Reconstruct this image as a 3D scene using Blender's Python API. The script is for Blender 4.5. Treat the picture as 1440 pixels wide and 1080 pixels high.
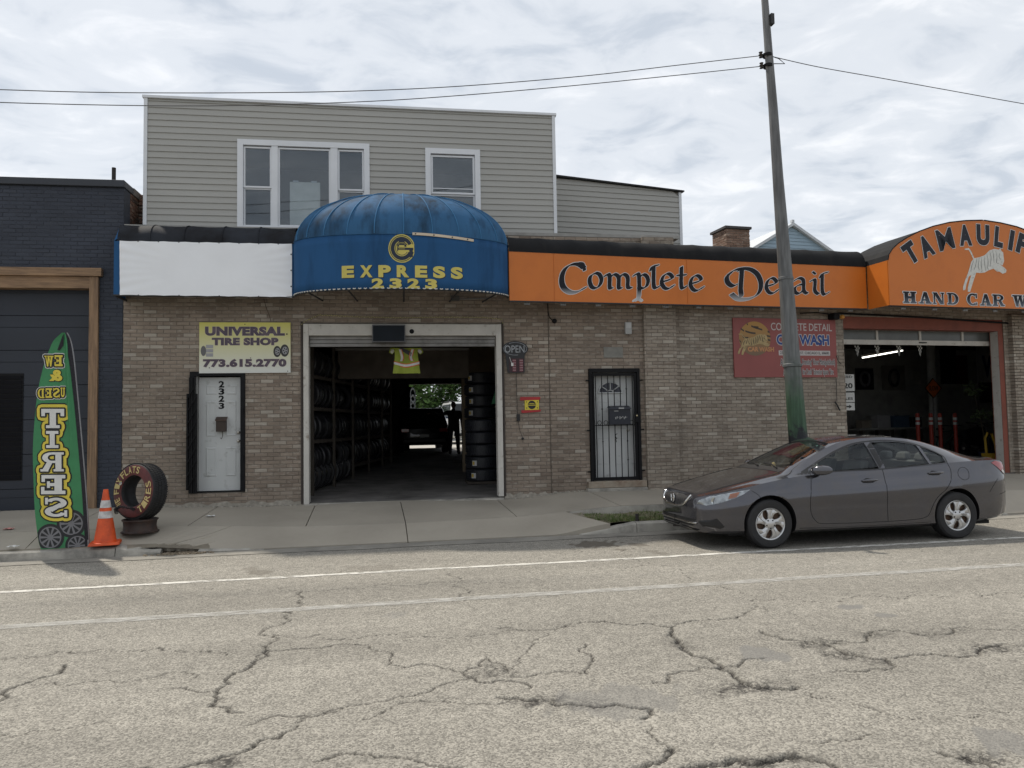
import bpy, bmesh, math, random
import numpy as np
from mathutils import Vector, Matrix
rad = math.radians
RND = random.Random(11)
for o in list(bpy.data.objects):
    bpy.data.objects.remove(o)
sc = bpy.context.scene
COL = sc.collection

# ------------------------------------------------------------------ camera
FPX, CX, CY = 1050.0, 720.0, 540.0          # photograph is 1440 x 1080
PSI, PIT, ROL = rad(10.8), math.atan(0.053), 0.0175
CAM = Vector((0, 0, 1.68))
_f = Vector((math.sin(PSI) * math.cos(PIT), math.cos(PSI) * math.cos(PIT), math.sin(PIT)))
_r0 = Vector((math.cos(PSI), -math.sin(PSI), 0))
_u0 = _r0.cross(_f)
_r = _r0 * math.cos(ROL) - _u0 * math.sin(ROL)
_u = _u0 * math.cos(ROL) + _r0 * math.sin(ROL)
cd = bpy.data.cameras.new('camera')
cam = bpy.data.objects.new('camera', cd)
COL.objects.link(cam)
m = Matrix.Identity(4)
for i in range(3):
    m[i][0], m[i][1], m[i][2], m[i][3] = _r[i], _u[i], -_f[i], CAM[i]
cam.matrix_world = m
cd.sensor_fit = 'HORIZONTAL'
cd.sensor_width = 36.0
cd.lens = 36.0 * FPX / 1440.0
cd.clip_start = 0.05
cd.clip_end = 2000
sc.camera = cam

# ------------------------------------------------------------------ sky and sun
SUNV = Vector((-.37, .50, 1.0)).normalized()      # towards the sun, behind the building
EL = math.asin(SUNV.z)
AZ = math.atan2(SUNV.x, SUNV.y)
w = bpy.data.worlds.new("World")
sc.world = w
w.use_nodes = True
nt = w.node_tree
nt.nodes.clear()
def wn(t, **k):
    n = nt.nodes.new(t)
    for a, b in k.items():
        setattr(n, a, b)
    return n
out = wn('ShaderNodeOutputWorld')
sky = wn('ShaderNodeTexSky', sky_type='NISHITA', sun_disc=False, sun_elevation=EL, sun_rotation=AZ)
bg1 = wn('ShaderNodeBackground'); bg1.inputs[1].default_value = 0.12
nt.links.new(sky.outputs[0], bg1.inputs[0])
tc = wn('ShaderNodeTexCoord')
sep = wn('ShaderNodeSeparateXYZ'); nt.links.new(tc.outputs['Generated'], sep.inputs[0])
zc = wn('ShaderNodeMath', operation='MAXIMUM'); nt.links.new(sep.outputs[2], zc.inputs[0]); zc.inputs[1].default_value = 0.0
za = wn('ShaderNodeMath', operation='ADD'); nt.links.new(zc.outputs[0], za.inputs[0]); za.inputs[1].default_value = 0.10
dx = wn('ShaderNodeMath', operation='DIVIDE'); nt.links.new(sep.outputs[0], dx.inputs[0]); nt.links.new(za.outputs[0], dx.inputs[1])
dy = wn('ShaderNodeMath', operation='DIVIDE'); nt.links.new(sep.outputs[1], dy.inputs[0]); nt.links.new(za.outputs[0], dy.inputs[1])
cmb = wn('ShaderNodeCombineXYZ'); nt.links.new(dx.outputs[0], cmb.inputs[0]); nt.links.new(dy.outputs[0], cmb.inputs[1])
mp = wn('ShaderNodeMapping'); mp.inputs['Rotation'].default_value = (0, 0, rad(28)); mp.inputs['Scale'].default_value = (1.0, 1.25, 1)
mp.inputs['Location'].default_value = (2.3, 0.4, 0)
nt.links.new(cmb.outputs[0], mp.inputs[0])
n1 = wn('ShaderNodeTexNoise'); n1.inputs['Scale'].default_value = 3.8; n1.inputs['Detail'].default_value = 9; n1.inputs['Roughness'].default_value = 0.56
n1.inputs['Distortion'].default_value = 0.5
n2 = wn('ShaderNodeTexNoise'); n2.inputs['Scale'].default_value = 0.7; n2.inputs['Detail'].default_value = 5
nt.links.new(mp.outputs[0], n1.inputs[0]); nt.links.new(mp.outputs[0], n2.inputs[0])
mx = wn('ShaderNodeMath', operation='MULTIPLY_ADD'); nt.links.new(n2.outputs[0], mx.inputs[0]); mx.inputs[1].default_value = 0.40
nt.links.new(n1.outputs[0], mx.inputs[2])
cr = wn('ShaderNodeValToRGB')
cr.color_ramp.interpolation = 'EASE'
e = cr.color_ramp.elements
e[0].position = 0.50; e[0].color = (0.425, 0.462, 0.51, 1)
e[1].position = 0.93; e[1].color = (0.69, 0.70, 0.715, 1)
e2 = e.new(0.71); e2.color = (0.555, 0.58, 0.612, 1)
nt.links.new(mx.outputs[0], cr.inputs[0])
bg2 = wn('ShaderNodeBackground'); nt.links.new(cr.outputs[0], bg2.inputs[0]); bg2.inputs[1].default_value = 1.0
mix = wn('ShaderNodeMixShader'); mix.inputs[0].default_value = 0.93
nt.links.new(bg1.outputs[0], mix.inputs[1]); nt.links.new(bg2.outputs[0], mix.inputs[2])
nt.links.new(mix.outputs[0], out.inputs[0])
sd = bpy.data.lights.new('sun', 'SUN'); sd.energy = 2.6; sd.angle = rad(2.0); sd.color = (1.0, 0.93, 0.82)
sun = bpy.data.objects.new('sun', sd); COL.objects.link(sun)
sun.rotation_euler = SUNV.to_track_quat('Z', 'Y').to_euler()
sun.location = (0, 0, 30)
sc.view_settings.view_transform = 'Standard'
sc.view_settings.look = 'None'
sc.view_settings.exposure = 0.55
sc.view_settings.gamma = 1.0
sc.view_settings.use_curve_mapping = False

# ------------------------------------------------------------------ pixel rays and frames
def ray(px, py):
    return _f + _r * ((px - CX) / FPX) + _u * ((CY - py) / FPX)
def G(px, py, z=0.0):                    # on a level plane
    d = ray(px, py); return CAM + d * ((z - CAM.z) / d.z)
def RY(px, py, y):                       # on a plane of constant world y
    d = ray(px, py); return CAM + d * (y / d.y)
class Frame:
    """a wall: local x along it, local y into it, z up"""
    def __init__(s, ox, oy, a):
        s.o = Vector((ox, oy, 0)); s.a = a; s.c = math.cos(a); s.s = math.sin(a)
    def loc(s, v):
        dx, dy = v.x - s.o.x, v.y - s.o.y
        return Vector((s.c * dx + s.s * dy, -s.s * dx + s.c * dy, v.z))
    def world(s, x, y, z):
        return Vector((s.o.x + s.c * x - s.s * y, s.o.y + s.s * x + s.c * y, z))
    def pix(s, px, py, n=0.0):           # n metres in front of the wall
        d = ray(px, py)
        o = s.loc(CAM); dl = Vector((s.c * d.x + s.s * d.y, -s.s * d.x + s.c * d.y, d.z))
        t = (-n - o.y) / dl.y
        p = o + dl * t
        return p.x, p.z
    def box(s, x0, y0, x1, y1, n=0.0):   # pixel rectangle -> (xa, xb, za, zb)
        ym = (y0 + y1) / 2; xm = (x0 + x1) / 2
        return s.pix(x0, ym, n)[0], s.pix(x1, ym, n)[0], s.pix(xm, y1, n)[1], s.pix(xm, y0, n)[1]
_p = CAM + ray(385, 600) * 13.1
F1 = Frame(_p.x, _p.y, rad(-2.3))
hx, hz = F1.pix(952, 600)
_h = F1.world(hx, 0, 0)
F2 = Frame(_h.x, _h.y, rad(4.2))

# ------------------------------------------------------------------ materials
MATS = {}
def M(name, col=(0.5, 0.5, 0.5), rough=0.6, metal=0.0, var=0.12, vs=4.0, bump=0.0, bs=60.0, spec=0.4, col2=None, c2s=2.0, c2t=(0.45, 0.65), coat=0.0, stretch=(1, 1, 1), rvar=0.0, bdist=0.004):
    if name in MATS:
        return MATS[name]
    m = bpy.data.materials.new(name); m.use_nodes = True
    t = m.node_tree; b = t.nodes['Principled BSDF']
    b.inputs['Roughness'].default_value = rough
    b.inputs['Metallic'].default_value = metal
    b.inputs['Specular IOR Level'].default_value = spec
    b.inputs['Coat Weight'].default_value = coat
    b.inputs['Coat Roughness'].default_value = 0.05
    g = t.nodes.new('ShaderNodeNewGeometry')
    mpn = t.nodes.new('ShaderNodeMapping'); mpn.inputs['Scale'].default_value = stretch
    t.links.new(g.outputs['Position'], mpn.inputs[0])
    n = t.nodes.new('ShaderNodeTexNoise'); n.inputs['Scale'].default_value = vs; n.inputs['Detail'].default_value = 6
    t.links.new(mpn.outputs[0], n.inputs[0])
    mr = t.nodes.new('ShaderNodeMapRange'); mr.inputs[1].default_value = 0.25; mr.inputs[2].default_value = 0.75
    mr.inputs[3].default_value = 1 - var; mr.inputs[4].default_value = 1 + var
    t.links.new(n.outputs[0], mr.inputs[0])
    vm = t.nodes.new('ShaderNodeVectorMath'); vm.operation = 'SCALE'
    t.links.new(mr.outputs[0], vm.inputs['Scale'])
    vm.inputs[0].default_value = col[:3]
    if col2 is not None:
        n2 = t.nodes.new('ShaderNodeTexNoise'); n2.inputs['Scale'].default_value = c2s; n2.inputs['Detail'].default_value = 8; n2.inputs['Roughness'].default_value = 0.65
        t.links.new(mpn.outputs[0], n2.inputs[0])
        r2 = t.nodes.new('ShaderNodeMapRange'); r2.inputs[1].default_value = c2t[0]; r2.inputs[2].default_value = c2t[1]
        t.links.new(n2.outputs[0], r2.inputs[0])
        mc = t.nodes.new('ShaderNodeMix'); mc.data_type = 'RGBA'
        mc.inputs[6].default_value = (*col[:3], 1); mc.inputs[7].default_value = (*col2[:3], 1)
        t.links.new(r2.outputs[0], mc.inputs[0])
        t.links.new(mc.outputs[2], vm.inputs[0])
    t.links.new(vm.outputs[0], b.inputs['Base Color'])
    if rvar:
        r3 = t.nodes.new('ShaderNodeMapRange'); r3.inputs[1].default_value = 0.3; r3.inputs[2].default_value = 0.7
        r3.inputs[3].default_value = max(0.02, rough - rvar); r3.inputs[4].default_value = min(1, rough + rvar)
        t.links.new(n.outputs[0], r3.inputs[0]); t.links.new(r3.outputs[0], b.inputs['Roughness'])
    if bump:
        n3 = t.nodes.new('ShaderNodeTexNoise'); n3.inputs['Scale'].default_value = bs; n3.inputs['Detail'].default_value = 5
        t.links.new(mpn.outputs[0], n3.inputs[0])
        bp = t.nodes.new('ShaderNodeBump'); bp.inputs['Strength'].default_value = bump; bp.inputs['Distance'].default_value = bdist
        t.links.new(n3.outputs[0], bp.inputs['Height']); t.links.new(bp.outputs[0], b.inputs['Normal'])
    MATS[name] = m
    return m
def EM(name, col, s):
    m = bpy.data.materials.new(name); m.use_nodes = True
    b = m.node_tree.nodes['Principled BSDF']
    b.inputs['Base Color'].default_value = (*col, 1)
    b.inputs['Emission Color'].default_value = (*col, 1); b.inputs['Emission Strength'].default_value = s
    return m
def GLASS(name, tint=(0.02, 0.025, 0.03), trans=(0.75, 0.8, 0.8), rough=0.02, ior=1.5, fk=1.5):
    """a thin pane: looks through with a tint, reflects by fresnel"""
    m = bpy.data.materials.new(name); m.use_nodes = True
    t = m.node_tree; t.nodes.clear()
    o = t.nodes.new('ShaderNodeOutputMaterial'); gl = t.nodes.new('ShaderNodeBsdfGlossy'); gl.inputs['Roughness'].default_value = rough
    gl.inputs['Color'].default_value = (0.9, 0.95, 1, 1)
    tr = t.nodes.new('ShaderNodeBsdfTransparent'); tr.inputs['Color'].default_value = (*trans, 1)
    fr = t.nodes.new('ShaderNodeFresnel'); fr.inputs['IOR'].default_value = ior
    fm = t.nodes.new('ShaderNodeMath'); fm.operation = 'MULTIPLY_ADD'; fm.inputs[1].default_value = fk; fm.inputs[2].default_value = 0.01
    t.links.new(fr.outputs[0], fm.inputs[0])
    g = t.nodes.new('ShaderNodeNewGeometry'); n = t.nodes.new('ShaderNodeTexNoise'); n.inputs['Scale'].default_value = 1.3
    t.links.new(g.outputs['Position'], n.inputs[0])
    bp = t.nodes.new('ShaderNodeBump'); bp.inputs['Strength'].default_value = 0.15; bp.inputs['Distance'].default_value = 0.01
    t.links.new(n.outputs[0], bp.inputs['Height']); t.links.new(bp.outputs[0], gl.inputs['Normal'])
    mx = t.nodes.new('ShaderNodeMixShader')
    t.links.new(fm.outputs[0], mx.inputs[0]); t.links.new(tr.outputs[0], mx.inputs[1]); t.links.new(gl.outputs[0], mx.inputs[2])
    t.links.new(mx.outputs[0], o.inputs[0])
    return m

# ------------------------------------------------------------------ objects
def empty(name, label=None, cat=None, loc=(0, 0, 0), rz=0.0, group=None, parent=None):
    o = bpy.data.objects.new(name, None); COL.objects.link(o)
    o.location = loc; o.rotation_euler = (0, 0, rz); o.empty_display_size = 0.1
    if label: o['label'] = label
    if cat: o['category'] = cat
    if group: o['group'] = group
    if parent: o.parent = parent
    return o
def fthing(fr, name, label, cat, x=0.0, z=0.0, y=0.0, group=None):
    """a thing on a wall frame; children keep coordinates relative to (x, y, z) in the frame"""
    return empty(name, label, cat, fr.world(x, y, z), fr.a, group)
def tag(o, label=None, cat=None, group=None, kind=None):
    if label: o['label'] = label
    if cat: o['category'] = cat
    if group: o['group'] = group
    if kind: o['kind'] = kind
    return o
def copy_tree(o, parent=None):
    c = o.copy(); COL.objects.link(c); c.parent = parent
    for ch in o.children:
        copy_tree(ch, c)
    return c
class MB:
    """collects faces, then links them as ONE mesh object"""
    def __init__(s): s.v = []; s.f = []; s.off = (0, 0, 0); s.mi = []; s.cm = 0
    def add(s, vs, fs):
        b = len(s.v); o = s.off
        s.v += [(p[0] + o[0], p[1] + o[1], p[2] + o[2]) for p in vs]
        for f in fs:
            s.f.append(tuple(b + i for i in f)); s.mi.append(s.cm)
        return s
    def box(s, x0, x1, y0, y1, z0, z1):
        return s.add([(x0, y0, z0), (x1, y0, z0), (x1, y1, z0), (x0, y1, z0), (x0, y0, z1), (x1, y0, z1), (x1, y1, z1), (x0, y1, z1)],
                     [(0, 3, 2, 1), (4, 5, 6, 7), (0, 1, 5, 4), (1, 2, 6, 5), (2, 3, 7, 6), (3, 0, 4, 7)])
    def hexa(s, p):                       # 8 points: bottom 4, top 4
        return s.add(p, [(0, 3, 2, 1), (4, 5, 6, 7), (0, 1, 5, 4), (1, 2, 6, 5), (2, 3, 7, 6), (3, 0, 4, 7)])
    def prism(s, poly, y0, y1):           # polygon in xz extruded along y
        n = len(poly)
        a = sum(poly[i][0] * poly[(i + 1) % n][1] - poly[(i + 1) % n][0] * poly[i][1] for i in range(n))
        if a < 0: poly = poly[::-1]
        vs = [(x, y0, z) for x, z in poly] + [(x, y1, z) for x, z in poly]
        fs = [tuple(range(n)), tuple(range(2 * n - 1, n - 1, -1))]
        for i in range(n):
            j = (i + 1) % n
            fs.append((i, i + n, j + n, j))
        return s.add(vs, fs)
    def prism_z(s, poly, z0, z1):
        n = len(poly)
        a = sum(poly[i][0] * poly[(i + 1) % n][1] - poly[(i + 1) % n][0] * poly[i][1] for i in range(n))
        if a < 0: poly = poly[::-1]
        vs = [(x, y, z0) for x, y in poly] + [(x, y, z1) for x, y in poly]
        fs = [tuple(range(n - 1, -1, -1)), tuple(range(n, 2 * n))]
        for i in range(n):
            j = (i + 1) % n
            fs.append((i, j, j + n, i + n))
        return s.add(vs, fs)
    def tube(s, pts, r, seg=8, cap=True):
        pts = [Vector(p) for p in pts]; n = len(pts)
        rr = r if isinstance(r, (list, tuple)) else [r] * n
        vs = []; fs = []; ref = None
        for i, p in enumerate(pts):
            t = (pts[min(i + 1, n - 1)] - pts[max(i - 1, 0)])
            if t.length < 1e-9: t = Vector((0, 0, 1))
            t.normalize()
            if ref is None:
                ref = Vector((0, 0, 1)) if abs(t.z) < 0.9 else Vector((1, 0, 0))
            a = t.cross(ref)
            if a.length < 1e-5: a = t.cross(Vector((0, 1, 0.01)))
            a.normalize(); b = t.cross(a); b.normalize(); ref = -b if False else ref
            for k in range(seg):
                th = 2 * math.pi * k / seg
                vs.append(p + (a * math.cos(th) + b * math.sin(th)) * rr[i])
        for i in range(n - 1):
            for k in range(seg):
                k2 = (k + 1) % seg
                fs.append((i * seg + k, i * seg + k2, (i + 1) * seg + k2, (i + 1) * seg + k))
        if cap:
            fs.append(tuple(range(seg - 1, -1, -1))); fs.append(tuple((n - 1) * seg + k for k in range(seg)))
        return s.add(vs, fs)
    def lathe(s, prof, seg=32, c=(0, 0, 0), axis='z', a0=0.0, closed=False):
        """prof: (radius, height) pairs"""
        vs = []; fs = []; n = len(prof)
        for k in range(seg):
            th = 2 * math.pi * k / seg + a0
            for r, h in prof:
                x, y = r * math.cos(th), r * math.sin(th)
                if axis == 'z': v = (x, y, h)
                elif axis == 'y': v = (x, -h, y)
                else: v = (h, x, y)
                vs.append((v[0] + c[0], v[1] + c[1], v[2] + c[2]))
        for k in range(seg):
            k2 = (k + 1) % seg
            for i in range(n if closed else n - 1):
                j = (i + 1) % n
                fs.append((k * n + i, k2 * n + i, k2 * n + j, k * n + j))
        return s.add(vs, fs)
    def grid(s, fn, nu, nv):              # fn(u, v) in 0..1
        vs = [fn(i / nu, j / nv) for j in range(nv + 1) for i in range(nu + 1)]
        fs = [(j * (nu + 1) + i, j * (nu + 1) + i + 1, (j + 1) * (nu + 1) + i + 1, (j + 1) * (nu + 1) + i) for j in range(nv) for i in range(nu)]
        return s.add(vs, fs)
    def mesh(s, name, mat=None):
        me = bpy.data.meshes.new(name)
        me.from_pydata([tuple(v) for v in s.v], [], s.f)
        if isinstance(mat, (list, tuple)):
            for q in mat: me.materials.append(q)
            me.polygons.foreach_set('material_index', s.mi)
        elif mat: me.materials.append(mat)
        me.update()
        return me
    def build(s, name, mat, parent=None, smooth=None, bevel=0.0, loc=None, rot=None, fixn=False, sol=0.0):
        me = s.mesh(name, mat)
        if fixn:
            bm = bmesh.new(); bm.from_mesh(me); bmesh.ops.recalc_face_normals(bm, faces=bm.faces); bm.to_mesh(me); bm.free()
        return link(name, me, parent, smooth, bevel, loc, rot, sol)
def link(name, me, parent=None, smooth=None, bevel=0.0, loc=None, rot=None, sol=0.0):
    o = bpy.data.objects.new(name, me); COL.objects.link(o)
    if smooth is not None:
        me.polygons.foreach_set('use_smooth', [True] * len(me.polygons))
        me.set_sharp_from_angle(angle=rad(smooth))
    if sol:
        q = o.modifiers.new('sol', 'SOLIDIFY'); q.thickness = sol; q.offset = 0
    if bevel:
        q = o.modifiers.new('bev', 'BEVEL'); q.width = bevel; q.segments = 2; q.limit_method = 'ANGLE'; q.angle_limit = rad(40)
    if parent: o.parent = parent
    if loc is not None: o.location = loc
    if rot is not None: o.rotation_euler = rot
    return o
def text_geo(txt, offset=0.0, space=1.0, shear=0.0, res=4):
    """flat lettering from the built-in font: (verts in 0..1 x 0..1, faces, aspect)"""
    cu = bpy.data.curves.new('txt', 'FONT'); cu.body = txt; cu.offset = offset; cu.space_character = space; cu.shear = shear
    cu.resolution_u = res; cu.fill_mode = 'FRONT'
    o = bpy.data.objects.new('txt', cu); COL.objects.link(o)
    dg = bpy.context.evaluated_depsgraph_get(); dg.update()
    me = bpy.data.meshes.new_from_object(o.evaluated_get(dg))
    vs = [v.co.copy() for v in me.vertices]; fs = [tuple(p.vertices) for p in me.polygons]
    bpy.data.objects.remove(o); bpy.data.curves.remove(cu); bpy.data.meshes.remove(me)
    return vs, fs
def text_mb(mb, txt, fn, offset=0.0, space=1.0, shear=0.0, ref=None, res=4, flip=False):
    """fn(u, v): unit lettering box -> point. ref: bounds to use (for outlines behind the same word)"""
    vs, fs = text_geo(txt, offset, space, shear, res)
    if ref is None:
        ref = (min(v.x for v in vs), max(v.x for v in vs), min(v.y for v in vs), max(v.y for v in vs))
    x0, x1, y0, y1 = ref
    pts = [fn((v.x - x0) / (x1 - x0), (v.y - y0) / (y1 - y0)) for v in vs]
    if flip: fs = [f[::-1] for f in fs]
    mb.add(pts, fs)
    return ref
def build_letters(mb, name, mat, parent):
    """one object for each character: islands of the lettering mesh, merged where they stack"""
    par = list(range(len(mb.v)))
    def fd(i):
        while par[i] != i: par[i] = par[par[i]]; i = par[i]
        return i
    for f in mb.f:
        for i in f[1:]: par[fd(i)] = fd(f[0])
    isl = {}
    for f in mb.f: isl.setdefault(fd(f[0]), []).append(f)
    grp = []
    for fs in isl.values():
        xs_ = [mb.v[i][0] for f in fs for i in f]; grp.append([min(xs_), max(xs_), list(fs)])
    grp.sort(key=lambda g_: g_[0]); out_ = []
    for g_ in grp:
        if out_ and g_[0] < out_[-1][1] - .35 * min(g_[1] - g_[0], out_[-1][1] - out_[-1][0]): out_[-1][1] = max(out_[-1][1], g_[1]); out_[-1][2] += g_[2]
        else: out_.append(g_)
    o = None
    for g_ in out_:
        q = MB(); ids = sorted({i for f in g_[2] for i in f}); mp_ = {a: k for k, a in enumerate(ids)}
        q.add([mb.v[i] for i in ids], [tuple(mp_[i] for i in f) for f in g_[2]]); o = q.build(name, mat, parent)
    return o
def flat_text(name, txt, mat, parent, x0, x1, z0, z1, y, offset=0.0, space=1.0, shear=0.0, outline=None, omat=None, oy=0.0015):
    mb = MB()
    ref = text_mb(mb, txt, lambda u, v: (x0 + (x1 - x0) * u, y, z0 + (z1 - z0) * v), offset, space, shear)
    o = build_letters(mb, name, mat, parent)
    if outline:
        mb2 = MB(); vs, fs = text_geo(txt, offset + outline, space, shear)
        a, b, c, d = ref
        mb2.add([(x0 + (x1 - x0) * (v.x - a) / (b - a), y + oy, z0 + (z1 - z0) * (v.y - c) / (d - c)) for v in vs], fs)
        build_letters(mb2, name + '_outline', omat, parent)
    return o
def pchip(xs, ys):
    xs = np.array(xs, float); ys = np.array(ys, float)
    h = np.diff(xs); d = np.diff(ys) / h
    m_ = np.zeros(len(xs))
    m_[0] = d[0]; m_[-1] = d[-1]
    for i in range(1, len(xs) - 1):
        if d[i - 1] * d[i] > 0:
            w1 = 2 * h[i] + h[i - 1]; w2 = h[i] + 2 * h[i - 1]
            m_[i] = (w1 + w2) / (w1 / d[i - 1] + w2 / d[i])
    def f(x):
        x = min(max(x, xs[0]), xs[-1])
        i = min(max(int(np.searchsorted(xs, x)) - 1, 0), len(h) - 1)
        t = (x - xs[i]) / h[i]
        return float((2 * t**3 - 3 * t**2 + 1) * ys[i] + (t**3 - 2 * t**2 + t) * h[i] * m_[i] + (-2 * t**3 + 3 * t**2) * ys[i + 1] + (t**3 - t**2) * h[i] * m_[i + 1])
    return f
# ================================================================== ground, road, sidewalk
YK, YJ = 10.85, 11.57
zJ = pchip([-20, -2.9, -0.85, 0.54, 2.17, 3.04, 4.0, 20], [0.30, 0.29, 0.21, 0.20, 0.22, 0.27, 0.33, 0.33])
zF = pchip([-20, -4.1, -3.2, -1.66, 0.5, 2.5, 3.9, 20], [0.38, 0.38, 0.35, 0.32, 0.34, 0.31, 0.41, 0.41])
zK = pchip([-20, -2.7, -1.9, 2.6, 3.6, 20], [0.13, 0.13, 0.02, 0.02, 0.15, 0.15])
def yF(x):
    return (F1.o.y + (x - F1.o.x) * math.tan(F1.a)) if x < F2.o.x else (F2.o.y + (x - F2.o.x) * math.tan(F2.a))

gm = M('ground_soil', (0.13, 0.12, 0.09), 0.95, var=0.3, vs=2, bump=0.4, bs=20)
tag(MB().add([(-400, -400, -0.06), (400, -400, -0.06), (400, 400, -0.06), (-400, 400, -0.06)], [(0, 1, 2, 3)]).build('ground', gm), kind='structure')

# ---- road surface material: worn pale asphalt, aggregate, cracks from the mesh
def road_mat():
    m = bpy.data.materials.new('worn_asphalt'); m.use_nodes = True
    t = m.node_tree; b = t.nodes['Principled BSDF']; N = t.nodes.new; L = t.links.new
    g = N('ShaderNodeNewGeometry')
    vo = N('ShaderNodeTexVoronoi'); vo.inputs['Scale'].default_value = 95; L(g.outputs['Position'], vo.inputs['Vector'])
    sx = N('ShaderNodeSeparateXYZ'); L(vo.outputs['Color'], sx.inputs[0])
    spk = N('ShaderNodeMapRange'); spk.inputs[1].default_value = 0.0; spk.inputs[2].default_value = 1.0; spk.inputs[3].default_value = 0.56; spk.inputs[4].default_value = 1.44
    L(sx.outputs[0], spk.inputs[0])
    nb = N('ShaderNodeTexNoise'); nb.inputs['Scale'].default_value = 0.55; nb.inputs['Detail'].default_value = 7; nb.inputs['Roughness'].default_value = 0.6
    mpn = N('ShaderNodeMapping'); mpn.inputs['Scale'].default_value = (0.35, 1.3, 1); L(g.outputs['Position'], mpn.inputs[0]); L(mpn.outputs[0], nb.inputs[0])
    r = N('ShaderNodeValToRGB'); e = r.color_ramp.elements
    e[0].position = 0.30; e[0].color = (0.192, 0.180, 0.156, 1); e[1].position = 0.72; e[1].color = (0.292, 0.274, 0.238, 1)
    L(nb.outputs[0], r.inputs[0])
    n2 = N('ShaderNodeTexNoise'); n2.inputs['Scale'].default_value = 9; n2.inputs['Detail'].default_value = 6; L(g.outputs['Position'], n2.inputs[0])
    r2 = N('ShaderNodeMapRange'); r2.inputs[1].default_value = 0.3; r2.inputs[2].default_value = 0.7; r2.inputs[3].default_value = 0.88; r2.inputs[4].default_value = 1.10; L(n2.outputs[0], r2.inputs[0])
    mu = N('ShaderNodeMath'); mu.operation = 'MULTIPLY'; L(spk.outputs[0], mu.inputs[0]); L(r2.outputs[0], mu.inputs[1])
    vm = N('ShaderNodeVectorMath'); vm.operation = 'SCALE'; L(r.outputs[0], vm.inputs[0]); L(mu.outputs[0], vm.inputs['Scale'])
    def att(name):
        a = N('ShaderNodeAttribute'); a.attribute_name = name; return a
    def mixc(fac, col, src):
        q = N('ShaderNodeMix'); q.data_type = 'RGBA'; L(fac, q.inputs[0]); L(src, q.inputs[6]); q.inputs[7].default_value = (*col, 1); return q.outputs[2]
    c = vm.outputs[0]
    # broken, ravelled patches break up with the noise
    rp = N('ShaderNodeMath'); rp.operation = 'MULTIPLY'; rn = N('ShaderNodeTexNoise'); rn.inputs['Scale'].default_value = 26; rn.inputs['Detail'].default_value = 4
    L(g.outputs['Position'], rn.inputs[0]); rr = N('ShaderNodeMapRange'); rr.inputs[1].default_value = 0.40; rr.inputs[2].default_value = 0.56; L(rn.outputs[0], rr.inputs[0])
    L(att('ravel').outputs['Fac'], rp.inputs[0]); L(rr.outputs[0], rp.inputs[1])
    c = mixc(rp.outputs[0], (0.060, 0.056, 0.050), c)
    ve = N('ShaderNodeTexVoronoi'); ve.feature = 'DISTANCE_TO_EDGE'; ve.inputs['Scale'].default_value = 11; ve.inputs['Randomness'].default_value = 1.0
    dn_ = N('ShaderNodeTexNoise'); dn_.inputs['Scale'].default_value = 14; dn_.inputs['Detail'].default_value = 3; L(g.outputs['Position'], dn_.inputs[0])
    dv = N('ShaderNodeVectorMath'); dv.operation = 'MULTIPLY_ADD'; L(dn_.outputs['Color'], dv.inputs[0]); dv.inputs[1].default_value = (.10, .10, 0); L(g.outputs['Position'], dv.inputs[2]); L(dv.outputs[0], ve.inputs['Vector'])
    er = N('ShaderNodeMapRange'); er.inputs[1].default_value = .055; er.inputs[2].default_value = .02; L(ve.outputs['Distance'], er.inputs[0])
    em = N('ShaderNodeMath'); em.operation = 'MULTIPLY'; L(er.outputs[0], em.inputs[0]); L(att('ravel').outputs['Fac'], em.inputs[1])
    c = mixc(em.outputs[0], (0.035, 0.032, 0.029), c)
    c = mixc(att('patch').outputs['Fac'], (0.17, 0.165, 0.155), c)
    c = mixc(att('stain').outputs['Fac'], (0.11, 0.095, 0.075), c)
    c = mixc(att('crack').outputs['Fac'], (0.022, 0.02, 0.018), c)
    L(c, b.inputs['Base Color']); b.inputs['Roughness'].default_value = 0.88; b.inputs['Specular IOR Level'].default_value = 0.25
    bp = N('ShaderNodeBump'); bp.inputs['Strength'].default_value = 0.8; bp.inputs['Distance'].default_value = 0.004
    L(vo.outputs['Distance'], bp.inputs['Height']); bp.invert = True; L(bp.outputs[0], b.inputs['Normal'])
    return m
ROADM = road_mat()
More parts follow.
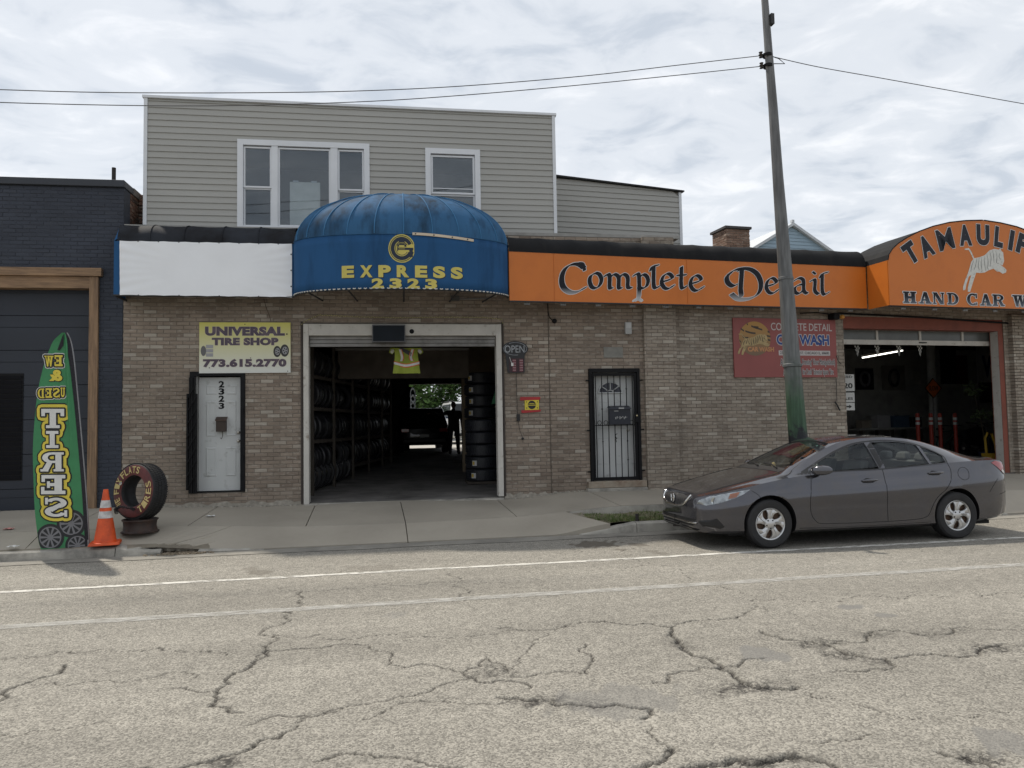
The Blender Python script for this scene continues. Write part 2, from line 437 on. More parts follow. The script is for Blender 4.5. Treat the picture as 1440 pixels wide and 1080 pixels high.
CR = [  # (half width m, depth m, photo polyline)
 (0.012, .02, [(425,831),(405,857),(372,885),(372,912),(355,931),(320,952),(305,972),(340,1002)]),
 (0.013, .02, [(-20,995),(0,985),(22,965),(60,952),(90,935)]),
 (0.006, .01, [(-20,924),(80,917),(150,912),(225,910),(280,916),(320,922)]),
 (0.006, .01, [(45,962),(150,956),(230,947),(280,954)]), (0.007, .012, [(245,967),(300,972)]),
 (0.005, .01, [(-20,1032),(75,1025),(150,1015)]),
 (0.012, .02, [(200,1080),(280,1072),(320,1062),(360,1045),(415,1025)]), (0.007, .012, [(415,1025),(480,995),(545,985),(625,962),(665,950)]),
 (0.007, .012, [(345,1020),(425,1005),(480,995)]), (0.006, .012, [(500,1015),(540,1000),(625,985),(720,985)]),
 (0.008, .015, [(355,931),(380,915),(425,912),(475,906),(530,915),(545,935),(600,934),(650,945),(685,925),(720,945)]),
 (0.010, .016, [(650,945),(655,950),(690,960),(720,957),(745,968)]),
 (0.008, .015, [(440,1072),(500,1060),(565,1065),(600,1072),(650,1078)]),
 (0.005, .01, [(380,895),(500,900),(600,895),(720,885)]), (0.005, .01, [(295,827),(425,831),(535,822),(720,820)]),
 (0.006, .01, [(632,805),(635,825),(655,845)]),
 (0.010, .016, [(700,884),(720,882),(795,881),(870,876),(945,887),(1010,872),(1065,852)]),
 (0.016, .028, [(945,887),(965,915),(1000,927),(1010,940),(1040,955),(1080,967),(1120,965)]),
 (0.010, .018, [(1010,940),(940,957),(915,960)]), (0.009, .018, [(1010,940),(1045,929),(1080,925)]),
 (0.012, .022, [(700,980),(720,982),(765,985),(810,990),(915,996),(900,1010)]),
 (0.004, .008, [(910,790),(980,820),(1065,850),(1120,865)]),
 (0.013, .022, [(1070,887),(1120,900),(1150,905),(1190,920),(1245,925),(1255,935)]),
 (0.009, .016, [(1170,905),(1225,892),(1320,892),(1385,885),(1460,884)]),
 (0.012, .020, [(1255,925),(1285,920),(1375,915),(1460,903)]),
 (0.008, .014, [(720,952),(825,947),(832,927),(820,905)]), (0.008, .014, [(1170,945),(1245,942),(1260,935)]),
 (0.014, .022, [(890,1082),(905,1077),(935,1065),(945,1050)]), (0.018, .03, [(960,1080),(1000,1075),(1070,1070),(1160,1070),(1180,1080)]),
 (0.014, .025, [(1320,1057),(1355,1065),(1400,1082)]), (0.005, .01, [(1070,845),(1170,847),(1270,842),(1460,830)]),
 (0.005, .01, [(915,1020),(935,1057)]), (0.005, .01, [(720,940),(740,915),(770,890)]), (0.004, .008, [(1120,965),(1200,990),(1300,1010),(1420,1000)]),
 (0.004, .008, [(820,745),(823,762),(815,778)]), (0.004, .008, [(890,770),(884,785),(880,800)]), (0.005, .01, [(1150,1045),(1200,1040),(1230,1032)]),
]
RAV = [(1040,968,55,11,.9),(1085,962,40,9,.6),(1150,905,36,9,.8),(1190,920,50,9,.7),(1240,930,30,7,.6),(765,985,40,9,1),(820,990,60,11,.5),(1075,1071,80,11,.9),(1370,1068,45,12,.9),
       (1390,912,60,8,.7),(690,945,40,12,.6),(320,1070,25,9,.8),(1230,892,40,6,.5),(1320,890,50,6,.4),(960,905,30,10,.4)]
PAT = [(1070,920,35,12,.7),(1198,853,22,3.5,.8),(1245,865,18,3,.7),(870,985,95,22,.45),(1420,1045,50,22,.6),(555,865,16,5,.3)]
STA = [(839,765,33,4.5,.85),(897,766,14,2.5,.6),(872,773,8,2,.6),(918,775,10,1.5,.5),(365,805,20,3,.5),(350,800,12,2,.4),(520,800,40,5,.25),(930,778,12,2,.4)]
def road_grid(x0, x1, y0, y1, dx, dy, rng):
    nx, ny = int(round((x1 - x0) / dx)), int(round((y1 - y0) / dy))
    X, Y = np.meshgrid(np.linspace(x0, x1, nx + 1), np.linspace(y0, y1, ny + 1))
    X = X.ravel(); Y = Y.ravel()
    jx = (rng.random(X.size) - .5) * dx * .6; jy = (rng.random(X.size) - .5) * dy * .6
    ed = (X > x0 + 1e-6) & (X < x1 - 1e-6) & (Y > y0 + 1e-6) & (Y < y1 - 1e-6)
    X = X + jx * ed; Y = Y + jy * ed
    crack = np.zeros(X.size); dep = np.zeros(X.size)
    for hw, dp, pts in CR:
        P = [G(a, b) for a, b in pts]
        P = [np.array((p.x, p.y)) for p in P]
        for lvl in range(5):                       # ragged midpoints
            Q = [P[0]]
            for a, b in zip(P[:-1], P[1:]):
                d = b - a; l = np.hypot(*d)
                if l > 0.02:
                    n = np.array((-d[1], d[0])) / max(l, 1e-6)
                    Q.append((a + b) / 2 + n * l * CRNG.uniform(-.26, .26))
                Q.append(b)
            P = Q
        for a, b in zip(P[:-1], P[1:]):
            k = hw * CRNG.uniform(.45, 1.45); m_ = k + 0.02
            idx = np.nonzero((X > min(a[0], b[0]) - m_) & (X < max(a[0], b[0]) + m_) & (Y > min(a[1], b[1]) - m_) & (Y < max(a[1], b[1]) + m_))[0]
            if idx.size == 0: continue
            d = b - a; l2 = max(d @ d, 1e-9)
            tt = np.clip(((X[idx] - a[0]) * d[0] + (Y[idx] - a[1]) * d[1]) / l2, 0, 1)
            dist = np.hypot(X[idx] - a[0] - tt * d[0], Y[idx] - a[1] - tt * d[1])
            c = np.clip(1.25 - dist / k, 0, 1)
            crack[idx] = np.maximum(crack[idx], c); dep[idx] = np.maximum(dep[idx], c * dp)
    def blobs(lst, soft):
        A = np.zeros(X.size)
        for px, py, rx, ry, s in lst:
            c0 = G(px, py); cx = G(px + rx, py); cy = G(px, py - ry)
            ax = max(abs(cx.x - c0.x), .03); ay = max(abs(cy.y - c0.y), .03)
            q = np.hypot((X - c0.x) / ax, (Y - c0.y) / ay)
            q = q + .22 * np.sin(X * 17 + Y * 9) + .16 * np.sin(X * 41 - Y * 23)
            A = np.maximum(A, s * np.clip((1.1 - q) / soft, 0, 1))
        return A
    rav = blobs(RAV, .7); pat = blobs(PAT, .25); sta = blobs(STA, .2)
    Z = -dep - rav * .010 * (rng.random(X.size)) + (rng.random(X.size) - .5) * .0015
    Z[~ed] = 0
    co = np.stack([X, Y, Z], 1).astype(np.float32)
    i = np.arange(nx); j = np.arange(ny)
    I, J = np.meshgrid(i, j); a = (J * (nx + 1) + I).ravel()
    q = np.stack([a, a + 1, a + nx + 2, a + nx + 1], 1).astype(np.int32)
    me = bpy.data.meshes.new('road')
    me.vertices.add(len(co)); me.vertices.foreach_set('co', co.ravel())
    me.loops.add(q.size); me.loops.foreach_set('vertex_index', q.ravel())
    me.polygons.add(len(q)); me.polygons.foreach_set('loop_start', np.arange(0, q.size, 4, dtype=np.int32))
    me.polygons.foreach_set('use_smooth', np.ones(len(q), dtype=bool))
    me.update(calc_edges=True)
    for nm, arr in (('crack', crack), ('ravel', rav), ('patch', pat), ('stain', sta)):
        at = me.attributes.new(nm, 'FLOAT', 'POINT'); at.data.foreach_set('value', arr.astype(np.float32))
    me.materials.append(ROADM)
    return me
CRNG = random.Random(5)
rng = np.random.default_rng(3)
road = MB()
for (x0, x1, y0, y1) in [(-90, -5.5, -30, YK), (9.5, 90, -30, YK), (-5.5, 9.5, -30, 2.8), (-5.5, -2.6, 2.8, 6.0), (6.4, 9.5, 2.8, 6.0)]:
    road.add([(x0, y0, 0), (x1, y0, 0), (x1, y1, 0), (x0, y1, 0)], [(0, 1, 2, 3)])
road = tag(road.build('road', ROADM), kind='structure')
CRNG = random.Random(5)
link('road_surface', road_grid(-2.6, 6.4, 2.8, 6.0, .0125, .0125, rng), road)
CRNG = random.Random(5)
link('road_surface', road_grid(-5.5, 9.5, 6.0, YK, .02, .022, rng), road)
# painted lines, worn through
def paint_mat(name, col, lo, hi):
    m = bpy.data.materials.new(name); m.use_nodes = True; t = m.node_tree; b = t.nodes['Principled BSDF']; N = t.nodes.new; L = t.links.new
    g = N('ShaderNodeNewGeometry'); n = N('ShaderNodeTexNoise'); n.inputs['Scale'].default_value = 14; n.inputs['Detail'].default_value = 8; n.inputs['Roughness'].default_value = 0.75
    mpn = N('ShaderNodeMapping'); mpn.inputs['Scale'].default_value = (0.35, 1, 1); L(g.outputs['Position'], mpn.inputs[0]); L(mpn.outputs[0], n.inputs[0])
    r = N('ShaderNodeMapRange'); r.inputs[1].default_value = lo; r.inputs[2].default_value = hi; L(n.outputs[0], r.inputs[0])
    b.inputs['Base Color'].default_value = (*col, 1); b.inputs['Roughness'].default_value = 0.8
    tr = N('ShaderNodeBsdfTransparent'); mx = N('ShaderNodeMixShader'); L(r.outputs[0], mx.inputs[0]); L(tr.outputs[0], mx.inputs[1]); L(b.outputs[0], mx.inputs[2])
    L(mx.outputs[0], t.nodes['Material Output'].inputs[0])
    return m
wp = paint_mat('worn_white_paint', (0.60, 0.58, 0.53), 0.40, 0.52); wp2 = paint_mat('faded_white_paint', (0.46, 0.45, 0.42), 0.34, 0.68)
def stripe(y, wd, mat, x0=-60, x1=60):
    n = 240; mb = MB()
    def f(u, v):
        x = x0 + (x1 - x0) * u
        return (x, y + (v - .5) * wd * (1 + .10 * math.sin(x * 5.1)) + .006 * math.sin(x * 1.7), 0.004)
    mb.grid(f, n, 1); mb.build('lane_line', mat, road)
stripe(8.83, 0.10, wp); stripe(7.26, 0.15, wp2)
# gutter strip of old concrete
gut = M('gutter_concrete', (0.25, 0.235, 0.205), 0.9, var=0.18, vs=3, bump=0.3, bs=80, col2=(0.17, 0.16, 0.14), c2s=1.4)
tag(MB().grid(lambda u, v: (-60 + 120 * u, YK - .34 + .34 * v + (.03 * math.sin(u * 300) if v < .5 else 0), .006), 120, 1).build('gutter', gut), kind='structure')

# ---- sidewalk slabs
conc = M('sidewalk_concrete', (0.345, 0.312, 0.258), 0.9, var=0.13, vs=2.2, bump=0.25, bs=120, col2=(0.25, 0.225, 0.185), c2s=1.1, c2t=(0.42, 0.7))
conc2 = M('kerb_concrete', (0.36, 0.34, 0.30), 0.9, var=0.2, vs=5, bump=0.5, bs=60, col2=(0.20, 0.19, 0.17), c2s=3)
jm = M('joint_dirt', (0.05, 0.045, 0.035), 0.95, var=0.3)
walk = empty('sidewalk'); walk['kind'] = 'structure'
def bed(u, v):
    x = -25 + 50 * u; y = YJ + (yF(x) + .3 - YJ) * v
    return (x, y, zJ(x) + (zF(x) - zJ(x)) * v - .035)
MB().grid(bed, 100, 1).build('joint_bed', jm, walk)
def slab(xa, xb, ya, yb, fz, gap=.007, name='slab', mat=conc, nx=6):
    xa0, xa1 = xa if isinstance(xa, tuple) else (xa, xa); xb0, xb1 = xb if isinstance(xb, tuple) else (xb, xb)
    mb = MB(); ny = 3
    def p(u, v, top):
        l = xa0 + (xa1 - xa0) * v + gap; r = xb0 + (xb1 - xb0) * v - gap
        x = l + (r - l) * u; a = (ya(x) if callable(ya) else ya) + gap; b = (yb(x) if callable(yb) else yb) - gap
        y = a + (b - a) * v
        return (x, y, fz(x, v) if top else fz(x, v) - .10)
    mb.grid(lambda u, v: p(u, v, True), nx, ny)
    b0 = [p(i / nx, 0, True) for i in range(nx + 1)] + [p(1, j / ny, True) for j in range(1, ny + 1)] + [p(1 - i / nx, 1, True) for i in range(1, nx + 1)] + [p(0, 1 - j / ny, True) for j in range(1, ny)]
    n = len(b0)
    mb.add(b0 + [(q[0], q[1], q[2] - .1) for q in b0], [(i, i + n, (i + 1) % n + n, (i + 1) % n) for i in range(n)])
    return mb.build(name, mat, walk)
wx = [-22, -16, -12, -9.2, -7.6, -6.0, -4.35, -2.6, -0.95, 0.52, 2.25, 3.95, 5.6, 7.3, 9.0, 11.0, 13.0, 15.0, 20]
for a, b in zip(wx[:-1], wx[1:]):
    slab(a, b, YJ, lambda x: yF(x) + .02, lambda x, v: zJ(x) + (zF(x) - zJ(x)) * v)
ax = [(-16, -16), (-10, -10), (-6.1, -6.1), (-4.5, -4.5), (-2.62, -2.0), (.52, .52), (3.55, 3.04)]
for a, b in zip(ax[:-1], ax[1:]):
    slab(a, b, lambda x: YK + (.16 if x < -2.85 else (.12 + .025 * math.sin(x * 40) + .015 * math.sin(x * 97) if x < -2.25 else max(.02, .12 - (x + 2.25) * .5))), YJ, lambda x, v: zK(x) + (zJ(x) - zK(x)) * v, nx=60)
MB().grid(lambda u, v: (-25 + 28.3 * u, YK + .03 + (YJ - YK) * v, zK(-25 + 28.3 * u) + (zJ(-25 + 28.3 * u) - zK(-25 + 28.3 * u)) * v - .03), 60, 1).build('joint_bed', M('bed_dirt', (.20, .175, .135), .95, var=.3), walk)
# car wash apron at the far right
slab((10.2, 10.2), (22, 22), YK + .02, YJ, lambda x, v: .03 + (zJ(x) - .03) * v)
# thin broken lip of concrete along the garage base, and rubble
rb = MB()
for k in range(260):
    px = RND.uniform(176, 425) if k < 170 else RND.uniform(712, 830)
    x, _ = F1.pix(px, 712); P = F1.world(x, -RND.uniform(0, .06), 0); s = RND.uniform(.008, .03)
    z = zF(P.x); rb.hexa([(P.x + a * s * RND.uniform(.5, 1), P.y + b * s * RND.uniform(.4, 1), z - .005 + c * s * RND.uniform(.4, .9)) for c in (0, 1) for a, b in ((-1, -1), (1, -1), (1, 1), (-1, 1))])
tag(rb.build('rubble', M('rubble', (0.30, 0.28, 0.24), 0.95, var=0.4, vs=30)), 'crumbled mortar bits along the foot of the brick wall', 'rubble', kind='stuff')
# kerbs
kerb = empty('kerb'); kerb['kind'] = 'structure'
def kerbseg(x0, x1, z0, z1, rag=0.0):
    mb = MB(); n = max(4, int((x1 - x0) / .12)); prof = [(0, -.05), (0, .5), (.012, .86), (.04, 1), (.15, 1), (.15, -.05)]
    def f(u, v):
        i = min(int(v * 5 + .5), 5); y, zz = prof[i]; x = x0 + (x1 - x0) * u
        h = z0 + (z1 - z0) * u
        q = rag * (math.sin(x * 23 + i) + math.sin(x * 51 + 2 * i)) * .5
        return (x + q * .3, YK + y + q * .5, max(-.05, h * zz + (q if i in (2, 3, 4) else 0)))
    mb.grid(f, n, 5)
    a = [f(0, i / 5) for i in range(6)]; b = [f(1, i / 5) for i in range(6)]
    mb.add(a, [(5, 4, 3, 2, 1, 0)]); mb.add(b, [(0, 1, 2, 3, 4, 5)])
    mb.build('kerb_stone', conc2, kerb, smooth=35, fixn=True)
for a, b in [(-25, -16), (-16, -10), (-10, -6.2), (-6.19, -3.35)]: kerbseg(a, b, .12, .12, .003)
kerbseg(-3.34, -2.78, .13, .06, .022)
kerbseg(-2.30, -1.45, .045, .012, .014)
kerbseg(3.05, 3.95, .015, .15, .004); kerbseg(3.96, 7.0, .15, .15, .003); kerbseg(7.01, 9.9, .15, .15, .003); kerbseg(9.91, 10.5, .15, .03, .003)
# rubble in the broken kerb
rb = MB()
for k in range(420):
    x = RND.gauss(-2.5, .20); y = RND.uniform(YK - .12, YK + .20); s = RND.uniform(.006, .022)
    rb.hexa([(x + a * s * RND.uniform(.5, 1), y + b * s * RND.uniform(.4, 1), .004 + c * s * RND.uniform(.5, 1.2)) for c in (0, 1) for a, b in ((-1, -1), (1, -1), (1, 1), (-1, 1))])
tag(rb.build('gravel', M('gravel', (0.22, 0.18, 0.13), 0.95, var=0.5, vs=40)), 'loose gravel and dirt in the broken kerb gap', 'gravel', kind='stuff')
# raised walk edge beside the verge, soil and grass
MB().grid(lambda u, v: (3.1 + 7.0 * u, YJ - .005 - .012 * (1 - v), .12 + (zJ(3.1 + 7 * u) - .004 - .12) * v), 40, 1).build('walk_edge', conc2, walk)
soil = M('verge_soil', (0.17, 0.145, 0.10), 0.95, var=0.35, vs=9, bump=0.8, bs=40, col2=(0.10, 0.11, 0.05), c2s=4, bdist=.02)
def vz(x, v): return .142 + .075 * v + .012 * math.sin(x * 7 + v * 3)
def vx0(v): return 3.57 - .5 * v
tag(MB().grid(lambda u, v: (vx0(v) + (10.1 - vx0(v)) * u, YK + .152 + (YJ - .012 - YK - .152) * v, vz(vx0(v) + (10.1 - vx0(v)) * u, v)), 90, 12).build('verge', soil), kind='structure')
gb = MB()
for k in range(9000):
    v = RND.random() ** 1.7; x = 3.2 + 6.8 * RND.random(); 
    if x > 6.2 and RND.random() < .6: continue
    if x < vx0(v) + .02: continue
    y = YK + .16 + (YJ - .03 - YK - .16) * v; h = RND.uniform(.02, .075) * (1.2 - .6 * v); a = RND.uniform(0, 6.28); wd = RND.uniform(.002, .006)
    z = vz(x, v) - .004; l = RND.uniform(-.6, .6) * h; c, s_ = math.cos(a), math.sin(a)
    gb.add([(x - c * wd, y - s_ * wd, z), (x + c * wd, y + s_ * wd, z), (x + l * s_ + c * wd * .6, y - l * c + s_ * wd * .6, z + h * .6), (x + l * 1.8 * s_, y - l * 1.8 * c, z + h)], [(0, 1, 2), (0, 2, 3)])
gmat = M('grass_blades', (0.085, 0.13, 0.03), 0.7, var=0.45, vs=7, col2=(0.20, 0.17, 0.08), c2s=5, c2t=(.5, .7))
tag(gb.build('grass', gmat), 'thin weedy grass on the verge in front of the parked sedan', 'grass', kind='stuff')
MB().tube([(4.02, YK + .16, .1), (4.02, YK + .16, .26)], .028, 8).build('valve_stub', M('rusty_black', (0.03, 0.027, 0.025), .8), kerb)
# ================================================================== brick work
def brick_mat(name, base, pale, dark, sep, wash=(0.42, 0.39, 0.34), washt=(0.52, 0.74), rough=.9):
    m = bpy.data.materials.new(name); m.use_nodes = True; t = m.node_tree; b = t.nodes['Principled BSDF']; N = t.nodes.new; L = t.links.new
    if sep:
        a = N('ShaderNodeObjectInfo'); fac = a.outputs['Random']
    else:
        a = N('ShaderNodeAttribute'); a.attribute_name = 'tone'; fac = a.outputs['Fac']
    r = N('ShaderNodeValToRGB'); e = r.color_ramp.elements
    e[0].position = 0; e[0].color = (*dark, 1); e[1].position = 1; e[1].color = (*pale, 1)
    q = e.new(.25); q.color = (*base, 1); q = e.new(.88); q.color = tuple(base[i] * 1.10 for i in range(3)) + (1,); q = e.new(.97); q.color = (*pale, 1)
    L(fac, r.inputs[0])
    g = N('ShaderNodeNewGeometry'); mpn = N('ShaderNodeMapping'); mpn.inputs['Scale'].default_value = (1, 1, 3.0); L(g.outputs['Position'], mpn.inputs[0])
    n = N('ShaderNodeTexNoise'); n.inputs['Scale'].default_value = 7.5; n.inputs['Detail'].default_value = 10; n.inputs['Roughness'].default_value = .7; L(mpn.outputs[0], n.inputs[0])
    mr = N('ShaderNodeMapRange'); mr.inputs[1].default_value = washt[0]; mr.inputs[2].default_value = washt[1]; mr.inputs[4].default_value = .75; L(n.outputs[0], mr.inputs[0])
    mc = N('ShaderNodeMix'); mc.data_type = 'RGBA'; L(mr.outputs[0], mc.inputs[0]); L(r.outputs[0], mc.inputs[6]); mc.inputs[7].default_value = (*wash, 1)
    n2 = N('ShaderNodeTexNoise'); n2.inputs['Scale'].default_value = 1.1; n2.inputs['Detail'].default_value = 6; L(g.outputs['Position'], n2.inputs[0])
    m2 = N('ShaderNodeMapRange'); m2.inputs[1].default_value = .3; m2.inputs[2].default_value = .7; m2.inputs[3].default_value = .8; m2.inputs[4].default_value = 1.18; L(n2.outputs[0], m2.inputs[0])
    vm = N('ShaderNodeVectorMath'); vm.operation = 'SCALE'; L(mc.outputs[2], vm.inputs[0]); L(m2.outputs[0], vm.inputs['Scale'])
    L(vm.outputs[0], b.inputs['Base Color']); b.inputs['Roughness'].default_value = rough
    b.inputs['Specular IOR Level'].default_value = .25
    n3 = N('ShaderNodeTexNoise'); n3.inputs['Scale'].default_value = 70; n3.inputs['Detail'].default_value = 4; L(g.outputs['Position'], n3.inputs[0])
    bp = N('ShaderNodeBump'); bp.inputs['Strength'].default_value = .7; bp.inputs['Distance'].default_value = .005; L(n3.outputs[0], bp.inputs['Height']); L(bp.outputs[0], b.inputs['Normal'])
    return m
BL, BH, BJ = 0.216, 0.0678, 0.010
def courses(x0, x1, z0, z1, holes, rnd):
    out = []; k = 0; z = z0
    while z < z1 - .02:
        h = min(BH - BJ, z1 - z); zc = z + h / 2
        iv = [(x0, x1)]
        for (a, b, c, d) in holes:
            if c < zc < d:
                nv = []
                for (p, q) in iv:
                    if b <= p or a >= q: nv.append((p, q)); continue
                    if a > p: nv.append((p, a))
                    if b < q: nv.append((b, q))
                iv = nv
        off = (k % 2) * BL / 2 + rnd.uniform(-.006, .006)
        for (p, q) in iv:
            i = math.floor((p - off) / BL)
            x = off + i * BL
            while x < q:
                a, b = max(p, x), min(q, x + BL - BJ)
                if b - a > .025: out.append((a, b, z, z + h, k))
                x += BL
        z += BH; k += 1
    return out
def lay_bricks(parent, fr, lst, y, dep, mat_sep, mat_join, nsep, rnd, proud=.004, off=(0, 0, 0), name='brick'):
    """the bricks nearest the camera become objects of their own, the rest one joined part"""
    def area(b):
        p = fr.world((b[0] + b[1]) / 2 + off[0], y, (b[2] + b[3]) / 2); d = (p - CAM).dot(_f)
        return (b[1] - b[0]) * (b[3] - b[2]) / d ** 2
    order = sorted(range(len(lst)), key=lambda i: -area(lst[i])); sep = set(order[:nsep])
    cache = {}; mb = MB(); tones = []
    for i, (a, b, c, d, k) in enumerate(lst):
        pr = rnd.uniform(-proud, proud); t = rnd.random()
        if i in sep:
            key = (round(b - a, 3), round(d - c, 3))
            if key not in cache:
                q = MB(); L2, H2, e = key[0] / 2, key[1] / 2, .004
                fb = [(-L2, 0, -H2), (L2, 0, -H2), (L2, 0, H2), (-L2, 0, H2)]
                ff = [(-L2, -dep + e, -H2), (L2, -dep + e, -H2), (L2, -dep + e, H2), (-L2, -dep + e, H2)]
                fc = [(-L2 + e, -dep, -H2 + e), (L2 - e, -dep, -H2 + e), (L2 - e, -dep, H2 - e), (-L2 + e, -dep, H2 - e)]
                q.add(fb + ff + fc, [(8, 9, 10, 11)] + [(4 + j, 4 + (j + 1) % 4, 8 + (j + 1) % 4, 8 + j) for j in range(4)] + [(j, (j + 1) % 4, 4 + (j + 1) % 4, 4 + j) for j in range(4)])
                cache[key] = q.mesh('brick', mat_sep)
            o = bpy.data.objects.new(name, cache[key]); COL.objects.link(o); o.parent = parent
            o.location = ((a + b) / 2 + off[0], y + dep + pr, (c + d) / 2 + off[2])
        else:
            e = .004; y1 = y + pr; y0 = y + dep
            mb.add([(a, y0, c), (b, y0, c), (b, y0, d), (a, y0, d), (a, y1 + e, c), (b, y1 + e, c), (b, y1 + e, d), (a, y1 + e, d), (a + e, y1, c + e), (b - e, y1, c + e), (b - e, y1, d - e), (a + e, y1, d - e)],
                   [(8, 9, 10, 11)] + [(4 + j, 4 + (j + 1) % 4, 8 + (j + 1) % 4, 8 + j) for j in range(4)] + [(j, (j + 1) % 4, 4 + (j + 1) % 4, 4 + j) for j in range(4)])
            tones += [t] * 9
    o = mb.build('brickwork', mat_join, parent)
    o['kind'] = 'stuff'
    at = o.data.attributes.new('tone', 'FLOAT', 'FACE'); at.data.foreach_set('value', tones)
    return o
def wall_cells(mb, x0, x1, z0, z1, holes, y0, y1):
    xs = sorted({x0, x1, *[min(max(h[i], x0), x1) for h in holes for i in (0, 1)]}); zs = sorted({z0, z1, *[min(max(h[i], z0), z1) for h in holes for i in (2, 3)]})
    for a, b in zip(xs[:-1], xs[1:]):
        for c, d in zip(zs[:-1], zs[1:]):
            if b - a < 1e-4 or d - c < 1e-4: continue
            mx_, mz = (a + b) / 2, (c + d) / 2
            if any(h[0] < mx_ < h[1] and h[2] < mz < h[3] for h in holes): continue
            mb.box(a, b, y0, y1, c, d)
tan_s = brick_mat('tan_brick_single', (0.232, 0.188, 0.150), (0.34, 0.302, 0.255), (0.178, 0.140, 0.112), True, washt=(.53, .73))
tan_j = brick_mat('tan_brick', (0.232, 0.188, 0.150), (0.34, 0.302, 0.255), (0.178, 0.140, 0.112), False, washt=(.53, .73))
gry_s = brick_mat('greyish_brick_single', (0.248, 0.210, 0.170), (0.37, 0.332, 0.280), (0.200, 0.163, 0.132), True, washt=(.50, .72))
gry_j = brick_mat('greyish_brick', (0.248, 0.210, 0.170), (0.37, 0.332, 0.280), (0.200, 0.163, 0.132), False, washt=(.50, .72))
nav_s = brick_mat('navy_brick_single', (0.036, 0.042, 0.057), (0.041, 0.047, 0.062), (0.034, 0.039, 0.053), True, wash=(0.058, 0.040, 0.038), washt=(.60, .80), rough=.6)
nav_j = brick_mat('navy_brick', (0.036, 0.042, 0.057), (0.041, 0.047, 0.062), (0.034, 0.039, 0.053), False, wash=(0.058, 0.040, 0.038), washt=(.60, .80), rough=.6)
red_j = brick_mat('old_red_brick', (0.12, 0.065, 0.048), (0.17, 0.11, 0.085), (0.05, 0.035, 0.03), False)
mortar = M('mortar', (0.185, 0.160, 0.132), .95, var=.2, vs=12, bump=.4, bs=90, col2=(.13, .11, .09), c2s=2.5)
mortar_n = M('navy_mortar', (0.031, 0.036, 0.049), .7, var=.2, vs=9)
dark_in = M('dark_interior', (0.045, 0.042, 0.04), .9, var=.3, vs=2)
white_tr = M('white_trim', (0.62, 0.64, 0.67), .5, var=.05, vs=3)
white_old = M('old_white_paint', (0.50, 0.48, 0.44), .7, var=.12, vs=4, col2=(.26, .22, .18), c2s=9, c2t=(.58, .72), bump=.3, bs=40)
black_metal = M('black_metal', (0.011, 0.011, 0.012), .6, var=.2, vs=10, spec=.12)
door_white = M('door_white', (0.49, 0.50, 0.495), .5, var=.06, vs=3, col2=(.27, .265, .25), c2s=5, c2t=(.58, .74))

# ================================================================== tire shop building (frame F1)
SHOP = fthing(F1, 'brick_shop_building', 'tan brick shop building with a grey sided upper storey and open tire garage', 'building')
XL = F1.pix(172, 560)[0]; XR = hx - 0.0
gx0, gx1 = F1.pix(426, 580)[0], F1.pix(707.5, 580)[0]; gz1 = F1.pix(565, 455)[1]
dx0, dx1 = F1.pix(266.8, 610)[0], F1.pix(344.7, 610)[0]; dz0, dz1 = F1.pix(310, 692.5)[1], F1.pix(310, 522.6)[1]
sx0, sx1 = F1.pix(829, 600)[0], F1.pix(900.5, 600)[0]; sz0, sz1 = F1.pix(866, 676)[1], F1.pix(866, 518)[1]
ZTOP = F1.pix(300, 321)[1] - .02
holes1 = [(gx0, gx1, -1, gz1), (dx0, dx1, dz0, dz1), (sx0, sx1, sz0, sz1)]
mb = MB(); wall_cells(mb, XL, XR, -.05, ZTOP, holes1, .006, .30); mb.build('wall', mortar, SHOP)
zb0 = .30 - .0678 * 2
lst = courses(XL, XR, zb0, ZTOP, [(a - .001, b + .001, c, d) for a, b, c, d in holes1], RND)
lay_bricks(SHOP, F1, lst, 0.0, .014, tan_s, tan_j, 300, RND)
# pilaster right of the gate and shallow pier at the joint
p0, p1 = F1.pix(906, 560)[0], F1.pix(951, 560)[0]
MB().box(p0 + .01, p1 - .01, -.094, .004, 0, ZTOP).build('pilaster', mortar, SHOP)
lay_bricks(SHOP, F1, courses(p0, p1, zb0, ZTOP, [], RND), -.10, .10, gry_s, gry_j, 0, RND)
jx = F1.pix(773, 560)[0]
MB().box(jx - .008, jx + .008, -.006, .0, .3, ZTOP - 1.0).build('control_joint', M('dark_joint', (.10, .082, .065), .9), SHOP)
# pale parged foot of the wall
for (a, b) in ((XL, gx0), (gx1, sx0 - .3)):
    pm = MB(); n = 40
    pm.grid(lambda u, v: (a + (b - a) * u, -.012 - .006 * math.sin(u * 61) - .004 * math.sin(u * 23 + 4 * v), .26 + (.14 + .02 * math.sin(u * 37) + .012 * math.sin(u * 91)) * v), n, 2)
    pm.build('parging', M('parging', (.30, .275, .235), .95, var=.3, vs=14, bump=.8, bs=40, bdist=.01), SHOP)
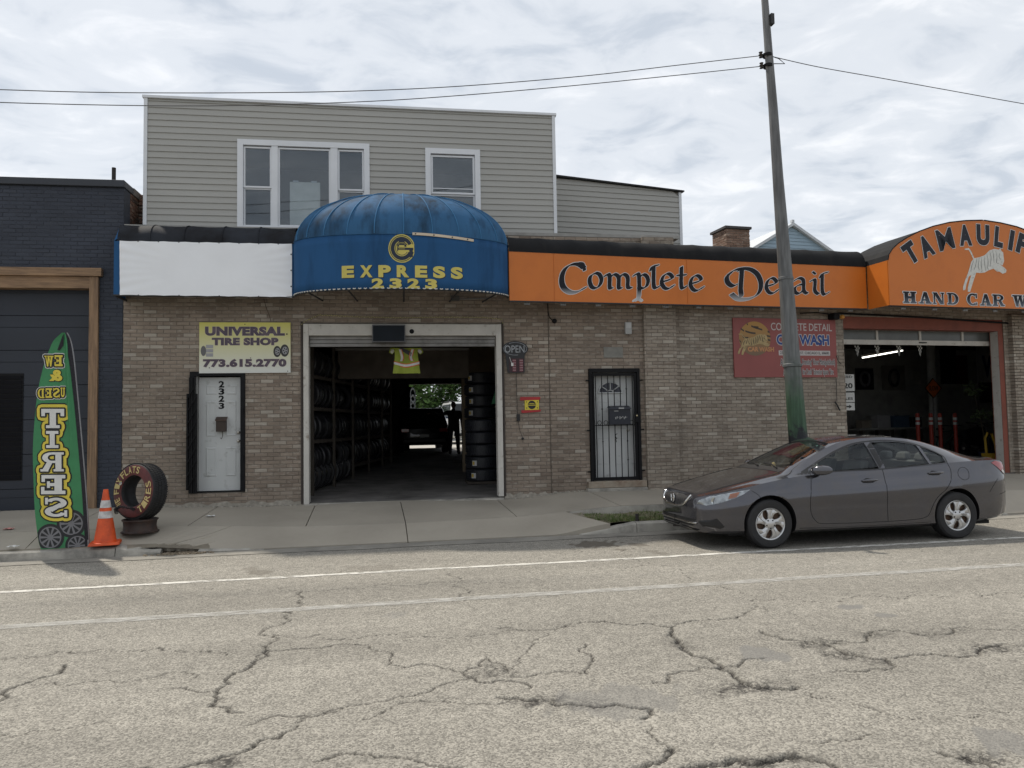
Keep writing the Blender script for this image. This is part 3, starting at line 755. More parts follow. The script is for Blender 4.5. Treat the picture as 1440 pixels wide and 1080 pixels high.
# roof, back walls and interior of the garage bay
IL, IR, IB = F1.pix(426, 560)[0] - .9, gx1 + .55, 14.2
def zfloor(y): return .345 + (.75 - .345) * min(max(y / 13.5, 0), 1.2)
flo = M('garage_floor', (0.17, 0.16, 0.15), .85, var=.3, vs=2, col2=(.08, .075, .07), c2s=1.2, bump=.2, bs=60)
MB().grid(lambda u, v: (IL - .3 + (IR + .6 - IL) * u, .0 + (IB + 1.0) * v, zfloor((IB + 1) * v)), 6, 24).build('garage_floor', flo, SHOP)
MB().hexa([(gx0 + .02, -.12, .22), (gx1 - .02, -.12, .22), (gx1 - .02, .0, .22), (gx0 + .02, .0, .22), (gx0 + .02, -.10, .315), (gx1 - .02, -.10, .335), (gx1 - .02, .0, .342), (gx0 + .02, .0, .342)]).build('threshold', conc2, SHOP)
box_ = F1.pix(574, 600, -13.9)[0], F1.pix(664, 600, -13.9)[0], F1.pix(612, 540, -13.9)[1]
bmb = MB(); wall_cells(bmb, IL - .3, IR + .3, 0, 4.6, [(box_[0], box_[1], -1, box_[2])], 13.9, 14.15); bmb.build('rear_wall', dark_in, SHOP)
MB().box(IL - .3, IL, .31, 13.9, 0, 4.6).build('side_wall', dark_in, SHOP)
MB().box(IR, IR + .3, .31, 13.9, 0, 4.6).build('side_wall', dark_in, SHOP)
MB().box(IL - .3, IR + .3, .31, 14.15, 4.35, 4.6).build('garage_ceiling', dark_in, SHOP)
for k in range(9):
    MB().box(IL, IR, 1.2 + k * 1.4, 1.32 + k * 1.4, 4.05, 4.349).build('ceiling_joist', M('old_joist', (.07, .055, .045), .9), SHOP)
# partition with a tan face behind the tire stacks
px0 = F1.pix(649, 520, -5.2)[0]
MB().box(px0, IR, 5.2, 5.4, .2, 4.349).build('partition', M('tan_plaster', (.30, .24, .17), .9, var=.25, vs=3), SHOP)
# raised overhead door track box and dropped soffit inside
MB().box(gx0 + .35, px0 - .0, 3.2, 3.5, F1.pix(560, 532, -3.2)[1], F1.pix(560, 495, -3.2)[1] + .5).build('door_track_panel', M('soffit_board', (.10, .085, .07), .9, var=.3), SHOP)
for zz in (3.35, 3.62): MB().box(gx0 + .3, px0, 3.12, 3.2, zz, zz + .05).build('track_rail', M('rail_steel', (.22, .21, .2), .5, .6), SHOP)
# ---- garage door frame, rolled door
fx0, fx1, fz = F1.pix(434.5, 580)[0], F1.pix(699, 580)[0], F1.pix(565, 472)[1]
MB().box(gx0 + .012, fx0, -.035, .20, .31, gz1 - .012).build('door_jamb', white_old, SHOP, bevel=.006)
MB().box(fx1, gx1 - .012, -.035, .20, .36, gz1 - .012).build('door_jamb', white_old, SHOP, bevel=.006)
MB().box(fx0, fx1, -.03, .20, fz, gz1 - .012).build('door_header', white_old, SHOP, bevel=.006)
MB().box(gx0 - .035, gx0 + .0, -.02, .02, .34, gz1 + .03).build('steel_angle', M('rust_brown', (.05, .04, .035), .8), SHOP)
MB().box(gx1 - .0, gx1 + .03, -.02, .02, .36, gz1 + .03).build('steel_angle', M('rust_brown', (.05, .04, .035), .8), SHOP)
zr = F1.pix(565, 487)[1]
nsl = 3
for k in range(nsl):
    a = zr + (fz - zr) * k / nsl; b = zr + (fz - zr) * (k + 1) / nsl - .008
    s_ = MB(); s_.prism([(0, 0), (.02, .3), (.012, 1), (.05, 1), (.05, 0)], 0, 1)
    q = MB(); q.hexa([(fx0 + .01, .03, a), (fx1 - .01, .03, a), (fx1 - .01, .07, a), (fx0 + .01, .07, a), (fx0 + .01, .048, b), (fx1 - .01, .048, b), (fx1 - .01, .07, b), (fx0 + .01, .07, b)])
    q.build('rolled_slat', M('galvanised_slat', (.27, .26, .245), .55, .3, var=.15, col2=(.16, .15, .14), c2s=3), SHOP)
# black screen and round vent on the header
a, b, c, d = F1.box(523.5, 457.5, 570, 482)
scr = fthing(F1, 'wall_screen', 'blank dark flat screen mounted over the open garage door', 'screen', (a + b) / 2, c, -.04)
MB().box(-(b - a) / 2, (b - a) / 2, -.06, 0, 0, d - c).build('casing', M('screen_casing', (.10, .10, .105), .6), scr, bevel=.008)
MB().box(-(b - a) / 2 + .018, (b - a) / 2 - .018, -.063, -.059, .02, d - c - .02).build('panel', M('screen_panel', (.016, .02, .026), .6, spec=.1), scr)
vx, vz_ = F1.pix(579, 466, .03)
vt = fthing(F1, 'round_vent', 'small round black vent on the white garage header', 'vent', vx, vz_, -.03)
MB().lathe([(.001, .012), (.03, .012), (.042, .004), (.042, 0)], 20, axis='y').build('vent_face', black_metal, vt, smooth=30)
# LED rope above the door
pts = [F1.pix(a, b, .02) for a, b in [(424, 456), (430, 451), (448, 443), (500, 445.5), (560, 447), (620, 446), (680, 446.5), (705, 449), (708, 460)]]
rope = fthing(F1, 'light_rope', 'yellowish rope light strung along bricks above the garage door', 'rope light')
q = MB()
for (x0, z0), (x1, z1) in zip(pts[:-1], pts[1:]):
    n = max(2, int(abs(x1 - x0) / .03))
    for k in range(n):
        x = x0 + (x1 - x0) * k / n; z = z0 + (z1 - z0) * k / n + .006 * math.sin(k * 2.1)
        q.box(x, x + .015, -.028, -.016, z - .005, z + .007)
q.build('bulbs', M('rope_bulb', (.42, .38, .16), .5), rope)['kind'] = 'stuff'
MB().tube([(x, -.014, z) for x, z in pts], .006, 6).build('cord', M('rope_cord', (.2, .17, .1), .6), rope)

# ---- number 2323 door
dy0 = .10
slx0, slx1 = F1.pix(279.5, 610, -dy0)[0], F1.pix(339.4, 610, -dy0)[0]; slz0, slz1 = F1.pix(310, 690, -dy0)[1], F1.pix(310, 530.7, -dy0)[1]
MB().box(dx0 + .002, slx0 - .035, -.03, .2, dz0 + .002, dz1 - .002).build('door_frame', black_metal, SHOP)
MB().box(slx1 + .008, dx1 - .002, -.03, .2, dz0 + .002, dz1 - .002).build('door_frame', black_metal, SHOP)
MB().box(slx0 - .034, slx1 + .007, -.03, .2, slz1 + .02, dz1 - .002).build('door_frame', black_metal, SHOP)
MB().box(slx0 - .033, slx0 - .006, .03, .18, slz0, slz1 + .018).build('door_stop', M('grey_paint', (.30, .30, .29), .6), SHOP)
MB().box(slx0 - .03, slx1 + .005, .0, .25, dz0 + .003, slz0 - .008).build('door_sill', black_metal, SHOP)
door = MB().box(slx0, slx1, dy0, dy0 + .045, slz0, slz1).build('door', door_white, SHOP, bevel=.003)
W = slx1 - slx0; H = slz1 - slz0
def zz6(zy): return slz1 - (zy - 375) / (968 - 375) * H
def xx6(zx): return slx0 + (zx - 147) / (370 - 147) * W
for (xa, xb) in ((184, 243), (287, 345)):
    for (ya, yb) in ((414, 466), (499, 686), (741, 894)):
        A, B, C_, D = xx6(xa), xx6(xb), zz6(yb), zz6(ya); q = MB(); e = .022
        o1 = [(A, C_), (B, C_), (B, D), (A, D)]; o2 = [(A + e, C_ + e), (B - e, C_ + e), (B - e, D - e), (A + e, D - e)]; o3 = [(A + 2 * e, C_ + 2 * e), (B - 2 * e, C_ + 2 * e), (B - 2 * e, D - 2 * e), (A + 2 * e, D - 2 * e)]
        V = [(x, dy0 - .001, z) for x, z in o1] + [(x, dy0 - .010, z) for x, z in o2] + [(x, dy0 - .003, z) for x, z in o3]
        q.add(V, [(j, (j + 1) % 4, 4 + (j + 1) % 4, 4 + j) for j in range(4)] + [(4 + j, 4 + (j + 1) % 4, 8 + (j + 1) % 4, 8 + j) for j in range(4)] + [(8, 9, 10, 11)])
        q.build('door_panel', door_white, door)
for k, ch in enumerate('2323'):
    c_ = [(535.8, 545), (546, 555), (556.2, 565), (566.5, 575)][k]
    a, zt = F1.pix(307.5, c_[0], -dy0); b, zb_ = F1.pix(315.5, c_[1], -dy0)
    flat_text('numeral', ch, black_metal, door, a, b, zb_, zt, dy0 - .003, offset=.035)
for zy in (608, 620):
    x, z = F1.pix(335.5, zy, -dy0)
    MB().lathe([(.001, .05), (.018, .045), (.026, .03), (.02, .012), (.03, .008), (.03, 0)], 16, (x, dy0, z), 'y').build('door_knob', M('worn_steel', (.4, .38, .34), .35, .9), door, smooth=40)
for zy in (577, 645):
    x, z = F1.pix(342.2, zy); MB().box(x - .02, x + .006, -.045, -.03, z - .055, z + .055).build('hinge', black_metal, SHOP)
# mailbox on the door
a, b, c, d = F1.box(302.5, 587, 318.5, 607, 0)
mbx = fthing(F1, 'wall_mailbox', 'small dark brown mailbox on the white door numbered 2323', 'mailbox', (a + b) / 2, c, dy0 - .012)
hw = (b - a) / 2; hh = d - c; brn = M('dark_bronze', (.045, .033, .027), .5, .3)
MB().hexa([(-hw * .88, -.085, 0), (hw * .88, -.085, 0), (hw * .88, 0, 0), (-hw * .88, 0, 0), (-hw * .88, -.085, hh * .78), (hw * .88, -.085, hh * .78), (hw * .88, 0, hh * .95), (-hw * .88, 0, hh * .95)]).build('body', brn, mbx, bevel=.004)
MB().hexa([(-hw, -.105, hh * .76), (hw, -.105, hh * .76), (hw, 0, hh * .97), (-hw, 0, hh * .97), (-hw, -.105, hh * .82), (hw, -.105, hh * .82), (hw, 0, hh * 1.05), (-hw, 0, hh * 1.05)]).build('lid', M('bronze_lid', (.075, .05, .04), .45, .4), mbx)
MB().tube([(hw * .2, -.05, 0), (hw * .25, -.055, -.08), (hw * .1, -.075, -.125), (-hw * .1, -.085, -.105)], .006, 6).build('hook', brn, mbx)
# folded scissor gate left of the door
sg = fthing(F1, 'folded_scissor_gate', 'folded black steel scissor gate left of the white door', 'gate')
ga, gb_ = F1.pix(262, 610, .08)[0], F1.pix(277.5, 610, .08)[0]; gz0, gzt = F1.pix(270, 694, .08)[1], F1.pix(270, 531, .08)[1]
for k in range(5):
    x = ga + (gb_ - ga) * (k + .5) / 5; t = [.10, .0, .0, .0, .10][k] if k else .13
    MB().box(x - .014, x + .014, -.10 + .015 * (k % 2), -.05 + .015 * (k % 2), gz0 + (.06 if k == 0 else 0), gzt - (.28 if k in (0, 4) else 0)).build('bar', black_metal, sg)
nx = 9
for k in range(nx):
    z0 = gz0 + (gzt - gz0) * (k + .3) / nx; z1 = z0 + (gzt - gz0) / nx * 1.2
    if z1 > gzt - .1: break
    MB().tube([(ga + .015, -.115, z0), (gb_ - .015, -.115, z1)], .009, 5).build('lattice_strip', black_metal, sg)

# ---- security gate door
gy = .14
s_in0, s_in1 = F1.pix(836, 600, -gy)[0], F1.pix(893, 600, -gy)[0]
dr = MB().box(sx0 + .05, sx1 - .05, gy, gy + .045, sz0 + .01, sz1 - .02).build('door', door_white, SHOP)
xm = F1.pix(858, 552, -gy)[0]; zm = F1.pix(858, 552.5, -gy)[1]; rw = .225; rh = .20
fan = MB(); fan.prism([(xm + rw * math.cos(t), zm + rh * math.sin(t)) for t in np.linspace(0, math.pi, 17)], gy - .012, gy - .002)
fan.build('fanlight_glass', M('fan_glass', (.02, .022, .035), .15), dr)
q = MB(); q.tube([(xm + rw * 1.02 * math.cos(t), gy - .014, zm + rh * 1.02 * math.sin(t)) for t in np.linspace(0, math.pi, 17)], .014, 6)
q.tube([(xm - rw - .015, gy - .014, zm), (xm + rw + .015, gy - .014, zm)], .014, 6)
for t in (40, 90, 140): q.tube([(xm + .06 * math.cos(rad(t)), gy - .016, zm + .06 * math.sin(rad(t))), (xm + rw * math.cos(rad(t)), gy - .016, zm + rh * math.sin(rad(t)))], .009, 6)
q.tube([(xm + .06 * math.cos(t), gy - .016, zm + .05 * math.sin(t)) for t in np.linspace(0, math.pi, 9)], .009, 6)
q.build('fanlight_muntins', door_white, dr, smooth=40)
for (xa, xb) in ((841, 856), (865, 880)):
    for (ya, yb) in ((565, 602), (616, 652)):
        A, B, C_, D = F1.box(xa, ya, xb, yb, -gy); q = MB()
        for (p, r_) in (((A, C_), (B, C_)), ((B, C_), (B, D)), ((B, D), (A, D)), ((A, D), (A, C_))): q.tube([(p[0], gy, p[1]), (r_[0], gy, r_[1])], .008, 4)
        q.build('door_moulding', door_white, dr)
gate = fthing(F1, 'security_gate', 'black barred steel security gate before a white door with fanlight', 'gate')
fw = .055
MB().box(sx0 + .004, sx0 + fw, -.05, .06, sz0 + .004, sz1 - .004).build('frame_post', black_metal, gate)
MB().box(sx1 - fw, sx1 - .004, -.05, .06, sz0 + .004, sz1 - .004).build('frame_post', black_metal, gate)
MB().box(sx0 + fw, sx1 - fw, -.05, .06, sz1 - fw - .02, sz1 - .004).build('frame_rail', black_metal, gate)
MB().box(sx0 + fw + .012, sx0 + fw + .045, -.03, .01, sz0 + .01, sz1 - .09).build('leaf_stile', black_metal, gate)
MB().box(sx1 - fw - .055, sx1 - fw - .008, -.03, .01, sz0 + .01, sz1 - .09).build('leaf_stile', black_metal, gate)
for (za, zb_) in ((sz0 + .012, sz0 + .07), (sz1 - .14, sz1 - .09)): MB().box(sx0 + fw + .045, sx1 - fw - .055, -.028, .008, za, zb_).build('leaf_rail', black_metal, gate)
bx0, bx1 = sx0 + fw + .045, sx1 - fw - .055
zr_ = F1.pix(860, 598, .02)[1]
MB().box(bx0, bx1, -.016, -.004, zr_ - .008, zr_ + .008).build('mid_rail', black_metal, gate)
for k in range(7):
    x = bx0 + (bx1 - bx0) * (k + .25) / 6.5
    MB().tube([(x, -.01, sz0 + .07), (x, -.01, sz1 - .14)], .009, 6).build('bar', black_metal, gate)
for (kx, py) in ((1, 575), (5, 547), (1, 621), (5, 620.5), (5, 647)):
    x = bx0 + (bx1 - bx0) * (kx + .25) / 6.5; z = F1.pix(860, py, .02)[1]
    MB().lathe([(.001, -.02), (.02, 0), (.001, .02)], 8, (x, -.01, z)).build('knuckle', black_metal, gate)
for kx in (.7, 1.75, 5.9):
    x = bx0 + (bx1 - bx0) * (kx + .05) / 6.5
    MB().tube([(x + .038 * math.cos(t), -.01, zr_ + .048 + .04 * math.sin(t)) for t in np.linspace(0, 6.2832, 17)], .006, 5).build('ring', black_metal, gate)
x, z = F1.pix(867, 615, .02)
MB().tube([(x + .02 * math.cos(t) * (1 - t / 14), -.012, z + .06 - .012 * t + .02 * math.sin(t)) for t in np.linspace(0, 11, 40)], .006, 5).build('scroll', black_metal, gate)
x, z = F1.pix(895, 586, .04); MB().box(x - .03, x + .03, -.062, -.03, z - .10, z + .06).build('lock_box', black_metal, gate)
MB().lathe([(.001, .02), (.014, .015), (.014, 0)], 12, (x, -.062, z + .02), 'y').build('lock_cylinder', M('brass', (.6, .5, .3), .3, .9), gate)
x, z = F1.pix(886, 605, .0); MB().lathe([(.001, .05), (.02, .045), (.028, .03), (.012, .01), (.03, .005), (.03, 0)], 14, (x, gy, z), 'y').build('door_knob', M('worn_steel'), SHOP, smooth=40)
for py in (535, 604.5, 662.5):
    for sgn, xx in ((-1, sx0), (1, sx1)):
        z = F1.pix(866, py)[1]; MB().tube([(xx - sgn * .01, -.025, z), (xx + sgn * .06, -.025, z)], .012, 6).build('wall_lug', black_metal, gate)
# mailbox on the gate
a, b, c, d = F1.box(855.5, 572, 885, 597, .05)
gmb = fthing(F1, 'gate_mailbox', 'black mailbox with address lettering hung on the barred gate', 'mailbox', (a + b) / 2, c, -.03)
hw = (b - a) / 2; hh = d - c; mbk = M('mailbox_black', (.012, .014, .022), .4)
MB().box(-hw, hw, -.10, 0, 0, hh * .9).build('body', mbk, gmb, bevel=.006)
MB().hexa([(-hw - .015, -.125, hh * .86), (hw + .02, -.125, hh * .86), (hw + .02, 0, hh * .95), (-hw - .015, 0, hh * .95), (-hw + .02, -.11, hh * .97), (hw - .01, -.11, hh * .97), (hw, 0, hh * 1.06), (-hw, 0, hh * 1.06)]).build('lid', mbk, gmb)
stk = M('sticker_grey', (.35, .35, .34), .6)
MB().box(-hw * .15, hw * .35, -.127, -.1245, hh * .875, hh * .95).build('sticker', stk, gmb)
MB().box(-hw * .55, -hw * .15, -.1025, -.1005, hh * .74, hh * .78).build('sticker', stk, gmb)
flat_text('lettering', 'No. 2325', stk, gmb, -hw * .45, hw * .85, hh * .30, hh * .44, -.1025, offset=.01) if False else None
for k in range(9):
    x = -hw * .45 + hw * 1.2 * k / 9; MB().box(x, x + hw * .07, -.1025, -.1005, hh * (.30 + .05 * (k % 3)), hh * (.42 + .04 * (k % 2))).build('sticker', stk, gmb)
# stone sill and step
a, b, c, d = F1.box(827, 676.5, 909, 685.5, .06)
MB().box(a, min(b, p0 - .005), -.12, .13, c, sz0 + .001).build('stone_sill', M('stone_sill', (.30, .255, .20), .9, var=.2, vs=6, col2=(.2, .14, .1), c2s=4), SHOP, bevel=.012)
MB().box(a - .03, min(b, p0 - .005), -.16, .0, .36, c - .002).build('step', conc2, SHOP, bevel=.01)

# ---- upper storey with siding
U0 = -.28     # set back
ux0, uzt0 = F1.pix(203.5, 138, U0); ux1, uzt1 = F1.pix(779.5, 161.5, U0); uz0 = ZTOP - .3
sid = M('vinyl_siding', (0.335, 0.332, 0.312), .55, var=.06, vs=1.2, stretch=(.3, 1, 1))
def win_px(x0, y0, x1, y1): return F1.box(x0, y0, x1, y1, U0)
w1 = win_px(334, 199.5, 520, 340); w2 = win_px(598.5, 209.5, 675.5, 318)
w1 = (w1[0], w1[1], F1.pix(334, 321, U0)[1], F1.pix(425, 199.5, U0)[1]); w2 = (w2[0], w2[1], F1.pix(636, 312, U0)[1], F1.pix(636, 210, U0)[1])
uh = [w1, w2]; yb = -U0
ub = MB(); wall_cells(ub, ux0, ux1, uz0, uzt0, uh, yb + .004, yb + .12); ub.build('upper_wall', M('sheathing', (.2, .19, .17), .8), SHOP)
pitch = .1143; z = uz0 + .05; 
while z < uzt0 - .01:
    zt = min(z + pitch, uzt0)
    iv = [(ux0 + .055, ux1 - .055)]
    for (a, b, c, d) in uh:
        if c - .01 < z + pitch / 2 < d + .01:
            nv = []
            for (p, q) in iv:
                if b <= p or a >= q: nv.append((p, q)); continue
                if a > p: nv.append((p, a))
                if b < q: nv.append((b, q))
            iv = nv
    for (p, q) in iv:
        MB().add([(p, yb - .018, z), (q, yb - .018, z), (q, yb + .003, z), (p, yb + .003, z), (p, yb - .016, z + .012), (q, yb - .016, z + .012), (q, yb - .002, zt), (p, yb - .002, zt), (q, yb + .003, zt), (p, yb + .003, zt)],
                 [(0, 1, 4 + 1, 4), (4, 5, 6, 7), (0, 3, 2, 1), (7, 6, 8, 9), (0, 4, 7, 9, 3), (1, 2, 8, 6, 5)]).build('siding_board', sid, SHOP)
    z += pitch
MB().box(ux0 - .005, ux0 + .055, yb - .03, yb + .13, uz0, uzt0).build('corner_trim', white_tr, SHOP)
MB().box(ux1 - .055, ux1 + .005, yb - .03, yb + .13, uz0, uzt0).build('corner_trim', white_tr, SHOP)
MB().box(ux0 - .03, ux1 + .03, yb - .045, yb + .15, uzt0 + .001, uzt0 + .045).build('roof_edge', white_tr, SHOP)
MB().box(ux0, ux1, yb + .121, 9.0, uzt0 - .05, uzt0 + .0).build('upper_roof', dark_in, SHOP)
MB().box(ux0, ux0 + .1, yb + .125, 9.0, uz0, uzt0 - .051).build('upper_side', sid, SHOP)
MB().box(ux1 - .1, ux1, yb + .125, 9.0, uz0, uzt0 - .051).build('upper_side', sid, SHOP)
MB().box(ux0 + .11, ux1 - .11, yb + 3.4, yb + 3.5, uz0, uzt0 - .06).build('room_wall', M('room_wall', (.24, .235, .22), .9), SHOP)
MB().box(ux0 + .11, ux1 - .11, yb + .13, yb + 3.39, uz0 + .05, uz0 + .1).build('room_floor', dark_in, SHOP)
wgl = GLASS('window_glass', trans=(.80, .84, .86))
def sash(parent, x0, x1, z0, z1, y, fr=.03, name='sash'):
    s = empty(name, parent=parent)
    q = MB(); q.box(x0, x0 + fr, y - .02, y + .03, z0, z1); q.box(x1 - fr, x1, y - .02, y + .03, z0, z1); q.box(x0 + fr, x1 - fr, y - .02, y + .03, z0, z0 + fr); q.box(x0 + fr, x1 - fr, y - .02, y + .03, z1 - fr, z1)
    o = q.build(name, white_tr, parent)
    bpy.data.objects.remove(s)
    MB().box(x0 + fr, x1 - fr, y, y + .005, z0 + fr, z1 - fr).build('pane', wgl, o)
    return o
def window(b, divs, tw=.10):
    x0, x1, z0, z1 = b; yt = yb - .035
    o = MB(); o.box(x0, x0 + tw, yt, yb + .1, z0, z1); o.box(x1 - tw, x1, yt, yb + .1, z0, z1); o.box(x0 + tw, x1 - tw, yt, yb + .1, z1 - tw, z1); o.box(x0 + tw, x1 - tw, yt, yb + .1, z0, z0 + .05)
    w_ = o.build('window', white_tr, SHOP)
    for d in divs: d(w_, x0 + tw, x1 - tw, z0 + .05, z1 - tw)
    return w_
def d1(w_, x0, x1, z0, z1):
    X = lambda px: F1.pix(px, 260, U0)[0]
    def inner(a, b): return X(a), X(b)
    yy = yb + .02
    for a, b in ((382, 391), (465, 475)):
        A, B = inner(a, b); MB().box(A, B, yy - .045, yy + .06, z0, z1).build('mullion', white_tr, w_)
    zmid = F1.pix(365, 264, U0)[1]; zmid2 = F1.pix(490, 268, U0)[1]
    L_, R_ = x0, X(382)
    sash(w_, L_ + .005, R_ - .002, zmid, z1 - .02, yy); sash(w_, L_ + .005, R_ - .002, z0, zmid - .002, yy + .03, .025)
    sash(w_, X(391) + .002, X(465) - .002, z0, z1 - .02, yy, .03)
    L_, R_ = X(475), x1
    sash(w_, L_ + .002, R_ - .005, zmid2, z1 - .02, yy); sash(w_, L_ + .002, R_ - .005, z0, zmid2 - .002, yy + .03, .025)
def d2(w_, x0, x1, z0, z1):
    zmid = F1.pix(636, 273, U0)[1]; yy = yb + .02
    sash(w_, x0 + .005, x1 - .005, zmid, z1 - .02, yy, .035); sash(w_, x0 + .005, x1 - .005, z0, zmid - .002, yy + .03, .03)
    sash_y = zmid + .09; MB().box(x0 + .04, x1 - .04, yy - .01, yy + .012, zmid + .10, zmid + .115).build('meeting_rail', white_tr, w_)
window(w1, [d1]); window(w2, [d2])
a, b, c, d = F1.box(407, 255, 450, 330, U0 - .06)
cb = fthing(F1, 'cabinet_panel', 'pale grey panel standing inside the big upstairs window', 'panel', (a + b) / 2, c, yb + .10)
MB().box(-(b - a) / 2, (b - a) / 2, 0, .03, 0, d - c).build('board', M('panel_grey', (.85, .82, .76), .6), cb, bevel=.01)
for xx in (-.6, .6): MB().box((b - a) / 2 * xx - .05, (b - a) / 2 * xx + .05, -.012, .0, d - c - .012, d - c + .02).build('clip', white_tr, cb)
MB().lathe([(.001, .02), (.014, .015), (.014, 0)], 12, ((b - a) * .36, 0, (d - c) * .36), 'y').build('knob', M('worn_steel'), cb)
# ---- lower side wing
FW = Frame(*F1.world(ux1, 1.6, 0)[:2], rad(4.0))
WING = empty('siding_wing', None, None, FW.o, FW.a); WING.parent = SHOP
WING.matrix_parent_inverse = Matrix.Identity(4)
WING.location = (ux1, 1.6, 0); WING.rotation_euler = (0, 0, FW.a - F1.a)
wa, wza = FW.pix(781, 249.5); wb_, wzb = FW.pix(957, 271)
z = ZTOP - .4
while z < max(wza, wzb):
    def xt(zq):      # right limit under the sloping roof
        if zq <= wzb: return wb_ - .05
        return wa + (wza - zq) / max(wza - wzb, 1e-3) * (wb_ - wa) - .02
    q1 = xt(z); q2 = xt(z + pitch)
    if q2 > wa + .02:
        MB().add([(wa, -.018, z), (q1, -.018, z), (q2, -.002, z + pitch), (wa, -.002, z + pitch), (wa, .02, z), (q1, .02, z), (q2, .02, z + pitch), (wa, .02, z + pitch)], [(0, 1, 2, 3), (0, 4, 5, 1), (1, 5, 6, 2), (2, 6, 7, 3)]).build('siding_board', sid, WING)
    z += pitch
MB().add([(wa, .021, ZTOP - .4), (wb_, .021, ZTOP - .4), (wb_, .021, wzb), (wa, .021, wza), (wa, 5, ZTOP - .4), (wb_, 5, ZTOP - .4), (wb_, 5, wzb), (wa, 5, wza)], [(0, 1, 2, 3), (1, 5, 6, 2), (3, 2, 6, 7)]).build('wing_wall', M('sheathing'), WING)
MB().box(wb_ - .055, wb_ + .006, -.03, .06, ZTOP - .4, wzb).build('corner_trim', white_tr, WING)
MB().hexa([(wa - .02, -.07, wza + .005), (wb_ + .06, -.07, wzb + .005), (wb_ + .06, 5, wzb + .005), (wa - .02, 5, wza + .005), (wa - .02, -.07, wza + .04), (wb_ + .06, -.07, wzb + .035), (wb_ + .06, 5, wzb + .035), (wa - .02, 5, wza + .04)]).build('roof_edge', M('tar_black', (.02, .02, .02), .8), WING)
# parapet coping left and right of the upper storey and roof deck
cop = M('grey_coping', (.28, .275, .26), .8, var=.2, vs=5)
MB().box(XL, XR + .15, .0, .34, ZTOP + .002, ZTOP + .06).build('coping', cop, SHOP)
MB().box(XL, XR + 5.9, .31, 14.1, ZTOP - .35, ZTOP - .30).build('roof_deck', dark_in, SHOP)
MB().box(XL, XL + .25, .301, 14.1, -.05, ZTOP).build('end_wall', mortar, SHOP)
lay_bricks(SHOP, F1, [(XL, XL + .55, z_, z_ + .058, 0) for z_ in np.arange(ZTOP + .06, ZTOP + .75, BH)], .7, .2, tan_s, red_j, 0, RND)

# ================================================================== navy building on the left
NAVY = fthing(F1, 'navy_brick_building', 'dark navy painted brick garage building with timber trimmed overhead door', 'building')
NXR = XL - .006; NXL = -5.0  # unseen left end cut short here so sun reaches the far-left sidewalk
ntop = F1.pix(90, 262)[1]; ncop = F1.pix(90, 252)[1]
nd = F1.pix(125, 560)[0]; nz = F1.pix(60, 386)[1]
nh = [(NXL + .02, nd, -1, nz)]
q = MB(); wall_cells(q, NXL - .45, NXR, -.05, ntop, nh, .005, .30); q.build('wall', mortar_n, NAVY)
lay_bricks(NAVY, F1, courses(NXL - .45, NXR, .25, ntop, nh, RND), .0, .012, nav_s, nav_j, 300, RND, proud=.0025)
navm = M('navy_paint', (.030, .034, .043), .5, var=.1, vs=4)
MB().box(NXL - .47, NXR + .02, -.06, .40, ntop + .001, ncop).build('coping', navm, NAVY, bevel=.01)
# its side wall, old red brick
cpx = F1.pix(185, 262, -1.2)
sl = [(a, b, c, d, k) for (a, b, c, d, k) in courses(.30, 1.5, 3.6, ntop - .001, [], RND)] + courses(1.5, 5.0, 3.6, ntop - .32, [], RND)
q = MB(); tones = []
for (a, b, c, d, k) in sl:
    q.box(NXR - .05, NXR + RND.uniform(-.003, .003), a, b, c, d); tones += [RND.random()] * 6
so = q.build('brickwork', red_j, NAVY); so['kind'] = 'stuff'
at = so.data.attributes.new('tone', 'FLOAT', 'FACE'); at.data.foreach_set('value', tones)
MB().box(NXR - .30, NXR - .008, .301, 6.0, -.05, ntop - .33).build('side_wall', mortar, NAVY)
MB().box(NXR - .30, NXR - .008, .301, 1.5, ntop - .329, ntop).build('side_wall', mortar, NAVY)
MB().box(NXR - .35, NXR + .03, .401, 1.52, ntop + .001, ncop).build('coping', M('weathered_coping', (.14, .13, .125), .8), NAVY)
MB().box(NXR - .35, NXR + .02, 1.53, 6.0, ntop - .33, ntop - .29).build('coping', M('weathered_coping'), NAVY)
MB().box(NXL - .15, NXR - .31, .31, 6, ntop - .4, ntop - .36).build('roof_deck', dark_in, NAVY)
MB().box(NXL - .45, NXL - .16, .301, 6.0, -.05, ntop).build('side_wall', navm, NAVY)
# timber trim
tim = M('cedar_trim', (.26, .165, .095), .75, var=.25, vs=6, stretch=(.4, 1, 6), col2=(.15, .095, .06), c2s=5, bump=.2, bs=30)
timv = M('cedar_post', (.25, .16, .095), .75, var=.25, vs=6, stretch=(6, 1, .4), col2=(.15, .095, .06), c2s=5, bump=.2, bs=30)
tz0, tz1 = F1.pix(60, 387.5, .07)[1], F1.pix(60, 376, .07)[1]; tzb = F1.pix(60, 405, .03)[1]
px_l, px_r = F1.pix(124, 560, .03)[0], F1.pix(137, 560, .03)[0]
MB().box(NXL - .16, F1.pix(143, 380, .07)[0], -.09, .02, tz0, tz1).build('lintel_board', tim, NAVY, bevel=.006)
MB().box(NXL + .061, px_l, -.035, .16, tzb, tz0 - .002).build('fascia_board', tim, NAVY, bevel=.004)
MB().box(px_l + .001, px_r, -.05, .16, .28, tz0 - .002).build('door_post', timv, NAVY, bevel=.006)
MB().box(NXL - .10, NXL + .06, -.05, .16, .28, tz0 - .002).build('door_post', timv, NAVY, bevel=.006)
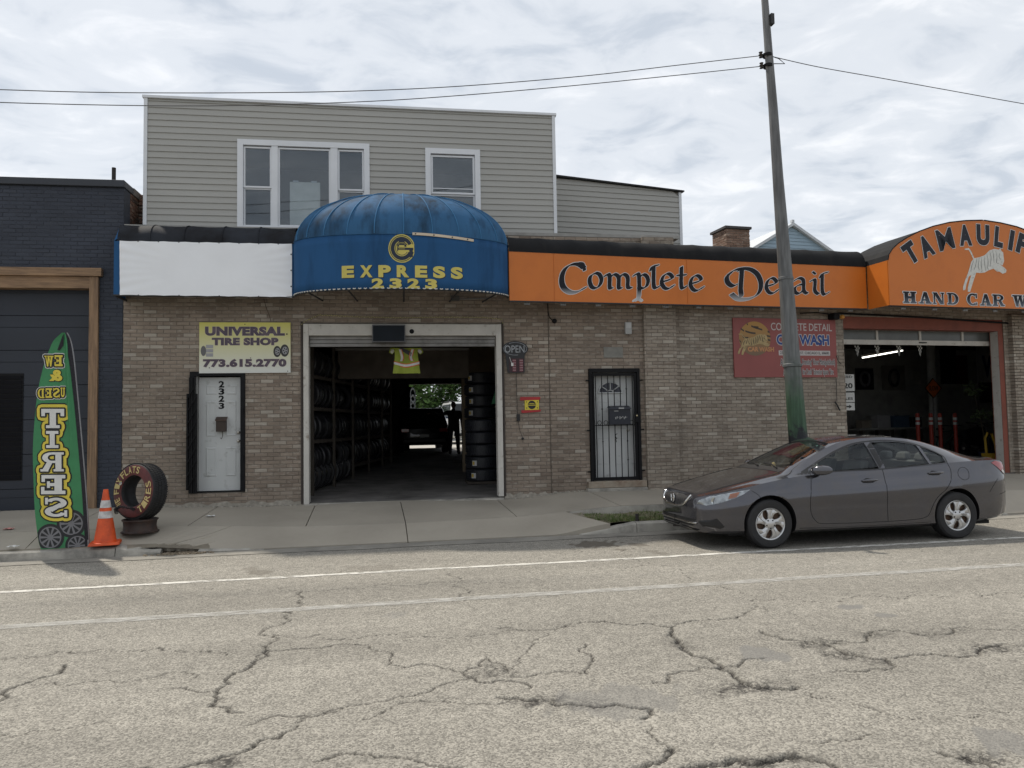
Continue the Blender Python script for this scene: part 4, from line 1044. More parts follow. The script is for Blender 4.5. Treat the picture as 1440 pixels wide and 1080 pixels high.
# overhead door panels
zs = [F1.pix(60, y_, -.2)[1] for y_ in (722, 687, 638.5, 590, 541.5, 492.6, 444, 396)]
nd_m = M('navy_door', (.022, .027, .038), .55, var=.12, vs=3, stretch=(.5, 1, 1))
for k in range(7):
    a, b = zs[k] + .006, zs[k + 1] - .004
    q = MB(); g_ = a + (b - a) * .66
    q.box(NXL + .03, px_l, .20, .25, a, g_ - .007); q.box(NXL + .03, px_l, .20, .25, g_ + .007, b); q.box(NXL + .03, px_l, .212, .25, g_ - .0069, g_ + .0069)
    q.build('door_section', nd_m, NAVY)
MB().box(NXL + .03, px_l, .251, .28, .2, tzb).build('door_backing', M('black_gap', (.006, .006, .007), .9), NAVY)
MB().box(NXL + .03, px_l, .15, .249, .2, zs[0] + .0).build('door_bottom_seal', black_metal, NAVY)
# dark louvred panel in the door
a, b, c, d = F1.box(-60, 527, 30, 675, -.19); a = NXL + .16
q = MB(); n = 22
for k in range(n):
    z0 = c + (d - c) * k / n; q.box(a, b, .180, .199, z0, z0 + (d - c) / n * .7)
q.build('louvre_slats', M('louvre_black', (.009, .009, .011), .8, spec=.1), NAVY)
MB().box(a - .02, b + .02, .19, .1995, c - .02, d + .02).build('louvre_backing', M('black_gap'), NAVY)
x, z = F1.pix(160, 252, -.8); x2, z2 = F1.pix(160, 236, -.8)
MB().tube([(x, .8, ncop - .5), (x, .8, z2)], .035, 10).build('roof_pipe', M('rusty_black'), NAVY)
# dry weeds between the roofs
q = MB()
for k in range(300):
    x = XL + RND.uniform(-.0, .35); z = ZTOP + .06 + RND.uniform(0, .22); s = RND.uniform(.01, .03); a = RND.uniform(0, 6.28)
    q.add([(x, .5, z), (x + s * math.cos(a), .5 + s * math.sin(a), z + s), (x + s * .5, .5, z + s * 1.5)], [(0, 1, 2)])
tag(q.build('dead_ivy', M('dead_ivy', (.04, .035, .03), .9)), None, None, kind='stuff').parent = SHOP
bpy.data.objects['dead_ivy'].location = (0, 0, 0)

# ================================================================== car wash building (frame F2)
WASH = fthing(F2, 'brick_car_wash_building', 'greyish tan brick car wash bay with rust red door surround', 'building')
wx0, wx1 = F2.pix(1190, 560)[0], F2.pix(1416, 560)[0]; wz1 = F2.pix(1300, 447)[1]
WXR = wx1 + 9
hw2 = [(wx0, wx1, -1, wz1)]
q = MB(); wall_cells(q, .0, WXR, -.05, ZTOP - .2, hw2, .006, .30); q.build('wall', mortar, WASH)
lay_bricks(WASH, F2, courses(.0, WXR, zb0, ZTOP - .2, hw2, RND), 0, .014, gry_s, gry_j, 300, RND)
pa, pb = F2.pix(1422, 560)[0], F2.pix(1422, 560)[0] + .6
lay_bricks(WASH, F2, courses(pa, pb, zb0, wz1 + .1, [], RND), -.12, .12, gry_s, gry_j, 0, RND)
rust = M('rust_red_paint', (.215, .062, .040), .65, var=.12, vs=3, col2=(.15, .045, .03), c2s=3)
hz0, hz1 = F2.pix(1300, 464, -.05)[1], wz1
MB().box(wx0 + .002, wx1 - .13, .02, .24, hz0, hz1 - .004).build('door_header', rust, WASH)
MB().box(wx1 - .13, wx1 - .002, .02, .24, .3, hz1 - .004).build('door_surround', rust, WASH)
jx0, jx1 = F2.pix(1407, 560, -.08)[0], wx1 - .132
MB().box(jx0, jx1, .03, .22, .40, hz0 - .004).build('door_jamb', white_old, WASH)
# raised sectional door with four panes
da, db = F2.pix(1300, 485.5, -.3)[1], F2.pix(1300, 464, -.3)[1]
q = MB(); q.box(wx0 + .01, jx0 - .004, .28, .32, da, da + .10); q.box(wx0 + .01, jx0 - .004, .28, .32, db - .03, db + .1)
sec = q.build('door_section', white_old, WASH)
mull = [F2.pix(p_, 474, -.3)[0] for p_ in (1190, 1232.5, 1293, 1352.5, 1404, 1408)]
for m_ in mull[1:5]: MB().box(m_ - .025, m_ + .025, .275, .325, da + .1, db - .03).build('mullion', white_old, sec)
pg_ = M('dusty_pane', (.10, .105, .10), .3, var=.2)
mm = [wx0 + .01] + mull[1:5]
for a, b in zip(mm[:-1], mm[1:]): MB().box(a + .027, b - .027, .298, .304, da + .101, db - .031).build('pane', pg_, sec)
MB().box(mull[2] - .09 + .05, mull[2] + .09 + .05, .25, .28, da + .04, da + .06).build('handle', black_metal, sec)
# interior
ifl = M('wash_floor', (.11, .105, .10), .7, var=.3, vs=2); iwl = M('wash_wall', (.40, .40, .38), .8, var=.15, vs=2, col2=(.25, .25, .24), c2s=2)
MB().box(wx0 - 1.2, wx1 + 9.0, .0, 8.6, .30, .43).build('wash_floor', ifl, WASH)
MB().box(wx0 - 1.2, wx1 + 9.0, 7.6, 7.8, .43, 4.3).build('rear_wall', iwl, WASH)
MB().box(wx0 - 1.4, wx0 - 1.2, .31, 7.8, .43, 4.3).build('side_wall', iwl, WASH)
MB().box(wx1 + 8.8, wx1 + 9.0, .31, 7.59, .43, 4.3).build('side_wall', iwl, WASH)
MB().box(wx0 - 1.2, wx1 + 9.0, .31, 7.8, 4.1, 4.3).build('wash_ceiling', dark_in, WASH)
for k in range(5): MB().box(wx0 - 1.2, wx1 + 8.8, 1.5 + k * 1.35, 1.62 + k * 1.35, 3.85, 4.099).build('ceiling_joist', M('old_joist'), WASH)
cx_ = F2.pix(1312, 560, -5.0)[0]
MB().lathe([(.12, .43), (.12, 4.09)], 16, (cx_, 5.0, 0)).build('column', iwl, WASH, smooth=30)
# chimney and blue gable behind
ch = fthing(F2, 'brick_chimney', 'square red brick chimney with dark cap on the roof behind', 'chimney')
cy = 6.0
a, zt = F2.pix(1021, 321, -cy); b, _ = F2.pix(1054, 321, -cy); zc0 = ZTOP - .3
lay_bricks(ch, F2, courses(a, b, zc0, zt, [], RND), cy, .12, red_j, brick_mat('chimney_brick', (.20, .125, .09), (.3, .22, .17), (.12, .075, .055), False), 0, RND)
q = MB(); lst = courses(cy, cy + (b - a), zc0, zt, [], RND); tn = []
for (p, r_, c, d, k) in lst: q.box(a, a + .1, p, r_, c, d); tn += [RND.random()] * 6
so = q.build('brickwork', bpy.data.materials['chimney_brick'], ch); so['kind'] = 'stuff'; at = so.data.attributes.new('tone', 'FLOAT', 'FACE'); at.data.foreach_set('value', tn)
MB().box(a + .008, b - .008, cy + .008, cy + (b - a) - .008, zc0, zt).build('core', mortar, ch)
MB().box(a - .05, b + .04, cy - .05, cy + (b - a) + .05, zt + .001, zt + .07).build('cap', M('chimney_cap', (.06, .055, .055), .8), ch)
FB = F2; by = 17.0
hs = fthing(F2, 'blue_gable_house', 'pale blue sided house gable rising behind the orange sign', 'house')
ax_, az = F2.pix(1113, 319, -by); lx, lz = F2.pix(1056, 352, -by); rx, rz = F2.pix(1170, 353, -by)
bs_ = M('blue_siding', (.27, .36, .43), .6, var=.06); pz = .16
lz = min(lz, rz); z = lz - 3.0; 
while z < az - .05:
    zt2 = min(z + pz, az); f = lambda q_: 0 if q_ < lz else (q_ - lz) / (az - lz)
    l0, r0 = lx + (ax_ - lx) * f(z), rx + (ax_ - rx) * f(z); l1, r1 = lx + (ax_ - lx) * f(zt2), rx + (ax_ - rx) * f(zt2)
    MB().add([(l0, by - .03, z), (r0, by - .03, z), (r1, by - .005, zt2), (l1, by - .005, zt2), (l0, by, z), (r0, by, z), (r1, by, zt2), (l1, by, zt2)], [(0, 1, 2, 3), (0, 4, 5, 1), (1, 5, 6, 2), (0, 3, 7, 4)]).build('siding_board', bs_, hs)
    z += pz
MB().prism([(lx, -.0), (rx, -.0), (rx, lz), (ax_, az), (lx, lz)], by + .001, by + 9).build('wall', bs_, hs)
for (p, r_) in ((lx, lz), (rx, rz)), :
    pass
for (p, sg_) in ((lx, -1), (rx, 1)):
    q = MB(); e0 = (p + sg_ * .25, lz - .18); q.add([(e0[0], by - .18, e0[1]), (ax_, by - .18, az + .03), (ax_, by + 9, az + .03), (e0[0], by + 9, e0[1]), (e0[0], by - .18, e0[1] + .14), (ax_, by - .18, az + .17), (ax_, by + 9, az + .17), (e0[0], by + 9, e0[1] + .14)],
        [(0, 1, 2, 3), (4, 5, 6, 7), (0, 4, 5, 1), (3, 2, 6, 7), (0, 3, 7, 4)]); q.build('roof', M('pale_rake', (.5, .52, .54), .7), hs, fixn=True)
MB().box(ax_ - .06, ax_ + .06, by - .15, by - .0, az + .17, az + .30).build('finial', M('pale_rake'), hs)
# ================================================================== lettering tools
def dilate(poly, d):
    """grow a convex polygon outwards by d"""
    n = len(poly); a = sum(poly[i][0] * poly[(i + 1) % n][1] - poly[(i + 1) % n][0] * poly[i][1] for i in range(n))
    if a < 0: poly = poly[::-1]
    out = []
    for i in range(n):
        p0, p, p1 = poly[i - 1], poly[i], poly[(i + 1) % n]
        e0 = Vector((p[0] - p0[0], p[1] - p0[1])); e1 = Vector((p1[0] - p[0], p1[1] - p[1]))
        if e0.length < 1e-9 or e1.length < 1e-9: out.append(p); continue
        e0.normalize(); e1.normalize(); n0 = Vector((e0.y, -e0.x)); n1 = Vector((e1.y, -e1.x)); m_ = n0 + n1
        if m_.length > 1e-6: m_.normalize()
        for nn in (n0, m_, n1): out.append((p[0] + nn.x * d, p[1] + nn.y * d))
    return out
def R4(a, b, c, d): return [(a, c), (b, c), (b, d), (a, d)]
def ARC(cx, cy, rx, ry, t0, t1, wx, wy, n=10):
    o = []
    for k in range(n):
        a, b = rad(t0 + (t1 - t0) * k / n), rad(t0 + (t1 - t0) * (k + 1) / n)
        o.append([(cx + rx * math.cos(a), cy + ry * math.sin(a)), (cx + rx * math.cos(b), cy + ry * math.sin(b)), (cx + (rx - wx) * math.cos(b), cy + (ry - wy) * math.sin(b)), (cx + (rx - wx) * math.cos(a), cy + (ry - wy) * math.sin(a))])
    return o
SLAB = {
 'H': [R4(.10, .38, 0, 1), R4(.62, .90, 0, 1), R4(.36, .64, .40, .60), R4(0, .46, 0, .13), R4(0, .46, .87, 1), R4(.54, 1, 0, .13), R4(.54, 1, .87, 1)],
 'A': [[(.10, 0), (.26, 0), (.54, 1), (.40, 1)], [(.38, 1), (.64, 1), (.94, 0), (.62, 0)], R4(.26, .70, .26, .38), R4(0, .38, 0, .12), R4(.54, 1, 0, .12)],
 'N': [R4(.08, .20, 0, 1), R4(.80, .92, 0, 1), [(.06, 1), (.36, 1), (.94, 0), (.64, 0)], R4(0, .30, 0, .1), R4(.68, 1, .9, 1), R4(0, .25, .9, 1)],
 'D': [R4(.10, .36, 0, 1), R4(0, .42, 0, .12), R4(0, .42, .88, 1), R4(.36, .5, .88, 1), R4(.36, .5, 0, .12)] + ARC(.46, .5, .52, .5, -90, 90, .26, .13, 12),
 'C': ARC(.52, .5, .52, .52, 50, 310, .27, .13, 16) + [R4(.80, .92, .62, 1), R4(.82, .92, .02, .25)],
 'R': [R4(.10, .36, 0, 1), R4(0, .44, 0, .12), R4(0, .44, .88, 1), R4(.36, .55, .88, 1), R4(.36, .6, .44, .56), [(.48, .48), (.72, .48), (.96, 0), (.68, 0)], R4(.66, 1, 0, .12)] + ARC(.52, .72, .40, .28, -90, 90, .24, .12, 8),
 'W': [[(.08, 1), (.30, 1), (.42, 0), (.26, 0)], [(.26, 0), (.38, 0), (.54, .9), (.48, .95)], [(.44, 1), (.62, 1), (.76, 0), (.60, 0)], [(.64, 0), (.74, 0), (.92, 1), (.82, 1)], R4(0, .38, .88, 1), R4(.40, .68, .88, 1), R4(.76, 1, .88, 1)],
 'S': ARC(.5, .72, .46, .28, 20, 250, .26, .14, 12) + ARC(.5, .28, .48, .28, -160, 70, .26, .14, 12) + [[(.18, .60), (.34, .72), (.86, .42), (.66, .26)], R4(.84, .96, .66, 1), R4(.02, .14, 0, .34)],
 'T': [R4(.36, .64, 0, 1), R4(0, 1, .80, 1), R4(0, .16, .62, 1), R4(.84, 1, .62, 1), R4(.20, .80, 0, .15)],
 'I': [R4(.34, .66, 0, 1), R4(.10, .90, .83, 1), R4(.10, .90, 0, .17)],
 'E': [R4(.14, .44, 0, 1), R4(0, .96, .82, 1), R4(0, .98, 0, .18), R4(.40, .70, .42, .58), R4(.82, .96, .64, .84), R4(.84, .98, .16, .38), R4(.62, .74, .33, .67)],
 'U': [R4(.10, .36, .3, 1), R4(.66, .90, .3, 1), R4(0, .44, .86, 1), R4(.56, 1, .86, 1)] + ARC(.5, .36, .40, .36, 180, 360, .26, .18, 10),
}
def glyph(mb, ch, fn, grow=0.0, eps=.0002, sq=1.0):
    """fn(u, v, layer) -> point"""
    for i, p in enumerate(SLAB[ch]):
        q = dilate([(x * sq, y) for x, y in p], grow) if grow else [(x * sq, y) for x, y in p]
        n = len(q); a = sum(q[j][0] * q[(j + 1) % n][1] - q[(j + 1) % n][0] * q[j][1] for j in range(n))
        if a < 0: q = q[::-1]
        mb.add([fn(x / sq, y, i * eps) for x, y in q], [tuple(range(n))])
ink = M('ink_black', (.012, .012, .014), .5, var=.05)
ink_w = M('ink_white', (.60, .60, .58), .55, var=.05)
ink_y = M('ink_yellow', (.52, .44, .10), .5, var=.08)
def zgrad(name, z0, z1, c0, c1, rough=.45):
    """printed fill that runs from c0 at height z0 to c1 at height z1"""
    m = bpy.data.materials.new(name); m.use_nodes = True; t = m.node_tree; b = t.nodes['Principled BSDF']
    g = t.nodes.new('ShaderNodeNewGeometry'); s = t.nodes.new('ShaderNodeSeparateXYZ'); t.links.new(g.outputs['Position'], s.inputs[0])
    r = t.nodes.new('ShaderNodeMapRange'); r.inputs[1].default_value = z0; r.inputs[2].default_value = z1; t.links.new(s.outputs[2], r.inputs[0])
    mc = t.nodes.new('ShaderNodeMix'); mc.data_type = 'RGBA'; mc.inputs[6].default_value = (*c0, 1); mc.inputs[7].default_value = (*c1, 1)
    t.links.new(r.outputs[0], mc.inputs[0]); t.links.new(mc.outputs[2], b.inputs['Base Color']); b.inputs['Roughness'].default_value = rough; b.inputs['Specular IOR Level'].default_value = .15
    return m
# ================================================================== awnings
def fabric(name, col, grime, t=(.45, .7), s=2.0, st=(1.2, 1.2, .25), rough=.75):
    return M(name, col, rough, var=.10, vs=3, stretch=st, col2=grime, c2s=s, c2t=t, bump=.15, bs=8, bdist=.01, spec=.12)
blue = fabric('blue_canvas', (.022, .082, .195), (.012, .036, .080), (.50, .80))
blue_top = fabric('mildewed_blue_canvas', (.036, .108, .215), (.014, .026, .042), (.44, .70), 2.6)
blk = fabric('black_canvas', (.013, .013, .014), (.022, .021, .020), (.5, .8), 3)
blk2 = fabric('grey_black_canvas', (.030, .034, .042), (.014, .014, .016), (.4, .65), 1.5, (1, 1, 1))
orange = M('orange_vinyl', (.52, .145, .018), .42, var=.04, vs=1.5, col2=(.46, .125, .016), c2s=2.5, c2t=(.5, .8), bump=.08, bs=5, bdist=.01)
navy_in = M('awning_frame', (.03, .03, .032), .7)
# ---- left awning with the white banner
NL = .55
AW1 = fthing(F1, 'banner_awning', 'low blue awning carrying a blank white banner above the white door', 'awning')
x0, x1 = F1.pix(160, 380, NL)[0], F1.pix(412.5, 380, NL)[0] + .02
zs_, zb_ = F1.pix(290, 341, NL)[1], F1.pix(290, 417, NL)[1]; zt_ = F1.pix(290, 318.5, .15)[1]
def qr(u, v, x0=x0, x1=x1):     # rounded top
    x = x0 + (x1 - x0) * u; a = v * math.pi / 2; sag = .02 * abs(math.sin(u * math.pi * 5)) * math.sin(v * math.pi)
    xe = x0 + .11 * (1 - math.sin(a)) if x < x0 + .001 else x
    return (xe, -NL * math.cos(a) ** .8 + sag * .6, zs_ + (zt_ - zs_) * math.sin(a) ** .9 - sag)
MB().grid(qr, 60, 10).build('rounded_top', blk2, AW1, smooth=50)
MB().add([(x0, -NL, zb_), (x1, -NL, zb_), (x1, -NL, zs_), (x0, -NL, zs_)], [(0, 1, 2, 3)]).build('front_skirt', blue, AW1, sol=.004)
q = MB(); pr = [(x0, -NL, zb_), (x0, -NL, zs_)] + [(x0 + .11 * (1 - math.sin(t * math.pi / 20)), -NL * math.cos(t * math.pi / 20) ** .8, zs_ + (zt_ - zs_) * math.sin(t * math.pi / 20) ** .9) for t in range(1, 11)] + [(x0, 0, zb_)]
q.add(pr, [tuple(range(len(pr)))]); q.build('end_panel', blue, AW1)
for px in (215, 262, 315, 365):
    xx = F1.pix(px, 330, .4)[0]; u = (xx - x0) / (x1 - x0)
    MB().tube([Vector(qr(u, v / 10)) + Vector((0, -.006, .006)) for v in range(11)], .008, 6).build('rib', blk2, AW1)
q = MB()
q.tube([(x0, -NL + .01, zb_ + .012), (x1, -NL + .01, zb_ + .012)], .018, 8); q.tube([(x0 + .01, -NL, zb_ + .012), (x0 + .01, 0, zb_ + .012)], .018, 8)
q.build('frame', navy_in, AW1)
bc = [F1.pix(a, b, NL + .012) for a, b in ((168.5, 415), (410.5, 418), (410.5, 342.8), (168, 338.2))]
ban_m = M('white_banner', (.78, .795, .82), .6, var=.03, vs=2, bump=.25, bs=3.5, bdist=.012)
def bn(u, v):
    x = (bc[0][0] * (1 - u) + bc[1][0] * u) * (1 - v) + (bc[3][0] * (1 - u) + bc[2][0] * u) * v
    z = (bc[0][1] * (1 - u) + bc[1][1] * u) * (1 - v) + (bc[3][1] * (1 - u) + bc[2][1] * u) * v
    cn = min(math.hypot(u, (1 - v) * .35), math.hypot(1 - u, v * .35), math.hypot(u, v * .35), math.hypot(1 - u, (1 - v) * .35))
    wr = .008 * math.exp(-cn * 9) * math.sin(math.atan2(v - .5, u - .5) * 22)
    z += .007 * abs(math.sin(u * math.pi * 8)) * ((1 - v) ** 6 - v ** 6)
    return (x, -NL - .012 + wr - .004 * math.sin(u * 19) * math.sin(v * 5), z)
BAN = MB().grid(bn, 120, 30).build('white_banner', ban_m, AW1, smooth=60)
for k in range(8):
    for v in (.985, .015):
        if v < .5 and k % 2: continue
        p_ = bn((k + .9) / 8.6, v)
        MB().lathe([(.001, .004), (.010, .004), (.010, 0)], 8, (p_[0], p_[1] - .002, p_[2] + (.01 if v > .5 else -.012)), 'y').build('grommet', ink, BAN)
for k in range(3):
    p_ = bn(.992, .2 + .3 * k); MB().box(p_[0], p_[0] + .018, p_[1] - .004, p_[1], p_[2] - .012, p_[2] + .012).build('grommet', ink, BAN)

# ---- blue dome awning
seam_m = M('seam_light_blue', (.045, .15, .29), .7, spec=.15)
ND0, NDC = .60, 1.38
ex0, ex1 = F1.pix(412, 380, ND0)[0] + .025, F1.pix(715, 385, ND0)[0]
DX, DW = (ex0 + ex1) / 2, (ex1 - ex0) / 2
def dn(x):
    q = 1 - min(1, abs((x - DX) / DW)) ** 2
    return ND0 + (NDC - ND0) * math.sqrt(max(q, 0))
def dpix(px, py):
    n = 1.2
    for _ in range(12): x, z = F1.pix(px, py, n); n = .5 * n + .5 * dn(x)
    return x, z
dzb = (F1.pix(412, 415.5, ND0)[1] + F1.pix(715, 420, ND0)[1] + dpix(565, 405)[1]) / 3
dzs = (F1.pix(412, 343, ND0)[1] + F1.pix(714, 349, ND0)[1] + dpix(565, 326)[1]) / 3
dzt = F1.pix(565, 269.5, .45)[1]
DOME = fthing(F1, 'dome_awning', 'big domed blue awning lettered EXPRESS 2323 over the garage', 'awning')
def skirt(phi, v, out=0.0):
    c, s = math.cos(phi), math.sin(phi)
    return (DX - (DW + out) * c, -(ND0 + (NDC - ND0 + out) * s), dzb + (dzs - dzb) * v)
def dome(phi, th):
    c, s = math.cos(phi), math.sin(phi)
    k = math.cos(th); n = (ND0 + (NDC - ND0) * s) * k ** .9
    seam = abs(math.sin(phi * 6)) 
    k2 = k * (1 - .012 * math.sin(th) * (1 - seam))
    return (DX - DW * c * k2, -max(n, 0.0) + .0, dzs + (dzt - dzs) * math.sin(th) * (1 - .010 * seam))
MB().grid(lambda u, v: skirt(math.pi * u, v), 72, 6).build('skirt', blue, DOME, smooth=60, sol=.004)
MB().grid(lambda u, v: dome(math.pi * u, v * math.pi / 2), 72, 18).build('dome', blue_top, DOME, smooth=60)
for k in range(13):
    ph = math.pi * k / 12
    if k in (0, 12): continue
    MB().tube([Vector(dome(ph, t / 16 * math.pi / 2)) * 1.0 + Vector((0, -.004, .004)) for t in range(17)], .009, 6).build('seam_rib', seam_m, DOME, smooth=60)
MB().tube([Vector(skirt(math.pi * k / 48, 1, .003)) for k in range(49)], .010, 6).build('seam_piping', blue_top, DOME, smooth=60)
q = MB()
for k in range(60):
    a = math.pi * (k + .15) / 60; b_ = math.pi * (k + .7) / 60
    q.tube([skirt(a, .012, .006), skirt((a + b_) / 2, .003, .006), skirt(b_, .012, .006)], .009, 5)
q.build('lacing', M('lacing_white', (.55, .54, .5), .7), DOME)['kind'] = 'stuff'
MB().tube([Vector(skirt(math.pi * k / 48, 0, -.02)) for k in range(49)], .018, 6).build('frame', navy_in, DOME)
for k in range(1, 6): MB().tube([Vector(skirt(math.pi * k / 6, 0, -.02)), (DX - DW * math.cos(math.pi * k / 6) * .9, 0, dzb + .02)], .014, 6).build('frame', navy_in, DOME)
def on_skirt(x, z, out=.006):
    n = dn(x); return (x, -n - out, z)
def arc_text(txt, x0, y0, x1, y1, mat, name, off):
    a = dpix(x0, (y0 + y1) / 2)[0]; b = dpix(x1, (y0 + y1) / 2)[0]; c = dpix((x0 + x1) / 2, y1)[1]; d = dpix((x0 + x1) / 2, y0)[1]
    mb = MB(); n = len(txt)
    for i, ch in enumerate(txt):
        w_ = (b - a) / n; ca = a + w_ * i + w_ * .10; cb_ = a + w_ * (i + 1) - w_ * .22
        for lay, (mat_, o_, out) in enumerate([(None, off, .007)]):
            text_mb(mb, ch, lambda u, v: on_skirt(ca + (cb_ - ca) * u, c + (d - c) * v), off, res=6)
    build_letters(mb, 'letter', mat, DOME)
    mb = MB()
    for i, ch in enumerate(txt):
        w_ = (b - a) / n; ca = a + w_ * i + w_ * .10 + .012; cb_ = a + w_ * (i + 1) - w_ * .22 + .012
        text_mb(mb, ch, lambda u, v: on_skirt(ca + (cb_ - ca) * u, c + (d - c) * v - .012, .0045), off, res=6)
    build_letters(mb, 'letter_shade', M('letter_shade', (.008, .02, .045), .6), DOME)
arc_text('EXPRESS', 478, 373, 656, 390, ink_y, 'lettering', .055)
arc_text('2323', 520, 391.5, 620, 405.5, ink_y, 'lettering', .055)
gcx, gcz = dpix(565, 349.5); gr = dpix(565, 329.5)[1] - gcz; gw = gr * .92
navy_ink = M('navy_ink', (.008, .016, .035), .5)
def gdisc(mb, polys, lay):
    for p in polys: mb.add([on_skirt(gcx + x * gw, gcz + z * gr, .006 + .0012 * lay) for x, z in p], [tuple(range(len(p)))])
def fan_(r, cut=2, n=40): return [[(0, 0), (min(cut, r * math.cos(2 * math.pi * k / n)), r * math.sin(2 * math.pi * k / n)), (min(cut, r * math.cos(2 * math.pi * (k + 1) / n)), r * math.sin(2 * math.pi * (k + 1) / n))] for k in range(n)]
q = MB(); gdisc(q, fan_(1.0, .93), 0); q.build('emblem', ink_y, DOME)
q = MB(); gdisc(q, ARC(0, 0, .92, .92, 20, 345, .05, .05, 30), 1); gdisc(q, ARC(0, 0, .82, .82, 25, 335, .27, .27, 30), 1); gdisc(q, ARC(0, 0, .49, .49, 30, 330, .04, .04, 30), 1)
gdisc(q, [R4(-.30, .86, -.10, .06), R4(.56, .82, -.60, -.1), R4(-.34, -.28, -.2, .1)], 2)
gdisc(q, [R4(-.34, .34, .24, .36), R4(-.34, -.20, .12, .26), R4(.20, .34, .12, .26), [(-.26, .38), (.26, .38), (.18, .56), (-.18, .56)]], 2); q.build('emblem_mark', navy_ink, DOME)
q = MB(); gdisc(q, [R4(-.24, .24, -.04, -.015), R4(-.18, .18, .40, .42), R4(-.30, -.2, .29, .33), R4(.2, .3, .29, .33)], 3); q.build('emblem_mark', ink_y, DOME)
pts = [dpix(580 + 86 * t / 20, 329 + 9.5 * (t / 20) ** 1.5) for t in range(21)]
q = MB()
for (xa, za), (xb, zb2) in zip(pts[:-1], pts[1:]):
    q.hexa([on_skirt(xa, za - .02, .004), on_skirt(xb, zb2 - .02, .004), on_skirt(xb, zb2 - .02, .016), on_skirt(xa, za - .02, .016), on_skirt(xa, za + .022, .004), on_skirt(xb, zb2 + .022, .004), on_skirt(xb, zb2 + .022, .016), on_skirt(xa, za + .022, .016)])
q.build('bare_seam_strip', M('beige_strip', (.55, .46, .35), .7), DOME, fixn=True)
for k in (1, 7, 13, 18): 
    xa, za = pts[k]; p_ = on_skirt(xa, za, .017); MB().lathe([(.001, .003), (.012, .003), (.012, 0)], 8, p_, 'y').build('strip_screw', ink, DOME)

# ---- long orange awning sign
NO = .40; NA = NO + .57
AW2 = fthing(F2, 'orange_sign_awning', 'long orange awning sign reading Complete Detail with black rounded top', 'awning')
ox0, ozs0 = F2.pix(715.5, 353.6, NO); ox1, ozs1 = F2.pix(1217, 375.7, NO); ozb0 = F2.pix(715.5, 422.6, NO)[1]; ozb1 = F2.pix(1217, 433.9, NO)[1]
ozt0 = F2.pix(715.5, 333, .12)[1]; ozt1 = F2.pix(1217, 354, .12)[1]
lp = lambda a, b, u: a + (b - a) * u
MB().add([(ox0, -NO, ozb0), (ox1, -NO, ozb1), (ox1, -NO, ozs1), (ox0, -NO, ozs0)], [(0, 1, 2, 3)]).build('sign_face', orange, AW2, sol=.006)
def qo(u, v):
    a = v * math.pi / 2; sag = .022 * abs(math.sin(u * math.pi * 12)) * math.sin(v * math.pi)
    return (lp(ox0, ox1, u), -(NO + .01) * math.cos(a) ** .8 + sag * .5 + (.45 * (1 - u) * 0), lp(ozs0, ozs1, u) + (lp(ozt0, ozt1, u) - lp(ozs0, ozs1, u)) * math.sin(a) ** .9 - sag)
MB().grid(qo, 120, 10).build('rounded_top', blk, AW2, smooth=50)
lwall = F2.loc(F1.world(F1.pix(715, 380)[0], 0, 0)).y     # the shop wall behind the left end
MB().add([(ox0, -NO, ozb0), (ox0, -NO, ozs0), (ox0, -.2, ozt0), (ox0, lwall, ozt0)], [(0, 1, 2, 3)]).build('end_panel', orange, AW2)
q = MB()
for px in (779, 966, 1217):
    xx = F2.pix(px, 390, NO)[0]; u = (xx - ox0) / (ox1 - ox0)
    if px < 1200: q.box(xx - .003, xx + .003, -NO - .008, -NO, lp(ozb0, ozb1, u) + .01, lp(ozs0, ozs1, u) - .01)
q.build('panel_seam', M('orange_seam', (.45, .12, .015), .6), AW2)
MB().hexa([(ox0, -NO - .012, ozb0 - .02), (ox1, -NO - .012, ozb1 - .02), (ox1, -NO + .03, ozb1 - .02), (ox0, -NO + .03, ozb0 - .02), (ox0, -NO - .012, ozb0), (ox1, -NO - .012, ozb1), (ox1, -NO + .03, ozb1), (ox0, -NO + .03, ozb0)]).build('frame', navy_in, AW2)
# downlights under the sign
for k in range(11):
    u = (k + .5) / 11; x = lp(ox0, ox1, u); zz = lp(ozb0, ozb1, u)
    q = MB()
    for j in (-1, 0, 1): q.lathe([(.001, 0), (.018, 0), (.022, .03), (.012, .05)], 8, (x + j * .035, -NO + .08, zz - .055))
    q.tube([(x - .06, -NO + .08, zz - .01), (x + .06, -NO + .08, zz - .01)], .01, 6); q.build('downlight', M('lamp_grey', (.25, .25, .25), .5), AW2)
